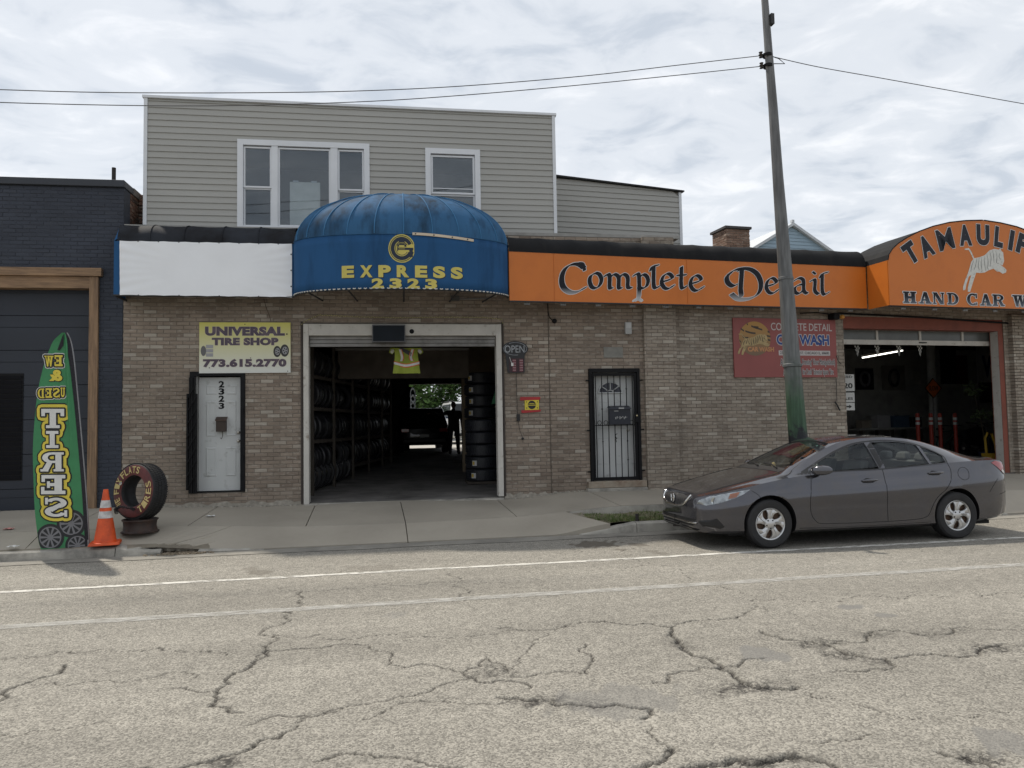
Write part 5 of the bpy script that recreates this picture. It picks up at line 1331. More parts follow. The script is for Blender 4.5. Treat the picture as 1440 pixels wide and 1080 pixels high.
# lettering drawn with a broad pen
def zc(x, y): return F2.pix(700 + x / 2.667, 240 + y / 2.667, NO)
PEN = {
 'C': [[(322, 364), (300, 351), (270, 354), (247, 376), (239, 408), (246, 438), (270, 456), (298, 455), (325, 440)], [(300, 347), (318, 350), (325, 374)]],
 'o': [[(368, 384), (349, 394), (344, 415), (352, 436), (368, 441), (383, 428), (388, 407), (380, 389), (366, 383)]],
 'm': [[(402, 396), (412, 388), (419, 398), (419, 438), (427, 442)], [(419, 402), (433, 389), (446, 392), (453, 405), (453, 438), (461, 442)], [(453, 404), (467, 389), (480, 392), (487, 405), (487, 436), (498, 441)]],
 'p': [[(511, 394), (522, 386), (529, 398), (529, 468), (521, 485)], [(529, 402), (544, 389), (559, 398), (563, 416), (556, 435), (541, 442), (528, 437)], [(509, 488), (524, 480), (539, 488)]],
 'l': [[(571, 376), (579, 360), (602, 354)], [(584, 360), (584, 428), (592, 441), (603, 434)]],
 'e': [[(617, 417), (652, 405), (648, 391), (634, 386), (619, 398), (614, 420), (624, 439), (640, 443), (658, 431)]],
 't': [[(688, 362), (687, 428), (694, 442), (705, 434)], [(672, 393), (705, 391)]],
 'e2': [[(725, 424), (760, 412), (756, 398), (742, 393), (727, 405), (722, 427), (732, 446), (748, 450), (769, 437)]],
 'D': [[(905, 374), (914, 372), (910, 440), (912, 470), (900, 480)], [(866, 388), (893, 371), (938, 368), (969, 385), (985, 415), (983, 449), (965, 471), (934, 482), (900, 481), (876, 463)], [(870, 386), (858, 400), (862, 420), (879, 433), (893, 429)]],
 'e3': [[(1008, 434), (1042, 422), (1038, 408), (1025, 403), (1011, 415), (1006, 437), (1016, 456), (1032, 460), (1050, 447)]],
 't2': [[(1076, 378), (1075, 444), (1082, 459), (1094, 451)], [(1060, 410), (1094, 408)]],
 'a': [[(1111, 413), (1129, 403), (1145, 412), (1147, 450), (1159, 461)], [(1147, 426), (1128, 429), (1112, 441), (1116, 457), (1130, 461), (1146, 447)]],
 'i': [[(1174, 414), (1184, 408), (1189, 416), (1188, 450), (1201, 463)], [(1181, 380), (1190, 388)]],
 'l2': [[(1207, 402), (1215, 388), (1237, 381)], [(1216, 390), (1216, 450), (1224, 465), (1239, 457)]],
}
def smooth_pts(p, n=5):
    if len(p) < 3: return p
    o = []
    for i in range(len(p) - 1):
        a, b, c, d = p[max(i - 1, 0)], p[i], p[i + 1], p[min(i + 2, len(p) - 1)]
        for k in range(n):
            t = k / n
            o.append(tuple(.5 * (2 * b[j] + (c[j] - a[j]) * t + (2 * a[j] - 5 * b[j] + 4 * c[j] - d[j]) * t * t + (3 * b[j] - a[j] - 3 * c[j] + d[j]) * t ** 3) for j in (0, 1)))
    return o + [p[-1]]
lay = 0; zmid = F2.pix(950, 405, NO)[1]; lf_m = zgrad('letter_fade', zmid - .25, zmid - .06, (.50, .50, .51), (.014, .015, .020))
nv = (.072 * math.cos(rad(-28)) / 2, .072 * math.sin(rad(28)) / 2)
for nm, strokes in PEN.items():
    bigk = 1.35 if nm in ('C', 'D') else 1.0; fill = MB(); edge = MB()
    for st in strokes:
        P = [zc(a, b) for a, b in smooth_pts(st)]; thin = .55 if len(st) <= 3 else 1.0
        nx_, nz_ = nv[0] * bigk * thin, nv[1] * bigk * thin
        for (xa, za), (xb, zb2) in zip(P[:-1], P[1:]):
            qd = [(xa - nx_, za - nz_), (xa + nx_, za + nz_), (xb + nx_, zb2 + nz_), (xb - nx_, zb2 - nz_)]
            ar = sum(qd[j][0] * qd[(j + 1) % 4][1] - qd[(j + 1) % 4][0] * qd[j][1] for j in range(4))
            if ar < 0: qd = qd[::-1]
            if abs(ar) < 1.5e-5 or True:
                mx_, mz_ = (xa + xb) / 2, (za + zb2) / 2
            y_ = -NO - .0085 - (lay % 9) * .0003; lay += 1
            pf = dilate(qd, .007); fill.add([(x, y_, z) for x, z in pf], [tuple(range(len(pf)))])
            pf = dilate(qd, .018); edge.add([(x, y_ + .0038, z) for x, z in pf], [tuple(range(len(pf)))])
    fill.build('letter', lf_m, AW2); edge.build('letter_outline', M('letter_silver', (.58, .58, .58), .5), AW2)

# ---- arched orange sign
ARCH = fthing(F2, 'arched_sign_awning', 'arched orange awning sign with white tiger reading TAMAULIPAS hand car wash', 'awning')
top = [(1248.5, 366), (1250, 358), (1255, 350), (1263, 342.5), (1276, 334), (1293, 325.5), (1312, 318.5), (1335, 313), (1358, 310.5), (1381, 310)]
ct = [F2.pix(a, b, NA) for a, b in top]; acx = ct[-1][0] + .03
azb = F2.pix(1320, 431, NA)[1]; ax0 = ct[0][0]
poly = ct + [(2 * acx - x, z) for x, z in ct[::-1]]
facepoly = [(ax0, azb)] + poly + [(2 * acx - ax0, azb)]
MB().prism(facepoly, -NA, -NA + .012).build('sign_face', orange, ARCH)
def bk(p, n): return (p[0] + (acx - p[0]) * 0.0, -n, p[1])
q = MB(); NB = 12
for i in range(len(poly) - 1):
    for k in range(NB):
        a0, a1 = k / NB, (k + 1) / NB
        f0, f1 = NA * (1 - a0) - .25 * a0, NA * (1 - a1) - .25 * a1
        q.add([(poly[i][0], -f0 + .013, poly[i][1]), (poly[i + 1][0], -f0 + .013, poly[i + 1][1]), (poly[i + 1][0], -f1 + .013, poly[i + 1][1]), (poly[i][0], -f1 + .013, poly[i][1])], [(0, 1, 2, 3)])
q.build('barrel_top', blk, ARCH, smooth=50)
MB().tube([(x, -NA - .002, z + .006) for x, z in poly], .012, 6).build('edge_piping', blk, ARCH)
MB().box(ax0 - .006, ax0 + .003, -NA + .012, -NO - .004, azb, ct[0][1]).build('return_panel', orange, ARCH)
MB().box(2 * acx - ax0 - .003, 2 * acx - ax0 + .006, -NA + .012, 0, azb, ct[0][1]).build('return_panel', orange, ARCH)
MB().box(ax0, 2 * acx - ax0, -NA + .02, -NA + .06, azb - .02, azb - .002).build('frame', navy_in, ARCH)
for k in range(5):
    x = ax0 + .4 + k * .75; q = MB()
    for j in (-1, 0, 1): q.lathe([(.001, 0), (.018, 0), (.022, .03), (.012, .05)], 8, (x + j * .035, -NA + .1, azb - .06))
    q.tube([(x - .06, -NA + .1, azb - .012), (x + .06, -NA + .1, azb - .012)], .01, 6); q.build('downlight', M('lamp_grey'), ARCH)
LT = [('T', 1280.5, 355.5, 33), ('A', 1302, 346.5, 24), ('M', 1329, 336.5, 14), ('A', 1357, 331, 4), ('U', 1382, 330.5, -2), ('L', 1404.5, 333.5, -9), ('I', 1422, 338, -14), ('P', 1438, 343.5, -19), ('A', 1456, 352, -24), ('S', 1473, 361, -30)]
pxm = F2.pix(1301, 350, NA)[0] - F2.pix(1300, 350, NA)[0]
for ch, px, py, an in LT:
    lf = MB(); le = MB()
    x, z = F2.pix(px, py, NA); hgt = 25.0 * pxm * 1.0; wid = hgt * {'T': .72, 'A': .72, 'M': .92, 'U': .76, 'L': .52, 'I': .26, 'P': .68, 'S': .68}[ch]
    c, s = math.cos(rad(an)), math.sin(rad(an))
    def fn(u, v, y, c=c, s=s, x=x, z=z, wid=wid, hgt=hgt):
        a, b = (u - .5) * wid, (v - .5) * hgt
        return (x + a * c - b * s, y, z + a * s + b * c)
    of = .014 if ch == 'M' else .062
    ref = text_mb(lf, ch, lambda u, v: fn(u, v, -NA - .008), of, res=6)
    vs, fs = text_geo(ch, of); e_ = .012
    for dx_, dz_, k in ((e_, 0, 0), (-e_, 0, 1), (0, e_, 2), (0, -e_, 3), (e_ * .7, e_ * .7, 4), (-e_ * .7, e_ * .7, 5), (e_ * .7, -e_ * .7, 6), (-e_ * .7, -e_ * .7, 7)):
        pts = [Vector(fn((v.x - ref[0]) / (ref[1] - ref[0]), (v.y - ref[2]) / (ref[3] - ref[2]), -NA - .003 - k * .0004)) + Vector((dx_, 0, dz_)) for v in vs]
        le.add(pts, fs)
    lf.build('letter', M('letter_charcoal', (.018, .020, .027), .5, spec=.2), ARCH); le.build('letter_outline', M('letter_silver'), ARCH)
word = 'HAND CAR WASH'
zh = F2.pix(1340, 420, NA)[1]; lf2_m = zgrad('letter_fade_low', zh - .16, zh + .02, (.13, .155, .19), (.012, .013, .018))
cells = [1269.5, 1291.5, 1311, 1331.5, None, 1359, 1377.5, 1395, None, 1423, 1446, 1464, 1482]; wds = [19, 18, 17, 16.5, 0, 16, 16.5, 17.5, 0, 21, 16, 16, 19]
for ch, px, wd in zip(word, cells, wds):
    if px is None: continue
    lf = MB(); le = MB()
    k = (px - 1270) / 140; yt, ybm = 409.8 + 4.6 * k, 426.6 + 4.6 * k
    a, zt2 = F2.pix(px, yt, NA); b, zb2 = F2.pix(px + wd, ybm, NA)
    glyph(lf, ch, lambda u, v, e_: (a + (b - a) * u, -NA - .009 - e_, zb2 + (zt2 - zb2) * v))
    glyph(le, ch, lambda u, v, e_: (a + (b - a) * u, -NA - .004 - e_, zb2 + (zt2 - zb2) * v), grow=.055)
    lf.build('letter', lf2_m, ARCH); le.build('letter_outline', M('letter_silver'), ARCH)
TIG = [(838,358),(880,352),(905,385),(935,455),(985,445),(1040,425),(1090,375),(1140,360),(1185,368),(1200,355),(1212,385),(1228,395),(1232,440),(1238,480),(1222,528),(1190,515),(1240,550),(1262,575),(1255,600),(1222,612),(1190,590),(1165,590),(1130,560),(1085,575),(1040,600),(990,605),(955,600),(935,660),(910,740),(893,795),(870,795),(870,755),(885,690),(905,625),(880,640),(855,720),(845,775),(822,780),(822,745),(845,670),(870,610),(885,560),(905,490),(925,465),(900,410),(880,372),(840,370)]
STR = [[(960,455),(950,520),(935,570)],[(985,450),(975,530),(985,575)],[(1010,445),(1005,520),(1015,590)],[(1035,432),(1040,510),(1048,580)],[(1062,410),(1075,490),(1068,560)],[(1090,385),(1105,450),(1095,540)],[(1120,370),(1130,430),(1135,500)],[(1150,380),(1165,440),(1160,500),(1185,505)],[(1195,400),(1185,440),(1205,470)],[(930,480),(910,530),(900,590)],[(945,610),(925,620)],[(930,650),(910,655)],[(865,640),(855,655)],[(895,392),(912,388)],[(908,425),(925,420)],[(1205,495),(1220,490)],[(1240,560),(1245,585)],[(1150,565),(1160,580)],[(1175,590),(1170,572)],[(1000,600),(1010,585)],[(1080,575),(1075,555)]]
def tiger(parent, mp_, y, body, stripe, sw):
    n = len(TIG); q = MB(); q.add([(*[mp_(a, b)[0]], y, mp_(a, b)[1]) for a, b in TIG[::-1]], [tuple(range(n))]); o = q.build('tiger', body, parent)
    q = MB()
    for st in STR:
        P = [mp_(a, b) for a, b in smooth_pts(st, 3)]
        for i, ((xa, za), (xb, zb2)) in enumerate(zip(P[:-1], P[1:])):
            d = Vector((xb - xa, zb2 - za)); 
            if d.length < 1e-6: continue
            d.normalize(); t0 = sw * (1 - abs(2 * i / max(1, len(P) - 1) - 1) * .6)
            q.add([(xa - d.y * t0, y - .0015 - .0001 * (i % 3), za + d.x * t0), (xb - d.y * t0, y - .0015 - .0001 * (i % 3), zb2 + d.x * t0), (xb + d.y * t0, y - .0015 - .0001 * (i % 3), zb2 - d.x * t0), (xa + d.y * t0, y - .0015 - .0001 * (i % 3), za - d.x * t0)], [(0, 1, 2, 3)])
    q.build('tiger_stripes', stripe, parent)
tiger(ARCH, lambda a, b: F2.pix(1240 + a / 7.2, 300 + b / 7.2, NA), -NA - .003, M('tiger_white', (.55, .545, .51), .6, var=.12, vs=20), M('tiger_grey', (.14, .14, .13), .6), .007)

# ================================================================== flat signs on the walls
a, b, c, d = F1.box(280.3, 453.5, 408.6, 524.5, .03)
TS = fthing(F1, 'tire_shop_sign', 'yellow white board reading UNIVERSAL TIRE SHOP with phone number above the door', 'sign', a, c, -.012)
Wd, Hd = b - a, d - c
MB().box(0, Wd, -.025, 0, 0, Hd).build('board', zgrad('sign_yellow_fade', c, d, (.62, .63, .60), (.56, .52, .13), .4), TS)
X = lambda zx: (zx - 150) / (628 - 150) * Wd
Z = lambda zy: Hd - (zy - 84) / (352 - 84) * Hd
lm = M('faded_purple_black', (.070, .052, .075), .5, col2=(.12, .09, .11), c2s=9)
ed = M('letter_halo', (.50, .42, .36), .6)
for t_, (xa, xb, ya, yb2), o_ in (('UNIVERSAL', (180, 598, 106, 155), .066), ('TIRE SHOP', (215, 564, 165, 206), .066), ('773.615.2770', (170, 606, 277, 321), .062)):
    flat_text('lettering', t_, lm, TS, X(xa), X(xb), Z(yb2), Z(ya), -.0285, o_, 1.08, outline=.018, omat=ed)
q = MB(); q.lathe([(.001, .001), (.014, .001)], 12, (X(609), -.028, Z(146)), 'y'); q.build('lettering', ink, TS)
for (zx, zy) in ((387, 94), (203, 324), (613, 344), (417, 273)):
    MB().lathe([(.001, .004), (.009, .003), (.009, 0)], 10, (X(zx), -.025, Z(zy)), 'y').build('screw', ink, TS)
tk = M('printed_tire', (.035, .035, .035), .6); tk2 = M('printed_rim', (.30, .30, .31), .5)
for (zx, zy, rx, ry) in ((557, 239, 20, 30), (597, 234, 23, 33)):
    cx_, cz_, ax_2, az_2 = X(zx), Z(zy), X(150 + rx), (352 - 84) and ry / 268 * Hd
    def ell(k, r, dx_=0.0): return [(cx_ + dx_ + ax_2 * r * math.cos(t), cz_ + az_2 * r * math.sin(t)) for t in np.linspace(0, 2 * math.pi, 25)[:-1]]
    for r, mat_, yy, dx_ in ((1, tk, -.027, 0), (.62, tk2, -.0285, .006), (.50, tk, -.0295, .006)):
        q = MB(); q.add([(x, yy, z) for x, z in ell(0, r, dx_)], [tuple(range(24))]); q.build('printed_tire', mat_, TS)
    q = MB()
    for k in range(5):
        t = k * 1.2566; q.add([(cx_ + .006 + ax_2 * r * math.cos(t + e_), -.0302, cz_ + az_2 * r * math.sin(t + e_)) for r, e_ in ((.05, -1), (.5, -.25), (.5, .25), (.05, 1))], [(0, 1, 2, 3)])
    q.build('printed_spokes', tk2, TS)
for k in range(3):
    q = MB(); q.box(X(185), X(222), -.028, -.025, Z(221 + k * 22), Z(203 + k * 22)); q.build('printed_tire', tk2 if k < 2 else tk2, TS)
q = MB(); q.add([(x, -.0285, z) for x, z in [(X(172) + (X(164) - X(150)) * math.cos(t), Z(235) + .09 * Hd / .9 * math.sin(t)) for t in np.linspace(0, 6.283, 21)[:-1]]], [tuple(range(20))]); q.build('printed_tire', M('printed_grey_tire', (.12, .12, .12), .6), TS)
# ---- OPEN sign
a, b, c, d = F1.box(705.5, 480, 743, 524.2, .03)
OP = fthing(F1, 'open_sign', 'black oval OPEN sign with opening hours panel beside the garage', 'sign', a, c, -.02)
Wd, Hd = b - a, d - c
X = lambda zx: (zx - 37) / (290 - 37) * Wd
Z = lambda zy: Hd - (zy - 135) / (432 - 135) * Hd
blk_s = M('sign_black', (.012, .012, .014), .35)
sh = [(X(90), Z(432)), (X(250), Z(432)), (X(250), Z(300))]
for t in np.linspace(-40, 220, 22): sh.append((X(165) + X(37 + 122) * math.cos(rad(t)) * 1.0 + 0 * t, Z(207) + .245 * Hd * math.sin(rad(t))))
MB().prism(sh, -.03, 0).build('backing', blk_s, OP)
tubg = M('led_off', (.33, .35, .37), .4)
flat_text('lettering', 'OPEN', tubg, OP, X(66), X(252), Z(243), Z(175), -.032, .0, 1.0)
MB().tube([(X(165) + X(37 + 108) * math.cos(rad(t)), -.033, Z(207) + .20 * Hd * math.sin(rad(t))) for t in range(-30, 130, 8)], .004, 5).build('led_ring', tubg, OP)
MB().tube([(X(165) + X(37 + 108) * math.cos(rad(t)), -.033, Z(207) + .20 * Hd * math.sin(rad(t))) for t in range(140, 290, 8)], .004, 5).build('led_ring', tubg, OP)
MB().box(X(104), X(240), -.034, -.030, Z(425), Z(296)).build('hours_panel', M('hours_dark', (.03, .008, .012), .4), OP)
for k in range(5):
    for xa in (136, 202):
        MB().box(X(xa), X(xa + 34), -.0365, -.034, Z(328 + k * 23), Z(305 + k * 23) - .006).build('hours_slot', M('hours_red', (.18, .035, .05), .5), OP)
        for j in range(3): MB().box(X(xa + 4 + j * 10), X(xa + 9 + j * 10), -.0375, -.0366, Z(322 + k * 23), Z(311 + k * 23)).build('hours_digit', M('hours_digit', (.35, .3, .3), .5), OP)
MB().tube([(X(108), -.045, Z(285)), (X(118), -.05, Z(320)), (X(132), -.05, Z(352))], .005, 5).build('pull_cord', ink_w, OP)
MB().box(X(122), X(144), -.055, -.045, Z(370), Z(340)).build('paper_tag', ink_w, OP)
pw = [F1.pix(p_, q_, .02) for p_, q_ in ((726, 524), (726.5, 550), (728, 583))]; pw2 = [F1.pix(p_, q_, .02) for p_, q_ in ((728.5, 592), (731, 605), (735, 616))]
CB = fthing(F1, 'hanging_plug_cord', 'black cord with inline box hanging below the OPEN sign', 'cord')
MB().tube([(x, -.02, z) for x, z in pw], .004, 5).build('cord', ink, CB); MB().tube([(x, -.02, z) for x, z in pw2], .004, 5).build('cord', ink, CB)
a, b, c, d = F1.box(726.5, 582.5, 731, 592, .02); MB().box(a, b, -.05, -.01, c, d).build('inline_box', ink, CB, bevel=.006)
MB().lathe([(.001, .03), (.022, .025), (.022, 0)], 12, (pw2[-1][0], -.01, pw2[-1][1] - .01), 'y').build('plug', ink, CB)
# ---- little yellow notice with red tape
a, b, c, d = F1.box(738, 562.3, 758, 576.5, .02)
YS = fthing(F1, 'yellow_notice', 'small yellow notice with black emblem stuck up with red tape', 'notice', a, c, -.012)
Wd, Hd = b - a, d - c
MB().box(0, Wd, -.004, 0, 0, Hd).build('card', M('notice_yellow', (.60, .49, .05), .5), YS)
q = MB(); q.add([(Wd / 2 + Hd * .40 * math.cos(t), -.006, Hd / 2 + Hd * .42 * math.sin(t)) for t in np.linspace(0, 6.283, 25)[:-1]], [tuple(range(24))]); q.build('emblem', ink, YS)
q = MB(); q.box(Wd / 2 - Hd * .42, Wd / 2 + Hd * .42, -.0075, -.0062, Hd * .44, Hd * .50); q.box(Wd / 2 - Hd * .25, Wd / 2 + Hd * .25, -.0075, -.0062, Hd * .62, Hd * .66); q.box(Wd / 2 - Hd * .42, Wd / 2 + Hd * .42, -.0075, -.0062, Hd * .58, Hd * .60); q.build('emblem_lines', M('notice_yellow'), YS)
q = MB()
for u in (.10, .86):
    for v in (.15, .75): q.box(Wd * u, Wd * (u + .06), -.006, -.0042, Hd * v, Hd * (v + .10))
q.build('emblem_dots', ink, YS)
red = M('red_tape', (.34, .018, .022), .4)
MB().hexa([(-.09, -.008, Hd * .96), (Wd + .02, -.008, Hd * .99), (Wd + .02, -.004, Hd * .99), (-.09, -.004, Hd * .96), (-.08, -.008, Hd * 1.30), (Wd + .03, -.008, Hd * 1.28), (Wd + .03, -.004, Hd * 1.28), (-.08, -.004, Hd * 1.30)]).build('tape', red, YS)
MB().hexa([(-.06, -.008, -.30 * Hd), (Wd + .02, -.008, -.18 * Hd), (Wd + .02, -.004, -.18 * Hd), (-.06, -.004, -.30 * Hd), (-.07, -.008, -.02 * Hd), (Wd + .04, -.008, .02 * Hd), (Wd + .04, -.004, .02 * Hd), (-.07, -.004, -.02 * Hd)]).build('tape', red, YS)
# ---- small grey fixtures
a, b, c, d = F1.box(879, 453, 888, 470, .05)
wl = fthing(F1, 'grey_wall_box', 'small grey electrical box above the barred gate', 'box', a, c, -.004)
MB().box(0, b - a, -.07, 0, 0, d - c).build('body', M('box_grey', (.33, .33, .32), .5), wl, bevel=.008); MB().box(.015, b - a - .015, -.076, -.07, (d - c) * .5, d - c - .02).build('cover', M('box_grey2', (.42, .42, .41), .5), wl)
a, b, c, d = F1.box(849, 488, 876, 503, .01)
pl = tag(MB().box(a, b, -.012, 0, c, d).build('metal_plaque', M('plaque_grey', (.19, .185, .165), .6, .2, var=.15, vs=9), None, bevel=.003), 'blank grey metal plate on the bricks above the barred gate', 'plate')
pl.location = F1.o; pl.rotation_euler = (0, 0, F1.a)
x, z = F1.pix(780.5, 451, .06); xw, zw = F1.pix(770, 427, .02)
cmr = fthing(F1, 'security_camera', 'black dome camera on a cable under the orange sign', 'camera')
MB().lathe([(.001, .07), (.03, .062), (.042, .03), (.045, 0)], 14, (x, -.006, z), 'y').build('dome', black_metal, cmr, smooth=40)
MB().tube([(xw, -.012, zw), (xw + .01, -.012, zw - .18), (xw + .03, -.015, zw - .25), (x - .05, -.02, z + .02), (x - .03, -.02, z)], .007, 6).build('cable', black_metal, cmr)
# loose wires under the dome awning
q = fthing(F1, 'loose_conduit', 'short conduit box and thin cables under the dome awning', 'conduit')
a, b, c, d = F1.box(634, 416, 646, 423, .03); MB().box(a, b, -.05, 0, c, d).build('box', M('box_dark', (.08, .08, .075), .6), q)
MB().tube([(b, -.02, c + .03), (F1.pix(690, 420, .02)[0], -.02, c + .05)], .010, 6).build('conduit', M('conduit_grey', (.16, .16, .15), .5), q)
pts = [F1.pix(p_, r_, .02) for p_, r_ in ((371, 420), (374, 432), (379, 444), (381, 452))]; MB().tube([(x, -.02, z) for x, z in pts], .005, 5).build('cable', M('cable_brown', (.07, .05, .04), .7), q)
# ---- red car wash sign
P4 = [F2.pix(p_, r_, .03) for p_, r_ in ((1033, 530.5), (1177, 530.5), (1175, 449.3), (1030.3, 447.3))]
CW = fthing(F2, 'car_wash_sign', 'faded red board with tiger emblem reading COMPLETE DETAIL CAR WASH behind the pole', 'sign')
rx0, rx1 = (P4[0][0] + P4[3][0]) / 2, (P4[1][0] + P4[2][0]) / 2; rz0, rz1 = (P4[0][1] + P4[1][1]) / 2, (P4[2][1] + P4[3][1]) / 2
MB().box(rx0, rx1, -.035, -.005, rz0, rz1).build('board', M('faded_red_board', (.24, .066, .060), .5, var=.08, vs=2), CW)
X = lambda zx: rx0 + (zx - 58) / (1358 - 58) * (rx1 - rx0)
Z = lambda zy: rz1 - (zy - 72) / (815 - 72) * (rz1 - rz0)
wt = M('sign_off_white', (.46, .43, .42), .6); bluei = M('sign_blue', (.015, .05, .20), .5); dk = M('sign_dark', (.03, .03, .035), .6)
flat_text('lettering', 'COMPLETE DETAIL', wt, CW, X(524), X(1306), Z(222), Z(126), -.0385, .008)
flat_text('lettering', 'CAR WASH', bluei, CW, X(590), X(1262), Z(404), Z(272), -.0405, .035, 1.0, outline=.055, omat=wt)
MB().box(X(612), X(1272), -.0375, -.035, Z(538), Z(475)).build('address_strip', wt, CW)
flat_text('lettering', '2327 S.', dk, CW, X(628), X(745), Z(524), Z(488), -.0395, .012)
flat_text('lettering', 'ST. CHICAGO IL, 60608', dk, CW, X(885), X(1252), Z(528), Z(488), -.0395, .012)
flat_text('lettering', 'Air Fresh', dk, CW, X(628), X(770), Z(664), Z(582), -.0405, .0, outline=.07, omat=wt)
flat_text('lettering', 'Dressing* Floor Mats(pair/inch)', dk, CW, X(905), X(1330), Z(676), Z(582), -.0405, .0, outline=.07, omat=wt)
flat_text('lettering', 'ARMOR', dk, CW, X(660), X(770), Z(790), Z(708), -.0405, .0, outline=.07, omat=wt)
flat_text('lettering', 'for Dash* Exterior Spare Tire', dk, CW, X(905), X(1305), Z(800), Z(708), -.0405, .0, outline=.07, omat=wt)
ccx, ccz, crx, crz = X(320), Z(330), X(58 + 195) - X(58), Z(72) - Z(72 + 215)
q = MB(); q.add([(ccx + crx * math.cos(t), -.0375, ccz + crz * math.sin(t)) for t in np.linspace(0, 6.283, 49)[:-1]], [tuple(range(48))]); q.build('emblem_disc', zgrad('emblem_fade', ccz - crz, ccz + crz, (.17, .12, .085), (.42, .24, .08)), CW)
q = MB()
for st in ([(150,205),(190,235)],[(205,235),(270,255),(330,262)],[(280,170),(330,190),(415,215)],[(300,180),(370,185)],[(225,140),(240,155)],[(170,300),(200,320),(240,318)],[(470,290),(515,300)],[(480,235),(505,245)],[(480,340),(512,348)],[(130,350),(150,380)]):
    P = [(X(a_), Z(b_)) for a_, b_ in smooth_pts(st, 3)]
    for i, ((xa, za), (xb, zb2)) in enumerate(zip(P[:-1], P[1:])):
        t0 = .022; q.add([(xa, -.0385 - .0001 * (i % 3), za - t0), (xb, -.0385 - .0001 * (i % 3), zb2 - t0), (xb, -.0385 - .0001 * (i % 3), zb2 + t0 * .6), (xa, -.0385 - .0001 * (i % 3), za + t0 * .6)], [(0, 1, 2, 3)])
q.build('emblem_stripes', M('emblem_dark', (.06, .045, .035), .6), CW)
tiger(CW, lambda a_, b_: (X(105 + (a_ - 822) / 440 * 395), Z(270 + (b_ - 352) / 443 * 265)), -.0395, M('tiger_tan', (.36, .27, .13), .6, var=.25, vs=14), M('emblem_dark'), .008)
flat_text('lettering', 'CAR WASH', M('emblem_orange', (.46, .22, .10), .6), CW, X(228), X(552), Z(494), Z(434), -.0415, .05)
# things dangling by the red sign
q = fthing(F2, 'hanging_cable', 'dark cable with a hook hanging beside the red sign', 'cable')
pts = [F2.pix(p_, r_, .04) for p_, r_ in ((1176, 532), (1176.5, 550), (1177, 565))]; MB().tube([(x, -.04, z) for x, z in pts], .006, 5).build('cable', ink, q)
pts = [F2.pix(p_, r_, .04) for p_, r_ in ((1174, 565), (1177, 569), (1181, 577))]; MB().tube([(x, -.04, z) for x, z in pts], .014, 6).build('hook', ink, q)
pts = [F2.pix(p_, r_, .04) for p_, r_ in ((1176, 500), (1179, 508), (1183, 512))]; MB().tube([(x, -.04, z) for x, z in pts], .006, 5).build('cable', ink, q)
x, z = F2.pix(1183.5, 446, .2)
q = fthing(F2, 'amber_beacon', 'amber warning lamp on a black bracket under the orange sign corner', 'lamp')
MB().lathe([(.001, .06), (.03, .055), (.045, .03), (.045, 0)], 14, (x, -.2, z), 'y').build('lens', M('amber_lens', (.42, .19, .03), .3), q, smooth=40)
MB().box(x - .17, x - .04, -.2, .0, z - .04, z + .09).build('bracket', black_metal, q, bevel=.01)
MB().tube([(x - .12, -.1, z + .06), (x - .5, -.1, z + .10), (x - .9, -.12, z + .07)], .012, 6).build('arm', black_metal, q)
MB().tube([(x + .04, -.06, z + .10), (x + 2.2, -.04, z + .06), (x + 4.4, -.03, z - .02)], .02, 6).build('conduit', black_metal, q)
# ================================================================== things on the sidewalk
def walk_z(x, y):
    if y < YJ: t = (y - YK) / (YJ - YK); return zK(x) + (zJ(x) - zK(x)) * max(t, 0)
    t = (y - YJ) / (yF(x) - YJ); return zJ(x) + (zF(x) - zJ(x)) * t
def SW(px, py):
    z = .2
    for _ in range(12):
        p = G(px, py, z); z = .6 * z + .4 * walk_z(p.x, p.y)
    return G(px, py, z)
# ---- feather flag
fb = SW(100, 768)
FY = fb.y
FLAG = empty('feather_flag', 'tall green feather flag reading NEW & USED TIRES in mirrored letters', 'flag', (RY(121, 768, FY).x, FY, RY(121, 770, FY).z))
FO = Vector(FLAG.location)
le_ = [(773, 57), (765, 54), (745, 51), (715, 48), (690, 47), (640, 46), (590, 49), (550, 54), (515, 62), (490, 71), (481, 75), (476, 79), (468, 88)]
re_ = [(773, 122), (745, 120.5), (700, 118), (620, 112), (550, 106), (500, 101), (475, 96.5), (468, 93.5)]
lef = pchip([-y for y, x in le_], [x for y, x in le_]); ref_ = pchip([-y for y, x in re_], [x for y, x in re_])
def fold(px, py, crease=True):
    l, r = lef(-py), ref_(-py); u = (px - l) / max(r - l, 1)
    d = .05 * u + .02 * math.sin(py * .010)
    cr = 91 + (py - 470) * .035             # the fold running down beside the letters
    if crease and py < 660: d -= .05 * math.exp(-((px - cr - 3) / 3.0) ** 2) * min(1, (660 - py) / 90)
    return d
def fpt(px, py, out=0.0):
    l, r = lef(-py), ref_(-py)
    q = RY(px, py, FY) - FO
    return (q.x, q.y + fold(px, py) - out, q.z)
green = M('green_flag_fabric', (.040, .20, .080), .5, var=.10, vs=5, bump=.25, bs=9, bdist=.012)
def fg(u, v):
    py = 773 - (773 - 468) * v; l, r = lef(-py), ref_(-py); return fpt(l + (r - l) * u, py)
MB().grid(fg, 40, 120).build('flag_fabric', green, FLAG, smooth=60)
def edge_strip(f0, f1, mat, name, out):
    def g(u, v):
        py = 773 - (773 - 468) * v; return fpt(f0(py) + (f1(py) - f0(py)) * u, py, out)
    MB().grid(g, 4, 120).build(name, mat, FLAG, smooth=60)
edge_strip(lambda y: ref_(-y) - (4.5 if y > 500 else 1.0 + 3.5 * max(0, (y - 468)) / 32), lambda y: ref_(-y) + .6, M('black_sleeve', (.014, .013, .018), .7, var=.5, vs=40), 'pole_sleeve', .006)
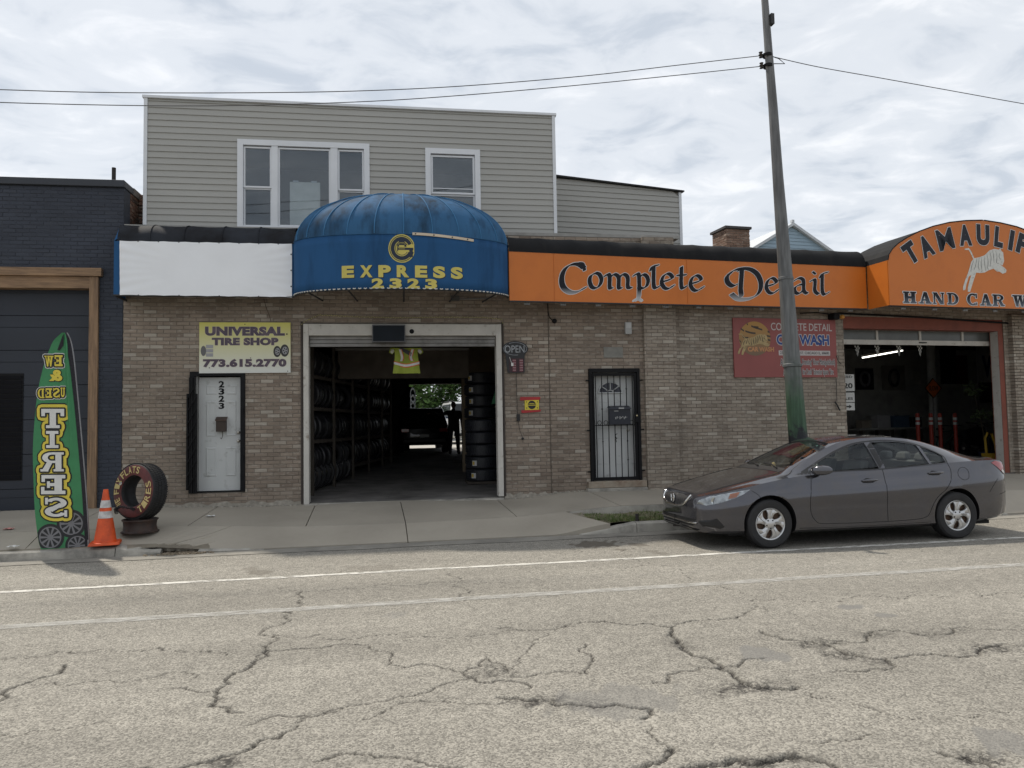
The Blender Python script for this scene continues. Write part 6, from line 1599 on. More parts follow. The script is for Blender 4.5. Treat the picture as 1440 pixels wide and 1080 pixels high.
q = MB(); q.grid(lambda u, v: fpt(73 + 14 * u - 2 * v, 492 - 22 * v * u - 8 * v, .004), 6, 6) if False else None
MB().add([fpt(81, 492, .006), fpt(87.5, 474, .006), fpt(90.5, 469, .006), fpt(89, 486, .006), fpt(84, 493, .006)], [(0, 1, 2, 3, 4)]).build('corner_patch', M('black_sleeve'), FLAG)
MB().tube([Vector(fpt(ref_(-y) + .3, y, -.012)) for y in range(772, 467, -4)], .014, 8).build('pole', M('flag_pole', (.25, .25, .26), .4, .5), FLAG)
MB().tube([Vector(fpt(121.5, 773, -.01)), Vector(fpt(121.5, 760, -.01))], .02, 8).build('ground_spike', M('flag_pole'), FLAG)
def lpt(px, py, out=0.0):
    q = RY(px, py, FY) - FO; return (q.x, q.y + fold(px, py, False) - out, q.z)
def flag_letter(ch, x0, y0, x1, y1, layers):
    for grow, mat_, out in layers:
        mb = MB()
        sq = (x1 - x0) / (y1 - y0)
        glyph(mb, ch, lambda u, v, e_: lpt(x1 - (x1 - x0) * u, y1 - (y1 - y0) * v, out + e_ * .7), grow=grow, sq=sq)
        for i in range(len(mb.f)): mb.f[i] = mb.f[i][::-1]
        mb.build('letter', mat_, FLAG)
yel = M('flag_yellow', (.62, .50, .06), .5); whi = M('flag_white', (.62, .62, .60), .5); bla = M('flag_black', (.012, .013, .014), .5)
TL = [('T', 59, 575, 90, 602), ('I', 63, 606, 84, 630), ('R', 57, 636, 89, 663), ('E', 57, 668, 91, 695), ('S', 62, 700, 94, 727)]
for t_ in TL:
    sc_ = 27.0
    flag_letter(*t_, [(8.2 / sc_, bla, .004), (6.4 / sc_, yel, .009), (2.2 / sc_, bla, .014), (0, whi, .019)])
for ch, x0_, y0_, x1_, y1_ in (('W', 64, 500.5, 76, 515.5), ('E', 77, 499.5, 88, 515), ('D', 54, 546.5, 63, 560), ('E', 64.5, 546, 73.5, 559.5), ('S', 75, 545.5, 84, 559), ('U', 85, 545, 91, 558.5)):
    flag_letter(ch, x0_, y0_, x1_, y1_, [(2.8 / 14, whi, .004), (1.8 / 14, bla, .008), (0, yel, .012)])
mb = MB(); text_mb(mb, '&', lambda u, v: lpt(87.5 - 18 * u, 536 - 16 * v, .012), .05); mb.build('lettering', yel, FLAG)
mb = MB(); text_mb(mb, '&', lambda u, v: lpt(88.3 - 19.6 * u, 537 - 18 * v, .006), .085); mb.build('lettering', bla, FLAG)
def flag_wheel(cx, cy, r, out):
    def P(x, y):
        px, py = cx + x * r, min(cy + y * r, 771.5); py = max(py, 480)
        return fpt(min(max(px, lef(-py) + .4), ref_(-py) - 4.5), py, out)
    n = 36
    for k0, k1, mat_, e_ in ((0, 1, M('wheel_print_dark', (.02, .021, .023), .6), 0), (.70, .80, M('wheel_print_grey', (.17, .17, .18), .6), .0012), (.0, .22, M('wheel_print_grey'), .0012)):
        q = MB()
        for k in range(n):
            a, b = 2 * math.pi * k / n, 2 * math.pi * (k + 1) / n
            q.add([tuple(Vector(P(rr * math.cos(t), rr * math.sin(t))) + Vector((0, -e_, 0))) for rr, t in ((k0 + .01, a), (k1, a), (k1, b), (k0 + .01, b))], [(0, 1, 2, 3)])
        q.build('printed_wheel', mat_, FLAG)
    q = MB()
    for k in range(10):
        t = k * .6283; q.add([tuple(Vector(P(rr * math.cos(t + e_), rr * math.sin(t + e_))) + Vector((0, -.002, 0))) for rr, e_ in ((.2, -.25), (.72, -.12), (.72, .12), (.2, .25))], [(0, 1, 2, 3)])
    q.build('printed_spokes', M('wheel_print_grey'), FLAG)
flag_wheel(98, 737, 20, .0010); flag_wheel(69.5, 756, 19, .0035); flag_wheel(107, 768, 17, .006)
# ---- traffic cone
def make_cone(name, label, loc, h=.71, rz=0.0, group=None):
    c = empty(name, label, 'cone', loc, rz, group)
    og = M('cone_orange', (.62, .085, .018), .5, var=.12, vs=8, col2=(.45, .06, .015), c2s=6); bw = M('cone_band', (.52, .51, .50), .5, var=.15, vs=12, col2=(.30, .29, .28), c2s=9)
    s = h / .71
    q = MB(); b_ = .185 * s; q.hexa([(-b_, -b_, 0), (b_, -b_, 0), (b_, b_, 0), (-b_, b_, 0), (-b_ * .93, -b_ * .93, .035 * s), (b_ * .93, -b_ * .93, .035 * s), (b_ * .93, b_ * .93, .035 * s), (-b_ * .93, b_ * .93, .035 * s)])
    q.build('base', og, c, bevel=.01 * s)
    rr = lambda z: (.135 - (.135 - .028) * (z - .035) / (.71 - .035))
    def seg(z0, z1, mat_, nm, o=0.0, cap=False):
        pr = [(rr(z0) * s + o, z0 * s), (rr(z1) * s + o, z1 * s)]
        if cap: pr += [(rr(z1) * s * .8, z1 * s), (rr(z1) * s * .7, z1 * s - .1)]
        MB().lathe(pr, 32).build(nm, mat_, c) if False else MB().lathe(pr, 32).build(nm, mat_, c, smooth=50)
    seg(.035, .34, og, 'body'); seg(.34, .43, bw, 'reflective_band', .002); seg(.43, .475, og, 'body'); seg(.475, .57, bw, 'reflective_band', .002); seg(.57, .71, og, 'body', 0, True)
    return c
cp = SW(148, 765)
make_cone('traffic_cone', 'orange traffic cone with two white bands beside the green flag', (cp.x, cp.y, cp.z), .73, rad(12))
# ---- tire
def tire_prof(R, r, w):
    return [(r, -w * .38), (r + .008, -w * .46), (r + (R - r) * .35, -w * .5), (r + (R - r) * .75, -w * .49), (R - .018, -w * .45), (R - .004, -w * .38), (R, -w * .25), (R, w * .25), (R - .004, w * .38), (R - .018, w * .45), (r + (R - r) * .75, w * .49), (r + (R - r) * .35, w * .5), (r + .008, w * .46), (r, w * .38), (r - .004, w * .25), (r + .02, w * .1), (r + .02, -w * .1), (r - .004, -w * .25)]
rub = M('tire_rubber', (.018, .018, .019), .7, var=.25, vs=12, bump=.2, bs=60)
tb = SW(197, 748)
TIRE = empty('painted_tire', 'upright worn tire with red painted sidewall reading FIX FLATS TIRES', 'tire', (tb.x, tb.y, tb.z + .19))
RIMS = empty('steel_rim_stand', 'rusty bare steel wheel rim lying flat under the painted tire', 'wheel rim', tb)
steel = M('rusty_rim', (.045, .035, .032), .65, .3, var=.35, vs=9, col2=(.075, .045, .035), c2s=7)
MB().lathe([(.02, .10), (.15, .10), (.20, .05), (.215, .012), (.245, 0), (.25, .012), (.222, .03), (.212, .09), (.218, .15), (.235, .168), (.235, .185), (.222, .185), (.205, .17), (.19, .12), (.15, .108), (.02, .108)], 40).build('rim', steel, RIMS, smooth=40)
tR, tr, tw = .385, .215, .27
TR = empty('pivot'); bpy.data.objects.remove(TR)
nrm = Vector((-.53, -.85, 0)).normalized()
xa_ = Vector((0, 0, 1)).cross(nrm).normalized(); tilt = rad(6)
mt = Matrix.Identity(4); zax = (nrm * math.cos(tilt) + Vector((0, 0, 1)) * math.sin(tilt)).normalized(); yax = zax.cross(xa_).normalized()
for i in range(3): mt[i][0], mt[i][1], mt[i][2] = xa_[i], yax[i], zax[i]
def place_t(o):
    o.matrix_local = Matrix.Translation((0, 0, tR - .005)) @ mt
o = MB().lathe(tire_prof(tR, tr, tw), 72, closed=True).build('casing', rub, TIRE, smooth=40); place_t(o)
q = MB()
for k in range(72):
    for j, zz in enumerate((-.085, -.028, .028, .085)):
        t = 2 * math.pi * (k + .5 * (j % 2)) / 72; c, s = math.cos(t), math.sin(t); r0, r1 = tR - .004, tR + .007; hw_ = .012
        q.hexa([(r * c - hw_ * s * a_, r * s + hw_ * c * a_, zz + .024 * b_) for r in (r0, r1) for a_, b_ in ((-1, -1), (1, -1), (1, 1), (-1, 1))])
o = q.build('tread_blocks', rub, TIRE); o['kind'] = 'stuff'; place_t(o)
redp = M('red_sidewall_paint', (.105, .022, .022), .6, var=.2, vs=10, col2=(.06, .018, .018), c2s=8)
o = MB().lathe([(tr + .006, tw * .462), (tr + (tR - tr) * .35, tw * .506), (tr + (tR - tr) * .75, tw * .497), (tR - .02, tw * .46)], 72).build('painted_sidewall', redp, TIRE, smooth=60); place_t(o)
cream = M('hand_paint_cream', (.50, .40, .17), .6, var=.2, vs=20)
mb = MB(); th0 = 222
def sw_pt(th, v):
    r = tr + .035 + v * .095; rr_ = (r - tr) / (tR - tr); zz = tw * (.512 if rr_ < .8 else .503) + .001
    return (r * math.cos(rad(th)), r * math.sin(rad(th)), zz)
for wtxt, t0, t1 in (('WE', 225, 200), ('FIX', 190, 145), ('FLATS', 140, 68), ('TIRES', -62, 30)):
    n = len(wtxt)
    for i, ch in enumerate(wtxt):
        a = t0 + (t1 - t0) * i / n; b = t0 + (t1 - t0) * (i + .82) / n
        if t0 < t1: text_mb(mb, ch, lambda u, v: sw_pt(a + (b - a) * u, 1 - v), .015)
        else: text_mb(mb, ch, lambda u, v: sw_pt(a + (b - a) * u, v), .015)
o = mb.build('lettering', cream, TIRE); place_t(o)
q = MB(); q.lathe([(.001, 0), (.022, 0), (.022, .01)], 12, (-.26 * .9, .10, tw * .5)); o = q.build('sticker', ink_w, TIRE); place_t(o)
CH = empty('lock_chain', 'dark chain looped through the painted tire at its foot', 'chain', (tb.x, tb.y, tb.z + .19))
pc = [(-.28, -.10, .10), (-.26, -.20, .16), (-.18, -.27, .20), (-.05, -.25, .17), (-.02, -.1, .12)]
ch_m = M('chain_black', (.02, .02, .022), .5, .4)
for i in range(22):
    t = i / 21 * (len(pc) - 1); k = min(int(t), len(pc) - 2); f_ = t - k
    p_ = Vector(pc[k]).lerp(Vector(pc[k + 1]), f_); 
    q = MB(); q.tube([(p_.x + .022 * math.cos(a), p_.y + (.014 * math.sin(a) if i % 2 else 0), p_.z + (0 if i % 2 else .014 * math.sin(a))) for a in np.linspace(0, 6.283, 11)], .006, 5, False); q.build('chain_link', ch_m, CH)
p_ = SW(233, 737); MB().tube([(tb.x + .25, tb.y - .02, tb.z + .06), (tb.x + .33, tb.y + .05, tb.z + .05), (tb.x + .42, tb.y + .1, tb.z + .07)], .014, 6).build('bar', steel, RIMS)
# ---- litter
for px, py, col_, lab in ((296, 727, (.6, .6, .58), 'crumpled white paper scrap on the sidewalk before the white door'), (12, 745, (.5, .22, .2), 'pink plastic scrap lying on the walk left of the flag'), (18, 770, (.55, .55, .53), 'small white scrap by the kerb at the far left')):
    p_ = SW(px, py); q = MB(); s = .06
    q.grid(lambda u, v: ((u - .5) * s * 2, (v - .5) * s * 1.6, .010 + .018 * abs(math.sin(u * 5 + px) * math.cos(v * 6))), 5, 4)
    tag(q.build('litter_scrap', M('litter_%d' % px, col_, .7), None, loc=p_, sol=.002), lab, 'litter')
# ================================================================== utility pole and wires
PY = 11.32
bpx = [(1124.5, 640, 27), (1121, 600, 25), (1113, 500, 22.5), (1104, 380, 19), (1094, 250, 14.5), (1087, 150, 12.5), (1081, 75, 11), (1075.5, 0, 9.5), (1073, -30, 9)]
base = RY(1127, 690, PY)
def prad(px, py, w_): p = RY(px, py, PY); return w_ / 2 / FPX * (p - CAM).dot(_f)
POLE = empty('utility_pole', 'leaning grey steel utility pole with green painted foot behind the parked sedan', 'pole', (base.x, PY, .16))
PO = Vector(POLE.location)
pp = [Vector((base.x, PY, .16)) - PO] + [RY(a, b, PY) - PO for a, b, c in bpx]; pr_ = [prad(1127, 690, 28)] + [prad(*k) for k in bpx]
def pole_mat():
    m = bpy.data.materials.new('pole_paint'); m.use_nodes = True; t = m.node_tree; b = t.nodes['Principled BSDF']; N = t.nodes.new; L = t.links.new
    g = N('ShaderNodeNewGeometry'); s = N('ShaderNodeSeparateXYZ'); L(g.outputs['Position'], s.inputs[0])
    n = N('ShaderNodeTexNoise'); n.inputs['Scale'].default_value = 5; n.inputs['Detail'].default_value = 8; n.inputs['Roughness'].default_value = .7; L(g.outputs['Position'], n.inputs[0])
    a = N('ShaderNodeMath'); a.operation = 'MULTIPLY_ADD'; L(n.outputs[0], a.inputs[0]); a.inputs[1].default_value = 1.1; L(s.outputs[2], a.inputs[2])
    r = N('ShaderNodeValToRGB'); e = r.color_ramp.elements; mr = N('ShaderNodeMapRange'); mr.inputs[1].default_value = 0; mr.inputs[2].default_value = 10; L(a.outputs[0], mr.inputs[0]); L(mr.outputs[0], r.inputs[0])
    e[0].position = 0; e[0].color = (.018, .02, .022, 1); e[1].position = 1; e[1].color = (.135, .135, .135, 1)
    for p_, c_ in ((.197, (.018, .02, .024)), (.208, (.040, .085, .048)), (.246, (.045, .092, .052)), (.285, (.085, .10, .088)), (.33, (.125, .13, .13)), (.62, (.105, .105, .105))): q = e.new(p_); q.color = (*c_, 1)
    n2 = N('ShaderNodeTexNoise'); n2.inputs['Scale'].default_value = 7; n2.inputs['Detail'].default_value = 6; mp_ = N('ShaderNodeMapping'); mp_.inputs['Scale'].default_value = (3, 3, .35); L(g.outputs['Position'], mp_.inputs[0]); L(mp_.outputs[0], n2.inputs[0])
    m2 = N('ShaderNodeMapRange'); m2.inputs[1].default_value = .3; m2.inputs[2].default_value = .7; m2.inputs[3].default_value = .65; m2.inputs[4].default_value = 1.35; L(n2.outputs[0], m2.inputs[0])
    v = N('ShaderNodeVectorMath'); v.operation = 'SCALE'; L(r.outputs[0], v.inputs[0]); L(m2.outputs[0], v.inputs['Scale']); L(v.outputs[0], b.inputs['Base Color']); b.inputs['Roughness'].default_value = .55; b.inputs['Metallic'].default_value = .25
    return m
PM = pole_mat()
MB().tube(pp, pr_, 24).build('shaft', PM, POLE, smooth=40)
for (a, b, c) in ((1114.2, 514, 26), (1105, 392, 21)):
    p_ = RY(a, b, PY) - PO; r = prad(a, b, c); MB().lathe([(r * .9, -.03), (r, -.02), (r, .02), (r * .9, .03)], 24, p_).build('collar', PM, POLE, smooth=40)
wl1 = RY(1079, 78, PY); wl2 = RY(1080, 93, PY)
for pz in (wl1, wl2):
    q = pz - PO
    MB().lathe([(.075, -.03), (.082, -.02), (.082, .02), (.075, .03)], 16, q).build('clamp', black_metal, POLE)
    MB().lathe([(.001, -.05), (.035, -.045), (.022, -.02), (.04, 0), (.022, .02), (.035, .045), (.001, .05)], 12, (q.x - .12, q.y, q.z)).build('insulator', M('insulator', (.03, .025, .022), .3), POLE, smooth=40)
for px, py in ((1082.5, 30),):
    q = RY(px, py, PY) - PO; MB().box(q.x - .03, q.x + .03, q.y - .1, q.y, q.z - .09, q.z + .09).build('tag_plate', M('tag_dark', (.03, .03, .03), .6), POLE)
MB().tube([wl1 - PO + Vector((.05, 0, 0)), wl1 - PO + Vector((.2, -.02, -.05)), wl1 - PO + Vector((.32, 0, -.12)), wl2 - PO + Vector((.1, 0, .05))], .008, 5).build('jumper_wire', black_metal, POLE)
wire_m = M('wire_dark', (.06, .06, .065), .6)
def wire(name, label, pts, r):
    P = [Vector(p) for p in pts]; o = Vector(P[0])
    sm = []
    for i in range(len(P) - 1):
        a, b, c, d = P[max(i - 1, 0)], P[i], P[i + 1], P[min(i + 2, len(P) - 1)]
        for k in range(8):
            t = k / 8; sm.append(.5 * (2 * b + (c - a) * t + (2 * a - 5 * b + 4 * c - d) * t * t + (3 * b - a - 3 * c + d) * t ** 3) - o)
    sm.append(P[-1] - o)
    w_ = MB().tube(sm, r, 6).build(name, wire_m, None, loc=o); tag(w_, label, 'wire')
wire('overhead_wire', 'upper of the two thin wires running left from the pole top', [RY(1073, 78, PY)] + [RY(a, b, PY - .05) for a, b in ((950, 92), (820, 107), (650, 121), (500, 128), (340, 130.5), (150, 130), (0, 126), (-160, 120))], .0065)
wire('overhead_wire', 'lower of the two thin wires running left from the pole top', [RY(1073, 93, PY)] + [RY(a, b, PY - .05) for a, b in ((950, 106), (800, 121), (650, 134), (520, 142.5), (350, 148), (200, 148.5), (0, 144), (-160, 136))], .0065)
wire('overhead_wire', 'single thin wire descending to the right from the pole top', [RY(1088, 80, PY)] + [RY(a, b, PY) for a, b in ((1150, 94), (1240, 110), (1340, 128), (1440, 146), (1560, 166))], .0065)
# ================================================================== parked sedan
SX = 1.045
def C_(pts): 
    f = pchip([p[0] for p in pts], [p[1] for p in pts]); return lambda x: f(x / SX)
ztop = C_([(0,.60),(.03,.655),(.10,.705),(.25,.755),(.5,.825),(.8,.895),(1.1,.955),(1.22,.985),(1.35,1.05),(1.6,1.18),(1.9,1.315),(2.1,1.385),(2.4,1.432),(2.7,1.437),(3.0,1.417),(3.3,1.365),(3.6,1.275),(3.9,1.165),(4.05,1.112),(4.15,1.096),(4.33,1.094),(4.42,1.088),(4.47,1.04),(4.52,.88),(4.555,.72)])
zbot = C_([(0,.42),(.03,.31),(.08,.22),(.3,.19),(.6,.19),(1,.175),(3.5,.18),(4.1,.22),(4.4,.26),(4.5,.31),(4.555,.45)])
wmax = C_([(0,.30),(.02,.42),(.06,.55),(.12,.655),(.2,.725),(.35,.79),(.6,.84),(.9,.865),(1.3,.876),(3.3,.876),(3.8,.862),(4.1,.835),(4.3,.80),(4.42,.755),(4.5,.68),(4.54,.58),(4.555,.45)])
zbel = C_([(0,.585),(.1,.675),(.3,.725),(.6,.79),(1.0,.87),(1.3,.915),(2.0,.955),(3.0,1.005),(3.6,1.04),(4.0,1.055),(4.3,1.055),(4.45,1.0),(4.52,.85),(4.555,.70)])
wrel = C_([(0,.80),(.5,.84),(1.0,.83),(1.22,.80),(1.6,.735),(2.0,.665),(2.4,.655),(3.0,.655),(3.4,.665),(3.8,.71),(4.05,.78),(4.555,.8)])
zral = C_([(0,.595),(.1,.695),(.3,.745),(.6,.81),(1.0,.91),(1.22,.955),(1.3,.985),(1.6,1.11),(1.9,1.242),(2.1,1.315),(2.4,1.37),(2.7,1.38),(3.0,1.362),(3.3,1.315),(3.6,1.23),(3.9,1.125),(4.05,1.085),(4.3,1.078),(4.45,1.025),(4.52,.865),(4.555,.71)])
def half(x):
    w, zb, zt, zl, wr, zr = wmax(x), zbot(x), ztop(x), zbel(x), wrel(x) * wmax(x), zral(x)
    h = zl - zb; t = min(1, max(0, (x / SX - 1.0) / .6)) * min(1, max(0, (4.2 - x / SX) / .5))
    wb = w * (.955 - .014 * t)
    return [(0, zb), (w * .55, zb), (w * .90, zb + .012), (w * .965, zb + .05 * min(1, h / .5)), (w * (.985 - .012 * t), zb + h * .20), (w * (.992 - .014 * t), zb + h * .38), (w, zb + h * .58), (w * 1.0, zb + h * .735), (w * (.985 - .006 * t), zb + h * .775), (w * (.972 - .012 * t), zb + h * .90), (wb, zl),
            (wb * .62 + wr * .38 + .012 * t, zl * .66 + zr * .34), (wb * .30 + wr * .70 + .014 * t, zl * .32 + zr * .68), (wr + .004 * t, zr - .012 * t), (wr * .95, zr + (zt - zr) * .35), (wr * .80, zr + (zt - zr) * .66), (wr * .5, zr + (zt - zr) * .90), (0, zt)]
def side_y(x, z):
    p = half(x); best = 0
    for (y0, z0), (y1, z1) in zip(p[1:-1], p[2:]):
        if min(z0, z1) - 1e-9 <= z <= max(z0, z1) + 1e-9 and abs(z1 - z0) > 1e-9:
            best = max(best, y0 + (y1 - y0) * (z - z0) / (z1 - z0))
    return best
def top_z(x, y):
    p = half(x); y = abs(y)
    for (y0, z0), (y1, z1) in zip(p[::-1][:-1], p[::-1][1:]):
        if y0 <= y <= y1: return z0 + (z1 - z0) * (y - y0) / max(y1 - y0, 1e-9)
    return p[10][1]
def front_x(y, z):
    lo, hi = 0.0, .9
    for _ in range(30):
        m_ = (lo + hi) / 2
        if side_y(m_, z) >= abs(y): hi = m_
        else: lo = m_
    return hi
paint = M('grey_metallic_paint', (.066, .066, .078), .16, .70, var=.08, vs=2.5, coat=1.0, col2=(.068, .065, .070), c2s=5, rvar=.04)
trimb = M('car_black_trim', (.012, .012, .013), .45)
seamm = M('panel_gap', (.006, .006, .007), .8)
chrome = M('chrome', (.62, .62, .62), .12, 1.0, var=.02)
cint = M('car_interior', (.035, .035, .037), .85, var=.2, vs=5); cseat = M('car_seat', (.075, .075, .078), .9, var=.15, vs=9)
cglass = GLASS('car_glass', trans=(.84, .89, .86), ior=1.42, fk=.75)
def boolean(obj, cutters, op='DIFFERENCE'):
    for c in cutters:
        m_ = obj.modifiers.new('b', 'BOOLEAN'); m_.operation = op; m_.object = c; m_.solver = 'EXACT'
        try: m_.material_mode = 'TRANSFER'
        except Exception: pass
    dg = bpy.context.evaluated_depsgraph_get(); dg.update()
    me = bpy.data.meshes.new_from_object(obj.evaluated_get(dg))
    obj.modifiers.clear(); old = obj.data; obj.data = me
    for c in cutters: bpy.data.objects.remove(c)
    return obj
def loft(sections, closed_pts=True):
    mb = MB(); n = len(sections[0]); 
    for s in sections: mb.v += s
    for i in range(len(sections) - 1):
        for j in range(n):
            k = (j + 1) % n; mb.f.append((i * n + j, i * n + k, (i + 1) * n + k, (i + 1) * n + j)); mb.mi.append(0)
    mb.f.append(tuple(range(n - 1, -1, -1))); mb.mi.append(0); mb.f.append(tuple((len(sections) - 1) * n + j for j in range(n))); mb.mi.append(0)
    return mb
def ring_(x):
    h_ = half(x); return [(x, -y, z) for y, z in h_] + [(x, y, z) for y, z in h_[-2:0:-1]]
CL = 4.555 * SX
xs = sorted(set([0, .012, .03, .05, .08, .11, .15, .2, .26, .33] + list(np.linspace(.42, 4.2, 70)) + [4.27, 4.33, 4.38, 4.42, 4.45, 4.48, 4.51, 4.535, 4.55, 4.555]))
CAR0 = Vector((5.10 - .93 * SX, 9.83, 0.0))
CARO = empty('parked_sedan', 'dusty grey metallic four door sedan parked at the kerb facing left', 'car', CAR0)
body = loft([ring_(x * SX) for x in xs]).build('body', paint, None, fixn=True)
cut = []
WXF, WXR_ = .93 * SX, .93 * SX + 2.67 * SX
WR = .318
for wx_ in (WXF, WXR_):
    for sg_ in (-1, 1):
        mb = MB(); r = .362
        mb.lathe([(.001, 0), (r, 0), (r, .75), (.001, .75)], 40, axis='y'); 
        o = mb.build('cutter', trimb, None, fixn=True); o.location = (wx_, sg_ * .86 + .375 if False else (sg_ * (.52 + .75) if sg_ > 0 else -.52), WR + .012)
        cut.append(o)
def cab(x):
    zt = ztop(x) - .045; pts = []
    z0 = .48; L = []
    zl = zbel(x)
    for z in np.linspace(z0, zl, 4): L.append((max(side_y(x, z) - .09, .05), z))
    h_ = half(x); 
    for (y, z) in h_[11:14]: L.append((max(y - .045, .04), min(z - .01, zt - .02)))
    for (y, z) in h_[14:17]: L.append((max(y - .03, .03), z - .045))
    L.append((0, zt))
    return [(x, -y, z) for y, z in L] + [(x, y, z) for y, z in L[-2::-1]]
cs = [cab(x * SX) for x in np.linspace(1.42, 3.72, 26)]
cut.append(loft(cs).build('cutter', cint, None, fixn=True))
# window openings in the side (x, z) outline, real metres before SX
WF = [(1.50,.962),(1.62,1.045),(1.80,1.128),(2.00,1.215),(2.15,1.272),(2.30,1.312),(2.44,1.330),(2.495,.988)]
WR1 = [(2.585,.993),(2.545,1.335),(2.75,1.340),(2.95,1.328),(3.12,1.300),(3.20,1.278),(3.235,1.025)]
WR2 = [(3.275,1.028),(3.245,1.262),(3.34,1.222),(3.44,1.168),(3.50,1.125),(3.485,1.042)]
for poly in (WF, WR1, WR2):
    cut.append(MB().prism([(x * SX, z) for x, z in poly], -1.3, 1.3).build('cutter', trimb, None, fixn=True))
WS = [(1.255, 0), (1.27, .25), (1.32, .48), (1.40, .585), (1.55, .575), (1.75, .545), (1.93, .505), (2.00, .485), (2.02, .25), (2.03, 0)]
ws = WS + [(x, -y) for x, y in WS[-2:0:-1]]
cut.append(MB().prism_z([(x * SX, y) for x, y in ws], .99, 1.6).build('cutter', trimb, None, fixn=True))
RW = [(3.30, 0), (3.31, .42), (3.36, .485), (3.60, .51), (3.85, .525), (3.92, .50), (3.97, .25), (3.98, 0)]
rw_ = RW + [(x, -y) for x, y in RW[-2:0:-1]]
cut.append(MB().prism_z([(x * SX, y) for x, y in rw_], 1.11, 1.6).build('cutter', trimb, None, fixn=True))
boolean(body, cut); body.parent = CARO
body.data.polygons.foreach_set('use_smooth', [True] * len(body.data.polygons)); body.data.set_sharp_from_angle(angle=rad(32))
def poly_rows(poly, nr, nc, f):
    """fill a convex-ish outline with rows of quads; f(a, b) -> point"""
    mb = MB(); zs2 = np.linspace(min(p[1] for p in poly) + 1e-4, max(p[1] for p in poly) - 1e-4, nr + 1); rows = []
    n = len(poly)
    for z in zs2:
        xs2 = []
        for i in range(n):
            (x0, z0), (x1, z1) = poly[i], poly[(i + 1) % n]
            if (z0 - z) * (z1 - z) <= 0 and abs(z1 - z0) > 1e-9: xs2.append(x0 + (x1 - x0) * (z - z0) / (z1 - z0))
        rows.append([(min(xs2) + (max(xs2) - min(xs2)) * k / nc, z) for k in range(nc + 1)])
    vs = [f(a, b) for r in rows for a, b in r]
    fs = [(j * (nc + 1) + i, j * (nc + 1) + i + 1, (j + 1) * (nc + 1) + i + 1, (j + 1) * (nc + 1) + i) for j in range(nr) for i in range(nc)]
    mb.add(vs, fs); return mb
def side_patch(poly, out, mat_, name, nr=8, nc=14, both=True, parent=None):
    o = None
    for sg_ in ((-1, 1) if both else (-1,)):
        mb = poly_rows(poly, nr, nc, lambda a, b: (a * SX, sg_ * (side_y(a * SX, b) + out), b))
        if sg_ > 0: mb.f = [f[::-1] for f in mb.f]
        o = mb.build(name, mat_, parent or CARO, smooth=60)
    return o
for poly in (WF, WR1, WR2): side_patch(poly, -.010, cglass, 'side_window')
def plan_patch(poly, mat_, name, dz, nr=16, nc=16):
    mb = poly_rows([(y, x) for x, y in poly], nr, nc, lambda a, b: (b * SX, a, top_z(b * SX, a) + dz)); return mb.build(name, mat_, CARO, smooth=60)
wglass = GLASS('windshield_glass', trans=(.80, .85, .82), ior=1.40, fk=.40)
plan_patch(ws, wglass, 'windshield', -.008); plan_patch(rw_, wglass, 'rear_window', -.008)
def ribbon(pts, wd, mat_, name, parent=CARO, out=.0015, both=True):
    """a thin strip along (x, z) points on the body side"""
    for sg_ in ((-1, 1) if both else (-1,)):
        q = MB(); P = smooth_pts(pts, 6); n = len(P)
        for i, (a, b) in enumerate(P):
            a0, b0 = P[max(i - 1, 0)]; a1, b1 = P[min(i + 1, n - 1)]; d = Vector((a1 - a0, b1 - b0)); d.normalize()
            for k in (-1, 1):
                x_, z_ = a - d.y * wd / 2 * k, b + d.x * wd / 2 * k
                q.v.append((x_ * SX, sg_ * (side_y(x_ * SX, z_) + out), z_))
        for i in range(n - 1): q.f.append((2 * i, 2 * i + 1, 2 * i + 3, 2 * i + 2) if sg_ > 0 else (2 * i + 2, 2 * i + 3, 2 * i + 1, 2 * i)); q.mi.append(0)
        q.build(name, mat_, parent)
# black window surround, B pillar
ribbon([(1.36,.945),(1.50,.953),(2.0,.972),(2.5,.980),(3.0,1.008),(3.3,1.025),(3.50,1.036)], .016, trimb, 'window_seal')
ribbon([(1.42,.965),(1.56,1.03),(1.80,1.140),(2.00,1.228),(2.15,1.285),(2.30,1.325),(2.50,1.350),(2.75,1.355),(2.95,1.342),(3.12,1.315),(3.26,1.272),(3.38,1.215),(3.50,1.140),(3.52,1.10),(3.50,1.04)], .018, trimb, 'window_seal')
side_patch([(2.505,.988),(2.45,1.338),(2.54,1.342),(2.58,.993)], .002, trimb, 'pillar_trim', 6, 4)
side_patch([(1.30,.935),(1.40,.955),(1.545,1.035),(1.505,.955)], .002, trimb, 'mirror_triangle', 4, 6)
# door shut lines
for pts in ([(1.52,.945),(1.50,.80),(1.47,.60),(1.49,.42),(1.56,.32),(1.62,.295)], [(2.535,.99),(2.55,.80),(2.56,.60),(2.565,.42),(2.57,.285)], [(3.50,1.03),(3.53,.95),(3.52,.84),(3.44,.70),(3.30,.58),(3.22,.45),(3.16,.34),(3.06,.30)], [(1.62,.293),(2.10,.283),(2.57,.283),(2.85,.288),(3.06,.299)]):
    ribbon(pts, .007, seamm, 'shut_line')
ribbon([(.70,.755),(.78,.70),(.80,.66)], .005, seamm, 'shut_line'); ribbon([(4.28,.80),(4.20,.72),(4.12,.62)], .005, seamm, 'shut_line')
ribbon([(4.30,.58),(4.42,.60),(4.50,.61)], .005, seamm, 'shut_line')
ribbon([(3.72 + .085 * math.cos(t), .885 + .085 * math.sin(t)) for t in np.linspace(0, 6.4, 14)], .005, seamm, 'fuel_flap_line', both=False)
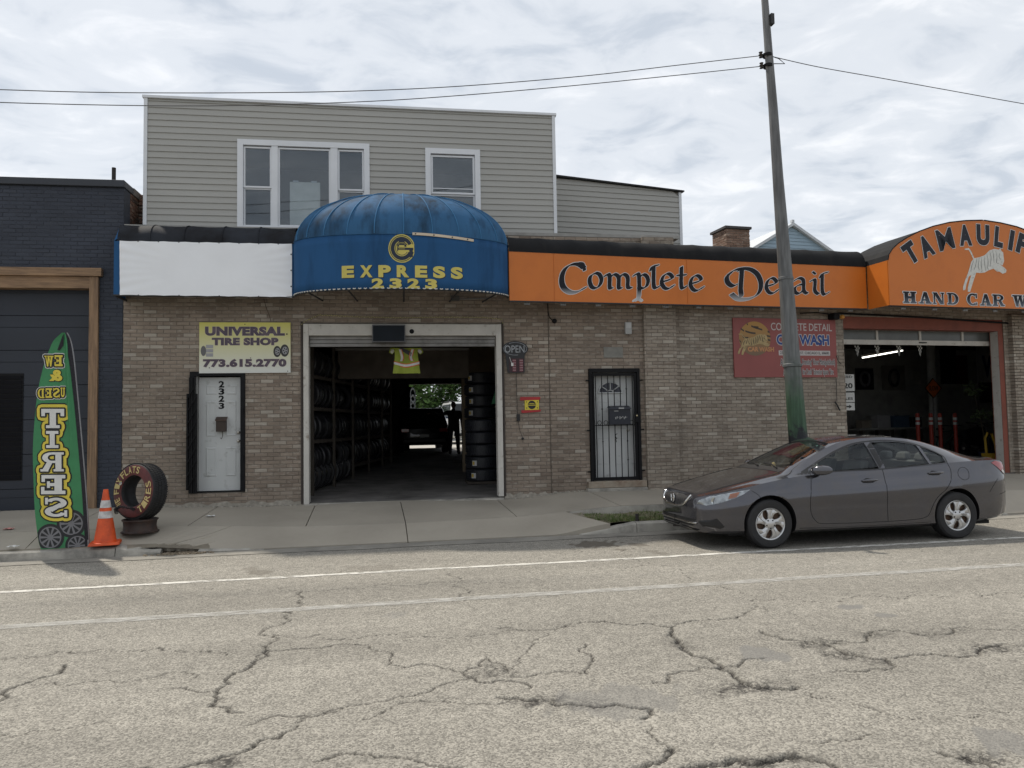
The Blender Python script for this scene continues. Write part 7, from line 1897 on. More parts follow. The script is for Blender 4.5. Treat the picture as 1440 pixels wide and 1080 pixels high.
# sill, door handles
ribbon([(1.32,.225),(1.8,.215),(2.5,.215),(3.2,.225)], .05, M('sill_dark', (.03, .029, .03), .5), 'sill_trim', out=.004)
for hx_, hz_ in ((2.33, .835), (3.30, .905)):
    for sg_ in (-1, 1):
        y = sg_ * side_y(hx_ * SX, hz_)
        side_patch([(hx_ - .11, hz_), (hx_ - .05, hz_ + .035), (hx_ + .06, hz_ + .03), (hx_ + .10, hz_), (hx_ + .04, hz_ - .03), (hx_ - .06, hz_ - .03)], .0012, M('handle_cup', (.022, .021, .023), .4, .4), 'handle_cup', 3, 6) if sg_ < 0 else None
        q = MB(); q.tube([(hx_ * SX - .115, y + sg_ * .004, hz_), (hx_ * SX - .08, y + sg_ * .028, hz_ + .004), (hx_ * SX, y + sg_ * .036, hz_ + .006), (hx_ * SX + .08, y + sg_ * .028, hz_ + .010), (hx_ * SX + .115, y + sg_ * .004, hz_ + .010)], [.010, .016, .018, .016, .010], 10)
        q.build('door_handle', paint, CARO, smooth=50)
# mirrors
for sg_ in (-1, 1):
    y = sg_ * .87; x = 1.60 * SX; q = MB()
    def mir(u, v):
        t = u * 2 * math.pi; p_ = (v - .5) * math.pi; c = math.cos(p_)
        X_ = math.copysign(abs(math.cos(t)) ** .7, math.cos(t)) * c; Z_ = math.copysign(abs(math.sin(t)) ** .7, math.sin(t)) * c
        return (x - .02 + .075 * math.sin(p_) * (1 if False else 1) + .10 * X_ * .6, y + sg_ * (.10 + .115 * X_ * .0 + .11 * math.sin(p_)), 1.0 + .062 * Z_ + .010 * X_)
    q.grid(mir, 24, 12); q.build('door_mirror', paint, CARO, smooth=60)
    MB().tube([(x + .0, y - sg_ * .04, .935), (x - .01, y + sg_ * .05, .965)], [.03, .022], 10).build('mirror_stalk', trimb, CARO, smooth=60)
# front face
def nose(poly, out, mat_, name, nr=5, nc=16, parent=CARO):
    mb = poly_rows(poly, nr, nc, lambda a, b: (front_x(a, b) - out, a, b)); mb.f = [f[::-1] for f in mb.f]; return mb.build(name, mat_, parent, smooth=60)
gr = nose([(-.40,.665),(-.33,.575),(-.18,.54),(.18,.54),(.33,.575),(.40,.665),(.2,.682),(-.2,.682)], .004, M('grille_black', (.01, .01, .011), .5), 'grille', 6, 24)
for k in range(15):
    y0 = -.36 + k * .052
    for dy_ in (.07, -.07):
        P = [(y0 + dy_ * (t - .5) * 1.0, .545 + .13 * t) for t in (0, .5, 1)]
        P = [p_ for p_ in P if abs(p_[0]) < .36]
        if len(P) > 1: MB().tube([(front_x(a, b) - .008, a, b) for a, b in P], .003, 4).build('grille_bar', M('grille_bar', (.06, .06, .062), .4), gr)
U_ = [(-.425,.685),(-.40,.635),(-.34,.572),(-.2,.532),(0,.524),(.2,.532),(.34,.572),(.40,.635),(.425,.685)]
P = smooth_pts(U_, 5); q = MB(); q.tube([(front_x(a, b) - .006, a, b) for a, b in P], .017, 8); q.build('grille_surround', chrome, CARO, smooth=60)
hq = MB()
for (ya, za, yb2, zb2) in ((-.032, .575, -.042, .665), (.032, .575, .042, .665), (-.036, .612, .036, .612)):
    hq.tube([(front_x(0, .62) - .016, ya, za), (front_x(0, .62) - .016 , yb2, zb2)], .009, 6)
hq.tube([(front_x(0, .62) - .013, .058 * math.cos(t), .62 + .056 * math.sin(t)) for t in np.linspace(0, 6.283, 21)], .006, 6); hq.build('emblem', chrome, CARO, smooth=60)
nose([(-.56,.385),(.56,.385),(.52,.345),(.50,.29),(-.50,.29),(-.52,.345)], .003, trimb, 'lower_intake', 4, 24)
q = MB(); q.tube([(front_x(a, .335) - .012, a, .335) for a in np.linspace(-.58, .58, 24)], .012, 8); q.build('intake_strip', chrome, CARO, smooth=60)
nose([(-.60,.245),(.60,.245),(.55,.225),(-.55,.225)], .02, trimb, 'chin_lip', 2, 20)
for sg_ in (-1, 1):
    pol = [(.075,.36),(.13,.40),(.26,.405),(.36,.285),(.30,.272),(.12,.29)]
    mb = poly_rows(pol, 5, 10, lambda a, b: (a * SX, sg_ * (side_y(a * SX, b) + .003), b)); mb.build('fog_pocket', trimb, CARO, smooth=60, fixn=True)
    HLp = [(.075,.585),(.095,.640),(.20,.690),(.40,.728),(.62,.765),(.68,.770),(.60,.715),(.46,.655),(.30,.605),(.15,.570)]
    lens = poly_rows(HLp, 10, 16, lambda a, b: (a * SX, sg_ * (side_y(a * SX, b) + .008), b)).build('headlight', GLASS('lamp_glass_%d' % sg_, trans=(.9, .9, .9)), CARO, smooth=60, fixn=True)
    poly_rows(HLp, 10, 16, lambda a, b: (a * SX, sg_ * (side_y(a * SX, b) + .002), b)).build('reflector', M('lamp_reflector', (.45, .47, .48), .22, .7, var=.35, vs=14, col2=(.16, .17, .18), c2s=9), lens, smooth=60, fixn=True)
    AM = [(.40,.655),(.43,.722),(.55,.742),(.50,.675)]
    poly_rows(AM, 4, 4, lambda a, b: (a * SX, sg_ * (side_y(a * SX, b) + .005), b)).build('indicator', M('amber', (.55, .16, .02), .3), lens, smooth=60, fixn=True)
    q = MB(); ex = .24 * SX; ez = .632; q.lathe([(.001, .004), (.03, .004), (.045, .0)], 16, (0, 0, 0)); o = q.build('projector', M('projector', (.5, .52, .53), .08, 1), lens, smooth=60); o.location = (ex, sg_ * (side_y(ex, ez) + .005), ez); o.rotation_euler = (sg_ * rad(-90) * -1 if sg_ < 0 else rad(-90), 0, 0)
    TLp = [(4.19,1.020),(4.27,1.045),(4.38,1.030),(4.455,.955),(4.475,.875),(4.44,.845),(4.36,.90),(4.26,.975)]
    tl = poly_rows(TLp, 8, 10, lambda a, b: (a * SX, sg_ * (side_y(a * SX, b) + .006), b)).build('taillight', M('tail_red', (.28, .012, .018), .18, coat=1), CARO, smooth=60, fixn=True)
    poly_rows([(4.36,.90),(4.39,.925),(4.47,.878),(4.44,.845)], 4, 5, lambda a, b: (a * SX, sg_ * (side_y(a * SX, b) + .009), b)).build('reverse_lens', M('lens_white', (.6, .58, .56), .2), tl, smooth=60, fixn=True)
# hood shut line and wipers
for sg_ in (-1, 1):
    P = smooth_pts([(.22, .56), (.5, .60), (.9, .635), (1.18, .66)], 5); q = MB(); q.tube([(a * SX, sg_ * b, top_z(a * SX, b) + .0005) for a, b in P], .004, 4); q.build('hood_line', seamm, CARO)
for y0, y1 in ((-.45, .02), (.05, .5)):
    q = MB(); q.tube([(1.26 * SX, y0, top_z(1.26 * SX, y0) + .018), (1.32 * SX, (y0 + y1) / 2, top_z(1.32 * SX, (y0 + y1) / 2) + .014), (1.34 * SX, y1, top_z(1.34 * SX, y1) + .012)], .010, 6); q.build('wiper', trimb, CARO)
MB().grid(lambda u, v: ((1.20 + .10 * v) * SX, -.60 + 1.2 * u, top_z((1.20 + .10 * v) * SX, -.60 + 1.2 * u) + .003), 20, 3).build('cowl', trimb, CARO, smooth=60)
# rear wheel-arch liner floor
MB().box(.45, 4.2 * SX, -.70, .70, .17, .22).build('underbody', M('underbody', (.01, .01, .01), .9), CARO)
# interior
def cushion(name, x0, x1, y0, y1, z0, z1, lean=0.0, parent=CARO, mat_=None):
    return MB().hexa([(x0, y0, z0), (x1, y0, z0), (x1, y1, z0), (x0, y1, z0), (x0 + lean, y0 + .03, z1), (x1 + lean, y0 + .03, z1), (x1 + lean, y1 - .03, z1), (x0 + lean, y1 - .03, z1)]).build(name, mat_ or cseat, parent, bevel=.03)
for yy in (-.36, .36):
    cushion('seat_base', 1.95, 2.42, yy - .24, yy + .24, .50, .62); cushion('seat_back', 2.38, 2.50, yy - .24, yy + .24, .58, 1.08, .16); cushion('headrest', 2.58, 2.68, yy - .13, yy + .13, 1.10, 1.255, .03)
cushion('rear_bench', 2.95, 3.45, -.62, .62, .50, .66); cushion('rear_seat_back', 3.40, 3.52, -.62, .62, .62, 1.05, .18)
for yy in (-.38, 0, .38): cushion('headrest', 3.56, 3.66, yy - .12, yy + .12, 1.05, 1.165, .03)
MB().hexa([(1.49, -.70, .6), (1.78, -.70, .6), (1.78, .70, .6), (1.49, .70, .6), (1.49, -.68, .96), (1.76, -.68, .975), (1.76, .68, .975), (1.49, .68, .96)]).build('dashboard', cint, CARO, bevel=.03)
q = MB(); q.tube([(1.86 + .05 * math.sin(t), -.36 + .185 * math.cos(t), .93 + .175 * math.sin(t)) for t in np.linspace(0, 6.283, 25)], .016, 8); q.tube([(1.86, -.54, .93), (1.84, -.36, .92), (1.86, -.18, .93)], .02, 8); q.build('steering_wheel', M('wheel_leather', (.11, .11, .105), .6), CARO, smooth=60)
MB().box(2.0 * SX, 2.03 * SX, -.11, .11, 1.225, 1.275).build('interior_mirror', trimb, CARO, bevel=.01)
q = MB(); q.lathe([(.001, 0), (.03, .01), (.032, .05), (.02, .09), (.001, .1)], 12, (1.56, .05, .965)); q.build('dash_ornament', M('ornament', (.5, .35, .15), .6), CARO, smooth=50)
MB().box(1.51, 1.60, -.3, -.16, .966, .975).build('dash_paper', ink_w, CARO)
q = MB(); q.add([(1.93 * SX, -.36 + .03 * math.cos(t), top_z(1.93 * SX, -.36 + .03 * math.cos(t)) + .03 * 0 - .012 + .0 * math.sin(t)) for t in (0, 1)] + [(1.93 * SX - .05, -.36, top_z(1.93 * SX - .05, -.36) - .012)], [(0, 1, 2)]); q.build('toll_sticker', M('sticker_teal', (.3, .6, .5), .5), CARO)
# wheels
alloy = M('hubcap_silver', (.50, .50, .50), .30, .75, var=.06, vs=9); rusty = M('brake_rust', (.10, .062, .042), .8, var=.4, vs=20)
def make_wheel(parent, x, y, sgn):
    w_ = empty('wheel', parent=parent); w_.location = (x, y, WR); w_.rotation_euler = (0, 0, 0 if sgn < 0 else math.pi)
    pr = [(h[0], h[1]) for h in tire_prof(WR, .205, .205)]
    MB().lathe(pr, 64, axis='y', closed=True).build('tyre', rub, w_, smooth=35)
    MB().lathe([(.06, .02), (.19, .03), (.203, .06), (.206, .085)], 48, axis='y').build('rim', rusty, w_, smooth=40)
    MB().lathe([(.183, .062), (.190, .083), (.203, .090), (.209, .086), (.209, .07)], 64, axis='y').build('hubcap_ring', alloy, w_, smooth=40)
    MB().lathe([(.001, .098), (.035, .097), (.055, .090), (.075, .083), (.075, .06)], 40, axis='y').build('hubcap_centre', alloy, w_, smooth=40)
    for k in range(5):
        t0 = k * 2 * math.pi / 5 + math.pi / 2; q = MB(); n = 8
        L_, R_ = [], []
        for i in range(n + 1):
            r = .065 + (.190 - .065) * i / n; f_ = i / n
            c = t0 + .22 * f_ ** 1.2 * -1; wL = .52 - .16 * math.sin(f_ * math.pi) ** 1 + .02 * f_; 
            h_ = .083 + .006 * math.sin(f_ * math.pi)
            L_.append((r, c - wL * .95, h_)); R_.append((r, c + wL * .95, h_))
        vs = []
        for (r, t, h_), (r2, t2, h2) in zip(L_, R_):
            m_ = (t + t2) / 2
            for tt, hh_ in ((t, h_ - .02), (t + .03, h_ - .004), (m_ - .05, h_ + .005), (m_, h_ - .001), (m_ + .05, h_ + .004), (t2 - .03, h_ - .004), (t2, h_ - .02)): vs.append((r * math.cos(tt), -hh_, r * math.sin(tt)))
        fs = [(i * 7 + j, i * 7 + j + 1, (i + 1) * 7 + j + 1, (i + 1) * 7 + j) for i in range(n) for j in range(6)]
        q.add(vs, fs); q.build('hubcap_spoke', alloy, w_, smooth=50, fixn=True)
        a_ = t0 + math.pi / 5; MB().lathe([(.001, .098), (.008, .097), (.011, .09), (.011, .08)], 10, (.055 * math.cos(a_), 0, .055 * math.sin(a_)), 'y').build('lug_nut', M('lug_dark', (.04, .04, .04), .4, .5), w_, smooth=40)
    return w_
for wx_ in (WXF, WXR_):
    for sg_ in (-1, 1): make_wheel(CARO, wx_, sg_ * .755, sg_)
# ================================================================== inside the tire garage (frame F1)
def f1t(name, label, cat, x, y, z, group=None, rz=0.0):
    return empty(name, label, cat, F1.world(x, y, z), F1.a + rz, group)
rub2 = M('tire_rubber_dark', (.014, .014, .016), .38, var=.2, vs=12)
tire_me = MB().lathe(tire_prof(.31, .20, .20), 30, axis='y', closed=True).mesh('tire', rub2)
tire_me.polygons.foreach_set('use_smooth', [True] * len(tire_me.polygons)); tire_me.set_sharp_from_angle(angle=rad(35))
rk = M('rack_wood', (.06, .05, .04), .8, var=.3, vs=5)
RX0, RX1 = -.70, -.02
FRK = Frame(-1.10, 14.75, rad(-13))
RACK = empty('tire_rack', 'long wooden rack of tires along the dark left garage wall', 'rack', FRK.o, FRK.a)
LV = [2.70, 2.07, 1.43, .80]
for z in LV:
    MB().box(RX1 - .05, RX1, .0, 7.6, z - .07, z).build('shelf_beam', rk, RACK); MB().box(RX0 + .12, RX0 + .17, .0, 7.6, z - .07, z).build('shelf_beam', rk, RACK)
for y in (.0, 1.5, 3.1, 4.7, 6.3, 7.5):
    for x in (RX0 + .0, RX1 + .002): MB().box(x, x + .05, y, y + .06, zfloor(y + 1), 3.4).build('post', rk, RACK)
rows = ['topmost', 'second highest', 'second lowest', 'lowest']
for li, z in enumerate(LV):
    y = .16
    while y < 7.3:
        if any(abs(y - p_ - .03) < .10 for p_ in (1.5, 3.1, 4.7, 6.3)): y += .14; continue
        if RND.random() > .06:
            o = bpy.data.objects.new('rack_tire', tire_me); COL.objects.link(o)
            o.location = FRK.world((RX0 + RX1) / 2 + .06 + RND.uniform(-.03, .03), y, z + .255 + RND.uniform(-.008, .012)); s = RND.uniform(.94, 1.03); o.scale = (s, RND.uniform(.9, 1.1), s); o.rotation_euler = (0, RND.uniform(0, 6), FRK.a + RND.uniform(-.10, .10))
            tag(o, 'black tire standing on the %s shelf of the left rack' % rows[li], 'tire', 'tires on the %s rack shelf' % rows[li])
        y += RND.uniform(.215, .25)
# floor row under the rack
for k in range(9):
    o = bpy.data.objects.new('rack_tire', tire_me); COL.objects.link(o); y = .2 + k * .33
    o.location = FRK.world((RX0 + RX1) / 2 + .08, y, zfloor(y + 1) + .305); o.rotation_euler = (0, 0, F1.a + RND.uniform(-.15, .1)); tag(o, 'black tire standing on the floor below the left rack', 'tire', 'tires on the floor under the rack')
# stacked new tires on the right, treads to the front
big_me = MB().lathe(tire_prof(.355, .21, .255), 40, axis='z', closed=True)
for k in range(40):
    for j, zz in enumerate((-.08, -.027, .027, .08)):
        t = 2 * math.pi * (k + (.5 if j % 2 else 0) + .15 * (1 if j > 1 else -1)) / 40; c, s = math.cos(t), math.sin(t); c2, s2 = math.cos(t + .10), math.sin(t + .10)
        r0, r1 = .352, .366
        big_me.hexa([(r0 * c, r0 * s, zz - .022), (r0 * c2, r0 * s2, zz - .022), (r1 * c2, r1 * s2, zz - .022), (r1 * c, r1 * s, zz - .022), (r0 * c, r0 * s, zz + .022), (r0 * c2, r0 * s2, zz + .022), (r1 * c2, r1 * s2, zz + .022), (r1 * c, r1 * s, zz + .022)])
navyrub = M('new_tire_rubber', (.022, .024, .030), .5, var=.2, vs=12)
big_me = big_me.mesh('stack_tire', navyrub)
big_me.polygons.foreach_set('use_smooth', [True] * len(big_me.polygons)); big_me.set_sharp_from_angle(angle=rad(35))
lab_y = M('tire_label_yellow', (.55, .40, .08), .5); lab_w = M('tire_label_white', (.55, .55, .55), .5)
ords = ['bottom', 'second', 'third', 'fourth', 'fifth', 'sixth', 'seventh', 'eighth', 'ninth']
def stack(px, yy, n, lab, nm, stickers):
    x = F1.pix(px, 600, -yy)[0]; z = zfloor(yy) + .05
    for k in range(n):
        o = empty('stack_tire', '%s tire from the floor in the %s tire stack by the right jamb' % (ords[k], nm), 'tire', F1.world(x + RND.uniform(-.02, .02), yy, z + .13), F1.a + RND.uniform(0, .1), 'tires in the %s stack' % nm)
        link('casing', big_me, o)
        if k in stickers:
            q = MB(); a0 = rad(235 + stickers[k]); q.grid(lambda u, v: (.369 * math.cos(a0 + .30 * u), .369 * math.sin(a0 + .30 * u), -.06 + .11 * v), 6, 1); q.build('label', lab_w, o)
            q = MB(); q.grid(lambda u, v: (.371 * math.cos(a0 + .02 + .14 * u), .371 * math.sin(a0 + .02 + .14 * u), -.04 + .07 * v), 4, 1); q.build('label_print', lab_y, o)
        z += .262
    return x
sx_ = stack(679, 2.5, 5, '', 'nearer', {0: -15, 1: -12})
stack(676, 3.45, 9, '', 'farther', {5: -20, 6: -20, 7: -18, 8: -20})
pal = f1t('wood_pallet', 'low wooden blocks under the tire stack by the right jamb', 'pallet', sx_, 2.5, zfloor(2.5))
for k in range(3): MB().box(-.38, .38, -.36 + k * .28, -.24 + k * .28, 0, .05).build('board', rk, pal)
# hi-vis shirt hung in the doorway
X = lambda zx: F1.pix(430 + zx / 4.697, 510, -.6)[0]
Z = lambda zy: F1.pix(570, 470 + zy / 4.697, -.6)[1]
SH = f1t('hi_vis_shirt', 'lime hi-vis shirt with orange and silver stripes hung in the garage doorway', 'shirt', 0, 0, 0)
lime = M('hi_vis_lime', (.30, .36, .05), .7, var=.12, vs=8, bump=.4, bs=12, bdist=.01); hor = M('hi_vis_orange', (.62, .12, .03), .6); hsil = M('reflective_silver', (.60, .60, .58), .35)
out_ = [(588, 92), (625, 88), (660, 98), (695, 88), (735, 92), (742, 150), (748, 200), (756, 255), (720, 264), (672, 258), (640, 266), (600, 262), (574, 256), (582, 200), (588, 150)]
def shirt_y(zx, zy): return .60 + .025 * math.sin(zx * .06) + .015 * math.sin(zy * .05 + zx * .02)
def shirt_patch(poly, mat_, name, out, nr=8, nc=12, par=SH):
    q = poly_rows(poly, nr, nc, lambda a, b: (X(a), shirt_y(a, b) - out, Z(b))); return q.build(name, mat_, par, smooth=60)
shirt_patch([(588, 92), (735, 92), (742, 150), (748, 200), (756, 258), (574, 258), (582, 200), (588, 150)], lime, 'shirt_front', 0, 14, 16)
shirt_patch([(588, 92), (735, 92), (742, 150), (748, 200), (756, 258), (574, 258), (582, 200), (588, 150)], lime, 'shirt_back', -.05, 14, 16)
for pl_ in ([(588, 90), (562, 90), (548, 118), (572, 134), (590, 112)], [(735, 90), (762, 90), (780, 118), (758, 134), (735, 112)]):
    shirt_patch(pl_, lime, 'sleeve', .002, 6, 6); c_ = [(sum(p_[0] for p_ in pl_) / 5 * .35 + p_[0] * .65, sum(p_[1] for p_ in pl_) / 5 * .35 + p_[1] * .65 + 4) for p_ in pl_]; shirt_patch(c_, hsil, 'sleeve_stripe', .008, 4, 4)
for (pl_, wd) in (([(582, 190), (664, 208), (750, 190)], 1), ([(622, 100), (636, 150), (630, 178)], 0), ([(706, 100), (694, 150), (702, 178)], 0)):
    P = smooth_pts(pl_, 5)
    for mat_, hw_, o_ in ((hor, 13, .006), (hsil, 7.5, .011)):
        q = MB()
        for (a, b), (a2, b2) in zip(P[:-1], P[1:]):
            if wd: q.add([(X(a), shirt_y(a, b) - o_, Z(b + hw_)), (X(a2), shirt_y(a2, b2) - o_, Z(b2 + hw_)), (X(a2), shirt_y(a2, b2) - o_, Z(b2 - hw_)), (X(a), shirt_y(a, b) - o_, Z(b - hw_))], [(0, 1, 2, 3)])
            else: q.add([(X(a - hw_), shirt_y(a, b) - o_ - .002, Z(b)), (X(a + hw_), shirt_y(a, b) - o_ - .002, Z(b)), (X(a2 + hw_), shirt_y(a2, b2) - o_ - .002, Z(b2)), (X(a2 - hw_), shirt_y(a2, b2) - o_ - .002, Z(b2))], [(0, 1, 2, 3)])
        q.build('stripe', mat_, SH)
shirt_patch([(620, 100), (632, 88), (702, 118), (694, 148)], M('shirt_print', (.05, .055, .06), .6), 'chest_print', .018, 5, 8)
MB().tube([(X(575), .6, Z(90)), (X(665), .6, Z(78)), (X(752), .6, Z(90))], .008, 6).build('hanger', ink, SH); MB().tube([(X(665), .6, Z(78)), (X(665), .6, 4.05)], .004, 5).build('hanger_wire', ink, SH)
# green rag/banner at the right jamb
x, z = F1.pix(698, 558, -.9); o = tag(MB().hexa([(x - .10, .9, z - .14), (x + .10, .9, z - .10), (x + .10, .93, z - .10), (x - .06, .93, z - .14), (x - .02, .9, z + .12), (x + .12, .9, z + .16), (x + .12, .93, z + .16), (x - .02, .93, z + .12)]).build('green_rag', M('green_rag', (.02, .09, .04), .8)), 'dark green cloth hanging inside the right door jamb', 'cloth'); o.location = F1.o; o.rotation_euler = (0, 0, F1.a)
# ---- vehicles beyond
def boxcar(name, label, x, y, z, rz, L, Wd, H, hood, col, suv=True, lights=True):
    """body lofted along its length; local -y is its rear, facing the street"""
    c = empty(name, label, 'car', F1.world(x, y, z), F1.a + rz)
    pm = M(name + '_paint', col, .3, .2, coat=.8, var=.05)
    st = [(0, .50, .74, .40), (.04, .34, .95, .80), (.10, .30, 1.0, .95), (.30, .27, 1.0, 1), (L * .5, .24, 1.0, 1), (L * .80, .26, .98, 1), (L * .93, .28, .92, .96), (L * .985, .36, .80, .85), (L, .48, .72, .6)]
    hw = Wd / 2; bz = H * .58; secs = []
    for (yy, zb, zt, k) in st:
        t = bz * zt; secs.append([(-hw * k, yy, zb), (-hw * k * 1.0, yy, (zb + t) / 2), (-hw * k * .95, yy, t), (hw * k * .95, yy, t), (hw * k, yy, (zb + t) / 2), (hw * k, yy, zb)])
    loft([s for s in secs]).build('body', pm, c, smooth=40, fixn=True, bevel=.03)
    g0, g1, g2, g3 = (.12, .55, L * .55, L * .74)
    V = [(-hw * .93, g0, bz - .03), (hw * .93, g0, bz - .03), (hw * .93, g3, bz - .03), (-hw * .93, g3, bz - .03), (-hw * .76, g1, H), (hw * .76, g1, H), (hw * .76, g2, H), (-hw * .76, g2, H)]
    MB().hexa(V).build('cabin', pm, c, bevel=.05)
    gl = M('dark_car_glass', (.01, .012, .014), .08, var=.02)
    f = lambda a, b, t: tuple(a[i] + (b[i] - a[i]) * t for i in range(3))
    def pane(A, B, C2, D, o_):
        P = [f(f(A, B, .08), f(D, C2, .08), .12), f(f(A, B, .92), f(D, C2, .92), .12), f(f(A, B, .9), f(D, C2, .9), .88), f(f(A, B, .1), f(D, C2, .1), .88)]
        MB().add([(p_[0] + o_[0], p_[1] + o_[1], p_[2] + o_[2]) for p_ in P], [(0, 1, 2, 3)]).build('window', gl, c)
    pane(V[0], V[1], V[5], V[4], (0, -.012, .008)); pane(V[1], V[2], V[6], V[5], (.012, 0, .004)); pane(V[3], V[0], V[4], V[7], (-.012, 0, .004)); pane(V[2], V[3], V[7], V[6], (0, .012, .008))
    for sx2 in (-1, 1):
        MB().box(sx2 * hw * .72 - .14, sx2 * hw * .72 + .14, -.02, .10, bz * .80, bz * .95).build('taillight', M('tail_red'), c, bevel=.02)
        for yy in (L * .19, L * .81):
            w_ = MB().lathe(tire_prof(.33, .21, .22), 28, axis='x', closed=True); o = w_.build('wheel', rub, c, smooth=40); o.location = (sx2 * (hw - .13), yy, .33)
            MB().lathe([(.001, .06), (.05, .07), (.21, .04)], 20, axis='x').build('rim', alloy, o)
            o.rotation_euler = (0, 0, 0 if sx2 > 0 else math.pi)
    MB().box(-.16, .16, -.02, .0, bz * .60, bz * .72).build('plate', M('plate_white', (.5, .5, .48), .5), c)
    MB().box(-hw * .8, hw * .8, -.06, .06, .36, .50).build('bumper', M('bumper_dark', (.02, .02, .02), .5), c, bevel=.03)
    MB().tube([(-hw * .7, g1, H + .05), (-hw * .7, g2, H + .05)], .018, 6).build('roof_rail', trimb, c); MB().tube([(hw * .7, g1, H + .05), (hw * .7, g2, H + .05)], .018, 6).build('roof_rail', trimb, c)
    return c
bx_ = F1.pix(597, 620, -12.0)[0]
boxcar('black_car', 'black car inside the garage seen from behind in the rear doorway', bx_, 12.0, .72, rad(2), 4.4, 1.80, 1.55, 1, (.008, .008, .009))
wx_2 = F1.pix(645, 580, -21)[0]
boxcar('white_van', 'white van in the bright yard behind the garage', wx_2 + .5, 20.5, .78, rad(8), 5.0, 1.95, 1.95, 1, (.72, .72, .70))
boxcar('red_car', 'dull red car parked in the yard behind the garage', F1.pix(598, 580, -25)[0], 25, .78, rad(75), 4.3, 1.8, 1.45, 1, (.16, .03, .03))
blb = f1t('blue_bin', 'blue box container in the yard behind the garage', 'container', F1.pix(615, 580, -23)[0], 23, .78)
MB().box(-.55, .55, 0, .9, 0, 1.35).build('bin', M('bin_blue', (.06, .11, .26), .5), blb, bevel=.04); MB().box(-.6, .6, -.05, .95, 1.351, 1.42).build('lid', M('bin_lid', (.05, .09, .2), .5), blb)
yard = MB().grid(lambda u, v: (*F1.world(-14 + 34 * u, IB + 1.0 + 34 * v, 0)[:2], .775 + .002 * v), 2, 2).build('yard', M('yard_concrete', (.40, .38, .34), .9, var=.15, vs=1)); tag(yard, kind='structure')
fence = f1t('iron_fence', 'black iron picket fence behind the rear yard', 'fence', 0, 28, .78)
for k in range(60):
    x = -6 + k * .17; MB().box(x, x + .025, 0, .025, 0, 1.75).build('picket', black_metal, fence)
for z in (.25, 1.5): MB().box(-6, 4.3, .026, .05, z, z + .04).build('rail', black_metal, fence)
def leafy(name, label, x, y, z0, h, r, n, seed, col):
    t = f1t(name, label, 'tree', x, y, z0); rn = random.Random(seed)
    br = MB(); br.tube([(0, 0, 0), (.05, .03, h * .3), (-.05, 0, h * .55), (0, .1, h * .8)], [.16, .12, .08, .03], 8)
    cl = []
    for k in range(46):
        a = rn.uniform(0, 6.28); rr_ = r * math.sqrt(rn.random()); z = h * rn.uniform(.22, 1.0); sc2 = math.sin(min(1, (z / h - .1) / .9) * math.pi) ** .5
        cl.append((rr_ * math.cos(a) * sc2, rr_ * math.sin(a) * sc2, z))
        if k % 3 == 0: br.tube([(0, 0, z * .6), (rr_ * math.cos(a) * .5, rr_ * math.sin(a) * .5, z * .85), cl[-1]], [.05, .03, .012], 5)
    br.build('trunk', M('bark', (.07, .055, .04), .9), t)
    q = MB()
    for k in range(n):
        c = cl[rn.randrange(len(cl))]; p_ = Vector(c) + Vector((rn.gauss(0, .42), rn.gauss(0, .42), rn.gauss(0, .34))); s = rn.uniform(.10, .20)
        a = Vector((rn.gauss(0, 1), rn.gauss(0, 1), rn.gauss(0, .6))).normalized() * s; b = a.cross(Vector((rn.gauss(0, 1), rn.gauss(0, 1), rn.gauss(0, 1))).normalized()) * .7
        q.add([p_ - a, p_ + b * .6, p_ + a, p_ - b * .6], [(0, 1, 2, 3)])
    o = q.build('crown', M('leaves_%d' % seed, col, .6, var=.4, vs=2.5), t); o['kind'] = 'stuff'
xa = F1.pix(582, 560, -33)[0]
leafy('yard_tree', 'leafy green tree left of centre through the rear doorway', xa, 32, .7, 6.0, 2.0, 9000, 1, (.06, .12, .025))
leafy('yard_tree', 'darker leafy tree in the middle of the rear doorway view', xa + 2.4, 34, .7, 6.8, 2.2, 9000, 2, (.045, .10, .022))
leafy('yard_tree', 'pale green leafy tree at the right of the rear doorway view', xa + 4.6, 31.5, .7, 6.2, 2.0, 8000, 3, (.08, .14, .035))
# tires on a post by the rear door
for k in range(3):
    o = bpy.data.objects.new('rear_tire', tire_me); COL.objects.link(o); p_ = F1.pix(577, 556 + 10 * k, -13.6); o.location = F1.world(p_[0], 13.6, p_[1]); o.rotation_euler = (0, 0, F1.a + 1.2); o.scale = (1, 1, 1)
    tag(o, '%s of three tires hanging at the left of the rear doorway' % ['uppermost', 'middle', 'lowest'][k], 'tire', 'tires at the rear doorway')
rb_ = f1t('tire_hanger', 'steel bar carrying three tires at the rear doorway', 'rack', F1.pix(575, 560, -13.6)[0] - .02, 13.62, zfloor(13.6)); MB().box(-.03, .03, 0, .05, 0, 3.0).build('post', rk, rb_)
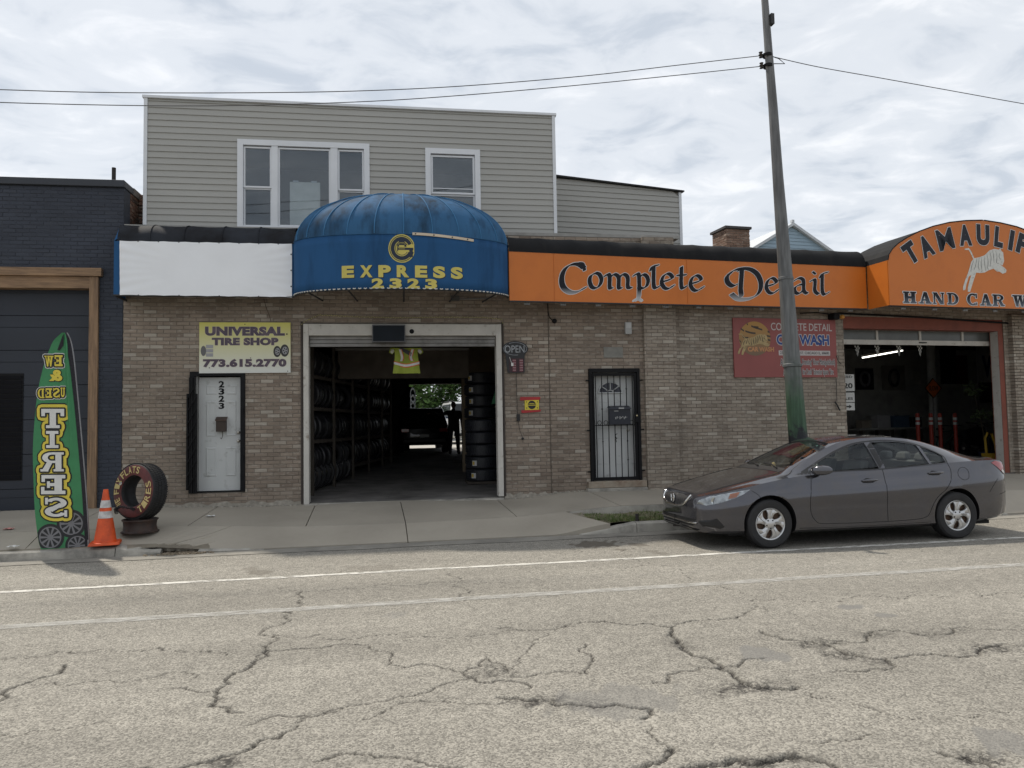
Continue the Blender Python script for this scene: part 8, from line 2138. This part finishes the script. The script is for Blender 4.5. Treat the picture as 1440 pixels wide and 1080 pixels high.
# ---- person by the black car, seen against the light
def skin_person(name, label, loc, rz, joints, edges, radii, mat_):
    me = bpy.data.meshes.new('body'); me.from_pydata(joints, edges, []); o = bpy.data.objects.new('body', me); COL.objects.link(o)
    sk = o.modifiers.new('skin', 'SKIN'); sk.use_smooth_shade = True
    for i, r in enumerate(radii): me.skin_vertices[0].data[i].radius = (r, r * .85) if isinstance(r, float) else r
    me.skin_vertices[0].data[0].use_root = True
    sb = o.modifiers.new('sub', 'SUBSURF'); sb.levels = 2; sb.render_levels = 2
    dg = bpy.context.evaluated_depsgraph_get(); dg.update(); m2 = bpy.data.meshes.new_from_object(o.evaluated_get(dg)); bpy.data.objects.remove(o)
    m2.materials.append(mat_)
    p = empty(name, label, 'person', loc, rz); b = link('body', m2, p, smooth=60)
    return p
pj = [(0,0,.95),(0,0,1.15),(0,-.01,1.35),(0,0,1.47),(0,-.01,1.56),(-.10,0,.88),(-.12,-.03,.48),(-.13,0,.08),(-.13,-.12,.04),(.10,0,.88),(.13,-.02,.48),(.15,.02,.08),(.16,-.10,.04),(-.19,0,1.40),(-.42,.03,1.33),(-.66,.05,1.36),(-.76,.05,1.37),(.19,0,1.40),(.27,.0,1.14),(.28,-.08,.90),(.28,-.1,.82)]
pe = [(0,1),(1,2),(2,3),(3,4),(0,5),(5,6),(6,7),(7,8),(0,9),(9,10),(10,11),(11,12),(2,13),(13,14),(14,15),(15,16),(2,17),(17,18),(18,19),(19,20)]
pr2 = [.20,.19,.22,.07,.07,.13,.095,.07,.05,.13,.095,.07,.05,.095,.065,.05,.04,.095,.065,.05,.04]
dkc = M('dark_work_clothes', (.03, .03, .034), .85, var=.2, vs=9); skn = M('skin', (.22, .13, .09), .6); har = M('hair_dark', (.012, .01, .009), .7)
ppx = F1.pix(638, 600, -11.3)[0]
PER = skin_person('person', 'person in dark clothes standing beside the black car with one arm out', F1.world(ppx, 11.3, zfloor(11.3)), F1.a, pj, pe, pr2, dkc)
hd = MB(); hd.grid(lambda u, v: (.078 * math.sin(v * math.pi) * math.cos(u * 6.2832), .095 * math.sin(v * math.pi) * math.sin(u * 6.2832) - .01, 1.645 - .115 * math.cos(v * math.pi)), 20, 14); hd.build('head', skn, PER, smooth=80)
hr = MB(); hr.grid(lambda u, v: (.084 * math.sin(v * math.pi * .62) * math.cos(u * 6.2832), .10 * math.sin(v * math.pi * .62) * math.sin(u * 6.2832) + .0, 1.652 + .116 * math.cos(v * math.pi * .62)), 20, 8); hr.build('hair', har, PER, smooth=80)
fc = MB(); fc.lathe([(.001, .03), (.012, .015), (.016, 0)], 8, (0, -.10, 1.63), 'y'); fc.build('nose', skn, PER)
for sx2 in (-1, 1):
    fc = MB(); fc.lathe([(.001, .006), (.010, .003), (.012, 0)], 8, (sx2 * .032, -.094, 1.66), 'y'); fc.build('eye', ink, PER); fc = MB(); fc.lathe([(.001, .012), (.018, .008), (.022, 0)], 8, (sx2 * .078, .0, 1.645), 'x'); fc.build('ear', skn, PER)
def hand(parent, base, d, up):
    d = Vector(d).normalized(); up = Vector(up).normalized(); sd_ = d.cross(up); b = Vector(base)
    q = MB(); q.hexa([tuple(b + d * a * .09 + sd_ * c * .04 + up * e_ * .014) for a in (0, 1) for c, e_ in ((-1, -1), (1, -1), (1, 1), (-1, 1))])
    for k, ln in enumerate((.07, .08, .075, .06)):
        p0_ = b + d * .088 + sd_ * (-.03 + .02 * k); q.tube([p0_, p0_ + d * ln * .5 - up * .006, p0_ + d * ln - up * .022], [.010, .009, .007], 6)
    p0_ = b + d * .03 + sd_ * -.04; q.tube([p0_, p0_ + d * .03 - sd_ * .03, p0_ + d * .07 - sd_ * .035 - up * .01], [.012, .011, .008], 6)
    q.build('hand', skn, parent, smooth=50)
hand(PER, (-.77, .05, 1.37), (-1, 0, -.05), (0, 0, 1)); hand(PER, (.28, -.1, .82), (0, -.1, -1), (0, -1, 0))

# ================================================================== inside the car wash (frame F2)
def f2t(name, label, cat, x, y, z, group=None, rz=0.0):
    return empty(name, label, cat, F2.world(x, y, z), F2.a + rz, group)
zw = .43
# lit fluorescent tube
a = F2.pix(1213, 503, -3.0); b = F2.pix(1269, 493, -4.2)
FL = f2t('fluorescent_lamp', 'lit white fluorescent tube on the car wash ceiling', 'lamp', 0, 0, 0)
MB().tube([(a[0], 3.0, a[1]), (b[0], 4.2, b[1])], .018, 10).build('tube', EM('tube_light', (1, .97, .88), 2.2), FL)
MB().tube([(a[0], 3.0, a[1] + .05), (b[0], 4.2, b[1] + .05)], .035, 8).build('housing', white_old, FL)
for p_, yy in ((a, 3.0), (b, 4.2)): MB().tube([(p_[0], yy, p_[1] + .05), (p_[0], yy, 4.1)], .006, 5).build('hanger', ink, FL)
# red delineator posts
rp_ = M('post_red', (.36, .045, .03), .5, var=.1)
for px, nm in ((1290.4, 'leftmost'), (1309, 'second'), (1321.8, 'third'), (1343, 'rightmost')):
    yy = 3.6; x = F2.pix(px, 590, -yy)[0]; o = f2t('delineator_post', '%s of four red posts with white bands inside the car wash' % nm if nm in ('leftmost', 'rightmost') else '%s from left of four red posts with white bands inside the car wash' % nm, 'post', x, yy, zw, 'red delineator posts')
    zt = F2.pix(px, 581, -yy)[1] - zw
    MB().lathe([(.001, zt), (.03, zt), (.048, zt - .02), (.05, zt - .04), (.05, .04)], 16).build('tube', rp_, o, smooth=40); MB().lathe([(.001, .05), (.06, .05), (.18, .03), (.19, 0)], 16).build('base', black_metal, o)
    for ya, yb2 in ((587, 590.8), (593.6, 597.2)):
        za_, zb2 = F2.pix(px, yb2, -yy)[1] - zw, F2.pix(px, ya, -yy)[1] - zw; MB().lathe([(.0525, za_), (.0525, zb2)], 16).build('band', ink_w, o, smooth=40)
# SLOW sign
yy = 4.4; x, z = F2.pix(1312, 546, -yy); SL = f2t('slow_sign', 'orange diamond SLOW sign on a stand inside the car wash', 'sign', x, yy, zw)
hd_ = F2.pix(1324, 546, -yy)[0] - x; zz = z - zw
MB().prism([(hd_, zz), (0, zz + hd_), (-hd_, zz), (0, zz - hd_)], -.01, 0).build('border', black_metal, SL); e_ = hd_ * .88
MB().prism([(e_, zz), (0, zz + e_), (-e_, zz), (0, zz - e_)], -.016, -.011).build('face', M('sign_orange', (.50, .12, .025), .5), SL)
flat_text('lettering', 'SLOW', ink, SL, -e_ * .62, e_ * .62, zz - .07, zz + .07, -.019, .02)
MB().tube([(0, .02, 0), (0, .02, zz - .1)], .02, 8).build('stand', M('rail_steel'), SL)
# posters and big W on the rear wall
YW = 7.585
def poster(px0, py0, px1, py1, col_, nm, lab, extra=None):
    a, b, c, d = F2.box(px0, py0, px1, py1, -YW); o = f2t(nm, lab, 'poster', (a + b) / 2, YW, c)
    MB().box(-(b - a) / 2, (b - a) / 2, -.02, 0, 0, d - c).build('sheet', M('poster_%d' % px0, col_, .6, var=.3, vs=3), o)
    if extra: extra(o, b - a, d - c)
    return o
def ringx(o, w_, h_): MB().tube([(w_ * .25 * math.cos(t), -.03, h_ / 2 + h_ * .32 * math.sin(t)) for t in np.linspace(0, 6.283, 25)], .04, 6).build('ring_mark', M('ring_dim', (.16, .16, .18), .6), o)
poster(1203, 518, 1228, 548, (.02, .02, .028), 'dark_poster', 'black poster with a round mark on the left rear wall', ringx)
poster(1240, 514, 1272, 549, (.20, .19, .17), 'beige_poster', 'dull beige poster with a dark oval on the rear wall', lambda o, w_, h_: MB().tube([(w_ * .2 * math.cos(t), -.03, h_ / 2 + h_ * .32 * math.sin(t)) for t in np.linspace(0, 6.283, 25)], .05, 6).build('oval_mark', M('oval_dark', (.04, .04, .04), .6), o))
poster(1322, 490, 1344, 540, (.010, .012, .03), 'navy_banner', 'dark navy banner hanging left of the red one', None)
poster(1344.5, 500, 1360, 540, (.10, .02, .03), 'maroon_banner', 'dark maroon banner hanging right of the navy one', None)
poster(1283, 522, 1294, 540, (.42, .42, .38), 'white_notice', 'small white notice pinned on the rear wall', None)
a, b, c, d = F2.box(1381, 500, 1404, 531, -6.0)
WB = f2t('letter_w_banner', 'white banner with a large dark blue letter W', 'banner', (a + b) / 2, 6.0, c); MB().box(-(b - a) * .8, (b - a) * .8, 0, .02, -.3, d - c + .3).build('cloth', M('banner_white', (.42, .42, .42), .7), WB)
flat_text('lettering', 'W', M('banner_navy', (.02, .035, .12), .6), WB, -(b - a) / 2, (b - a) / 2, 0, d - c, -.004, .04)
x, z = F2.pix(1391, 552, -6.0); TV = f2t('dark_screen', 'dark flat screen on the car wash wall below the letter W', 'screen', x, 5.9, z); MB().box(-.45, .45, -.05, 0, -.3, .3).build('panel', M('screen_panel'), TV, bevel=.01); MB().box(-.47, .47, -.02, .04, -.32, .32).build('casing', black_metal, TV)
# white traffic boards stacked by the left jamb
for k, (y0, y1, tx) in enumerate(((526.5, 550, 'ED\n0'), (552, 565.5, 'ALES'), (566.5, 577, '→'))):
    a, b, c, d = F2.box(1191, y0, 1201 + k * .3, y1, -.9); o = f2t('white_board_sign', '%s of three white boards with black print inside the left jamb' % ['topmost', 'middle', 'lowest'][k], 'sign', a - .25, .9, c, 'white boards at the jamb')
    MB().box(0, b - a + .25, -.01, .01, 0, d - c).build('board', M('board_white', (.50, .50, .48), .6), o)
    if k == 0: flat_text('lettering', '20', ink, o, .15, b - a + .2, .06, (d - c) * .48, -.013, .03); flat_text('lettering', 'SPEED', ink, o, .05, b - a + .2, (d - c) * .78, (d - c) * .93, -.013, .02)
    elif k == 1: flat_text('lettering', 'SALES', ink, o, .05, b - a + .2, .05, (d - c) * .5, -.013, .02)
    else: MB().prism([(.2, (d - c) * .4), (.3, (d - c) * .4), (.3, (d - c) * .25), (.37, (d - c) * .5), (.3, (d - c) * .75), (.3, (d - c) * .6), (.2, (d - c) * .6)], -.014, -.011).build('arrow', ink, o)
# checkered pennants
for k, px in enumerate((1205.5, 1233.5, 1264, 1293.5)):
    x, z = F2.pix(px, 486, -.7); o = f2t('checkered_pennant', '%s checkered pennant from the left under the car wash door' % ['first', 'second', 'third', 'fourth'][k], 'pennant', x, .7, z, 'checkered pennants')
    hw_ = .075; ht = .24; nr = 6
    for mat_, par_ in ((ink_w, 0), (ink, 1)):
        q = MB()
        for i in range(nr):
            z0, z1 = -ht * i / nr, -ht * (i + 1) / nr; w0, w1 = hw_ * (1 - i / nr), hw_ * (1 - (i + 1) / nr)
            for j in range(4):
                if (i + j) % 2 == par_: u0, u1 = -1 + j * .5, -.5 + j * .5; q.hexa([(u0 * w1, 0, z1), (u1 * w1, 0, z1), (u1 * w1, .004, z1), (u0 * w1, .004, z1), (u0 * w0, 0, z0), (u1 * w0, 0, z0), (u1 * w0, .004, z0), (u0 * w0, .004, z0)])
        q.build('checks', mat_, o)
# workbench with clutter, bicycle, plant, cone, mop bucket
x0_ = F2.pix(1200, 600, -6.6)[0]; x1_ = F2.pix(1290, 600, -6.6)[0]
wb = f2t('workbench', 'long pale workbench along the rear wall of the car wash', 'workbench', x0_, 6.6, zw)
MB().box(0, x1_ - x0_, -.3, .5, .86, .92).build('top', iwl, wb)
for xx in (.05, (x1_ - x0_) / 2, x1_ - x0_ - .12):
    for yy2 in (-.25, .4): MB().box(xx, xx + .07, yy2, yy2 + .07, 0, .86).build('leg', rk, wb)
bm_ = [((.25, .22, .18), 'brown'), ((.35, .35, .36), 'grey'), ((.06, .10, .16), 'navy'), ((.04, .04, .04), 'black'), ((.30, .30, .26), 'pale')]
for k, (c_, nm) in enumerate(bm_):
    o = f2t('storage_box', '%s box standing on the long car wash workbench' % nm, 'box', x0_ + .3 + k * .62, 6.5, zw + .922); s = .18 + .05 * (k % 3)
    MB().box(-s, s, -s * .7, s * .7, 0, s * (1.2 + .4 * (k % 2))).build('carton', M('carton_' + nm, c_, .8), o, bevel=.01); MB().box(-s * 1.03, s * 1.03, -s * .73, s * .73, s * (1.2 + .4 * (k % 2)) + .001, s * (1.2 + .4 * (k % 2)) + .03).build('lid', M('carton_' + nm), o)
bx2, _ = F2.pix(1330, 620, -4.6); bk_ = f2t('bicycle', 'dark bicycle leaning behind the red posts in the car wash', 'bicycle', bx2, 4.6, zw, rz=.25)
bf = M('bike_frame', (.03, .10, .09), .4)
for xx in (-.52, .52):
    o = MB().tube([(.33 * math.cos(t), 0, .33 * math.sin(t)) for t in np.linspace(0, 6.2832, 33)], .02, 6).build('wheel', rub, bk_, smooth=60); o.location = (xx, 0, .35)
    q = MB()
    for k in range(10): q.tube([(0, 0, 0), (.32 * math.cos(k * .6283), 0, .32 * math.sin(k * .6283))], .002, 4)
    q.build('spokes', M('rail_steel'), o)
q = MB()
for A_, B_ in (((-.52, 0, .35), (-.12, 0, .35)), ((-.12, 0, .35), (-.25, 0, .85)), ((-.25, 0, .80), (.36, 0, .82)), ((-.12, 0, .35), (.36, 0, .78)), ((-.52, 0, .35), (-.25, 0, .80)), ((.52, 0, .35), (.34, 0, .95))): q.tube([A_, B_], .018, 8)
q.build('frame', bf, bk_, smooth=60); MB().box(-.36, -.14, -.06, .06, .86, .91).build('saddle', black_metal, bk_, bevel=.02); MB().tube([(.34, -.28, .98), (.32, 0, .96), (.34, .28, .98)], .014, 6).build('handlebar', black_metal, bk_)
px_, _ = F2.pix(1384, 600, -2.6); pt = f2t('potted_plant', 'tall leafy plant standing by the right side of the car wash bay', 'plant', px_, 2.6, zw)
MB().lathe([(.001, 0), (.13, 0), (.17, .28), (.18, .28), (.18, .31), (.15, .31), (.14, .25), (.001, .25)], 20).build('pot', M('pot_navy', (.02, .03, .06), .4), pt, smooth=40)
MB().tube([(0, 0, .25), (-.02, 0, .7), (-.10, 0, 1.15), (-.20, .02, 1.6), (-.32, 0, 1.95)], [.018, .016, .013, .010, .006], 6).build('stem', M('stem_brown', (.10, .08, .05), .8), pt)
q = MB(); rn = random.Random(4)
for k in range(150):
    t = rn.random(); c = Vector((-.08, 0, 1.25)) if k % 2 else Vector((-.30, 0, 1.9)); p_ = c + Vector((rn.gauss(0, .14), rn.gauss(0, .12), rn.gauss(0, .10))); a_ = Vector((rn.gauss(0, 1), rn.gauss(0, 1), rn.gauss(0, .7))).normalized() * .07; b_ = a_.cross(Vector((rn.gauss(0, 1), rn.gauss(0, 1), 1)).normalized()) * .5
    q.add([p_ - a_, p_ + b_, p_ + a_, p_ - b_], [(0, 1, 2, 3)])
q.build('leaves', M('plant_leaf', (.10, .14, .06), .6, var=.3), pt)['kind'] = 'stuff'
cxp = F2.pix(1405, 640, -1.2)[0]; o = make_cone('safety_cone', 'faded red cone just inside the right side of the car wash door', F2.world(cxp, 1.2, zw), .62, F2.a)
mx2 = F2.pix(1396, 640, -1.5)[0]; mbk2 = f2t('mop_wringer', 'yellow plastic mop wringer beside the red cone in the car wash', 'mop wringer', mx2, 1.5, zw)
yl = M('wringer_yellow', (.50, .32, .03), .5)
MB().hexa([(-.16, -.12, 0), (.16, -.12, 0), (.16, .12, 0), (-.16, .12, 0), (-.2, -.15, .34), (.2, -.15, .34), (.2, .15, .34), (-.2, .15, .34)]).build('bucket', yl, mbk2, bevel=.02); MB().tube([(-.18, 0, .34), (-.2, 0, .70), (-.12, 0, .82), (.0, 0, .80), (.10, 0, .55), (.12, 0, .34)], .03, 8).build('handle', yl, mbk2, smooth=50)
hx2, hz2 = F2.pix(1410, 613, -1.1); hm = f2t('white_helmet', 'white helmet hanging by the right jamb in the car wash', 'helmet', hx2, 1.1, hz2)
MB().grid(lambda u, v: (.13 * math.sin(v * 2.2) * math.cos(u * 6.2832), .15 * math.sin(v * 2.2) * math.sin(u * 6.2832), .13 * math.cos(v * 2.2)), 20, 10).build('shell', ink_w, hm, smooth=60); MB().box(-.10, .10, -.16, -.10, -.06, .03).build('visor', ink, hm, bevel=.02)
mo = f2t('motorcycle', 'dark motorcycle parked deep in the right of the car wash', 'motorcycle', F2.pix(1370, 620, -4.2)[0], 4.2, zw, rz=.3)
for xx in (-.65, .65):
    o = MB().lathe(tire_prof(.31, .21, .13), 28, axis='y', closed=True).build('wheel', rub, mo, smooth=40); o.location = (xx, 0, .31); MB().lathe([(.001, .02), (.21, .02)], 20, axis='y').build('disc', M('rail_steel'), o)
MB().hexa([(-.5, -.13, .5), (.35, -.13, .35), (.35, .13, .35), (-.5, .13, .5), (-.7, -.1, .82), (.35, -.15, .95), (.35, .15, .95), (-.7, .1, .82)]).build('body', M('moto_dark', (.02, .02, .022), .3), mo, bevel=.06)
MB().tube([(.65, .1, .31), (.42, .1, .98)], .025, 8).build('fork', chrome, mo); MB().tube([(.65, -.1, .31), (.42, -.1, .98)], .025, 8).build('fork', chrome, mo); MB().tube([(.36, -.38, 1.05), (.42, 0, 1.0), (.36, .38, 1.05)], .016, 8).build('handlebar', black_metal, mo); MB().tube([(-.9, -.16, .35), (-.2, -.16, .28), (.2, -.14, .3)], .045, 8).build('exhaust', chrome, mo)
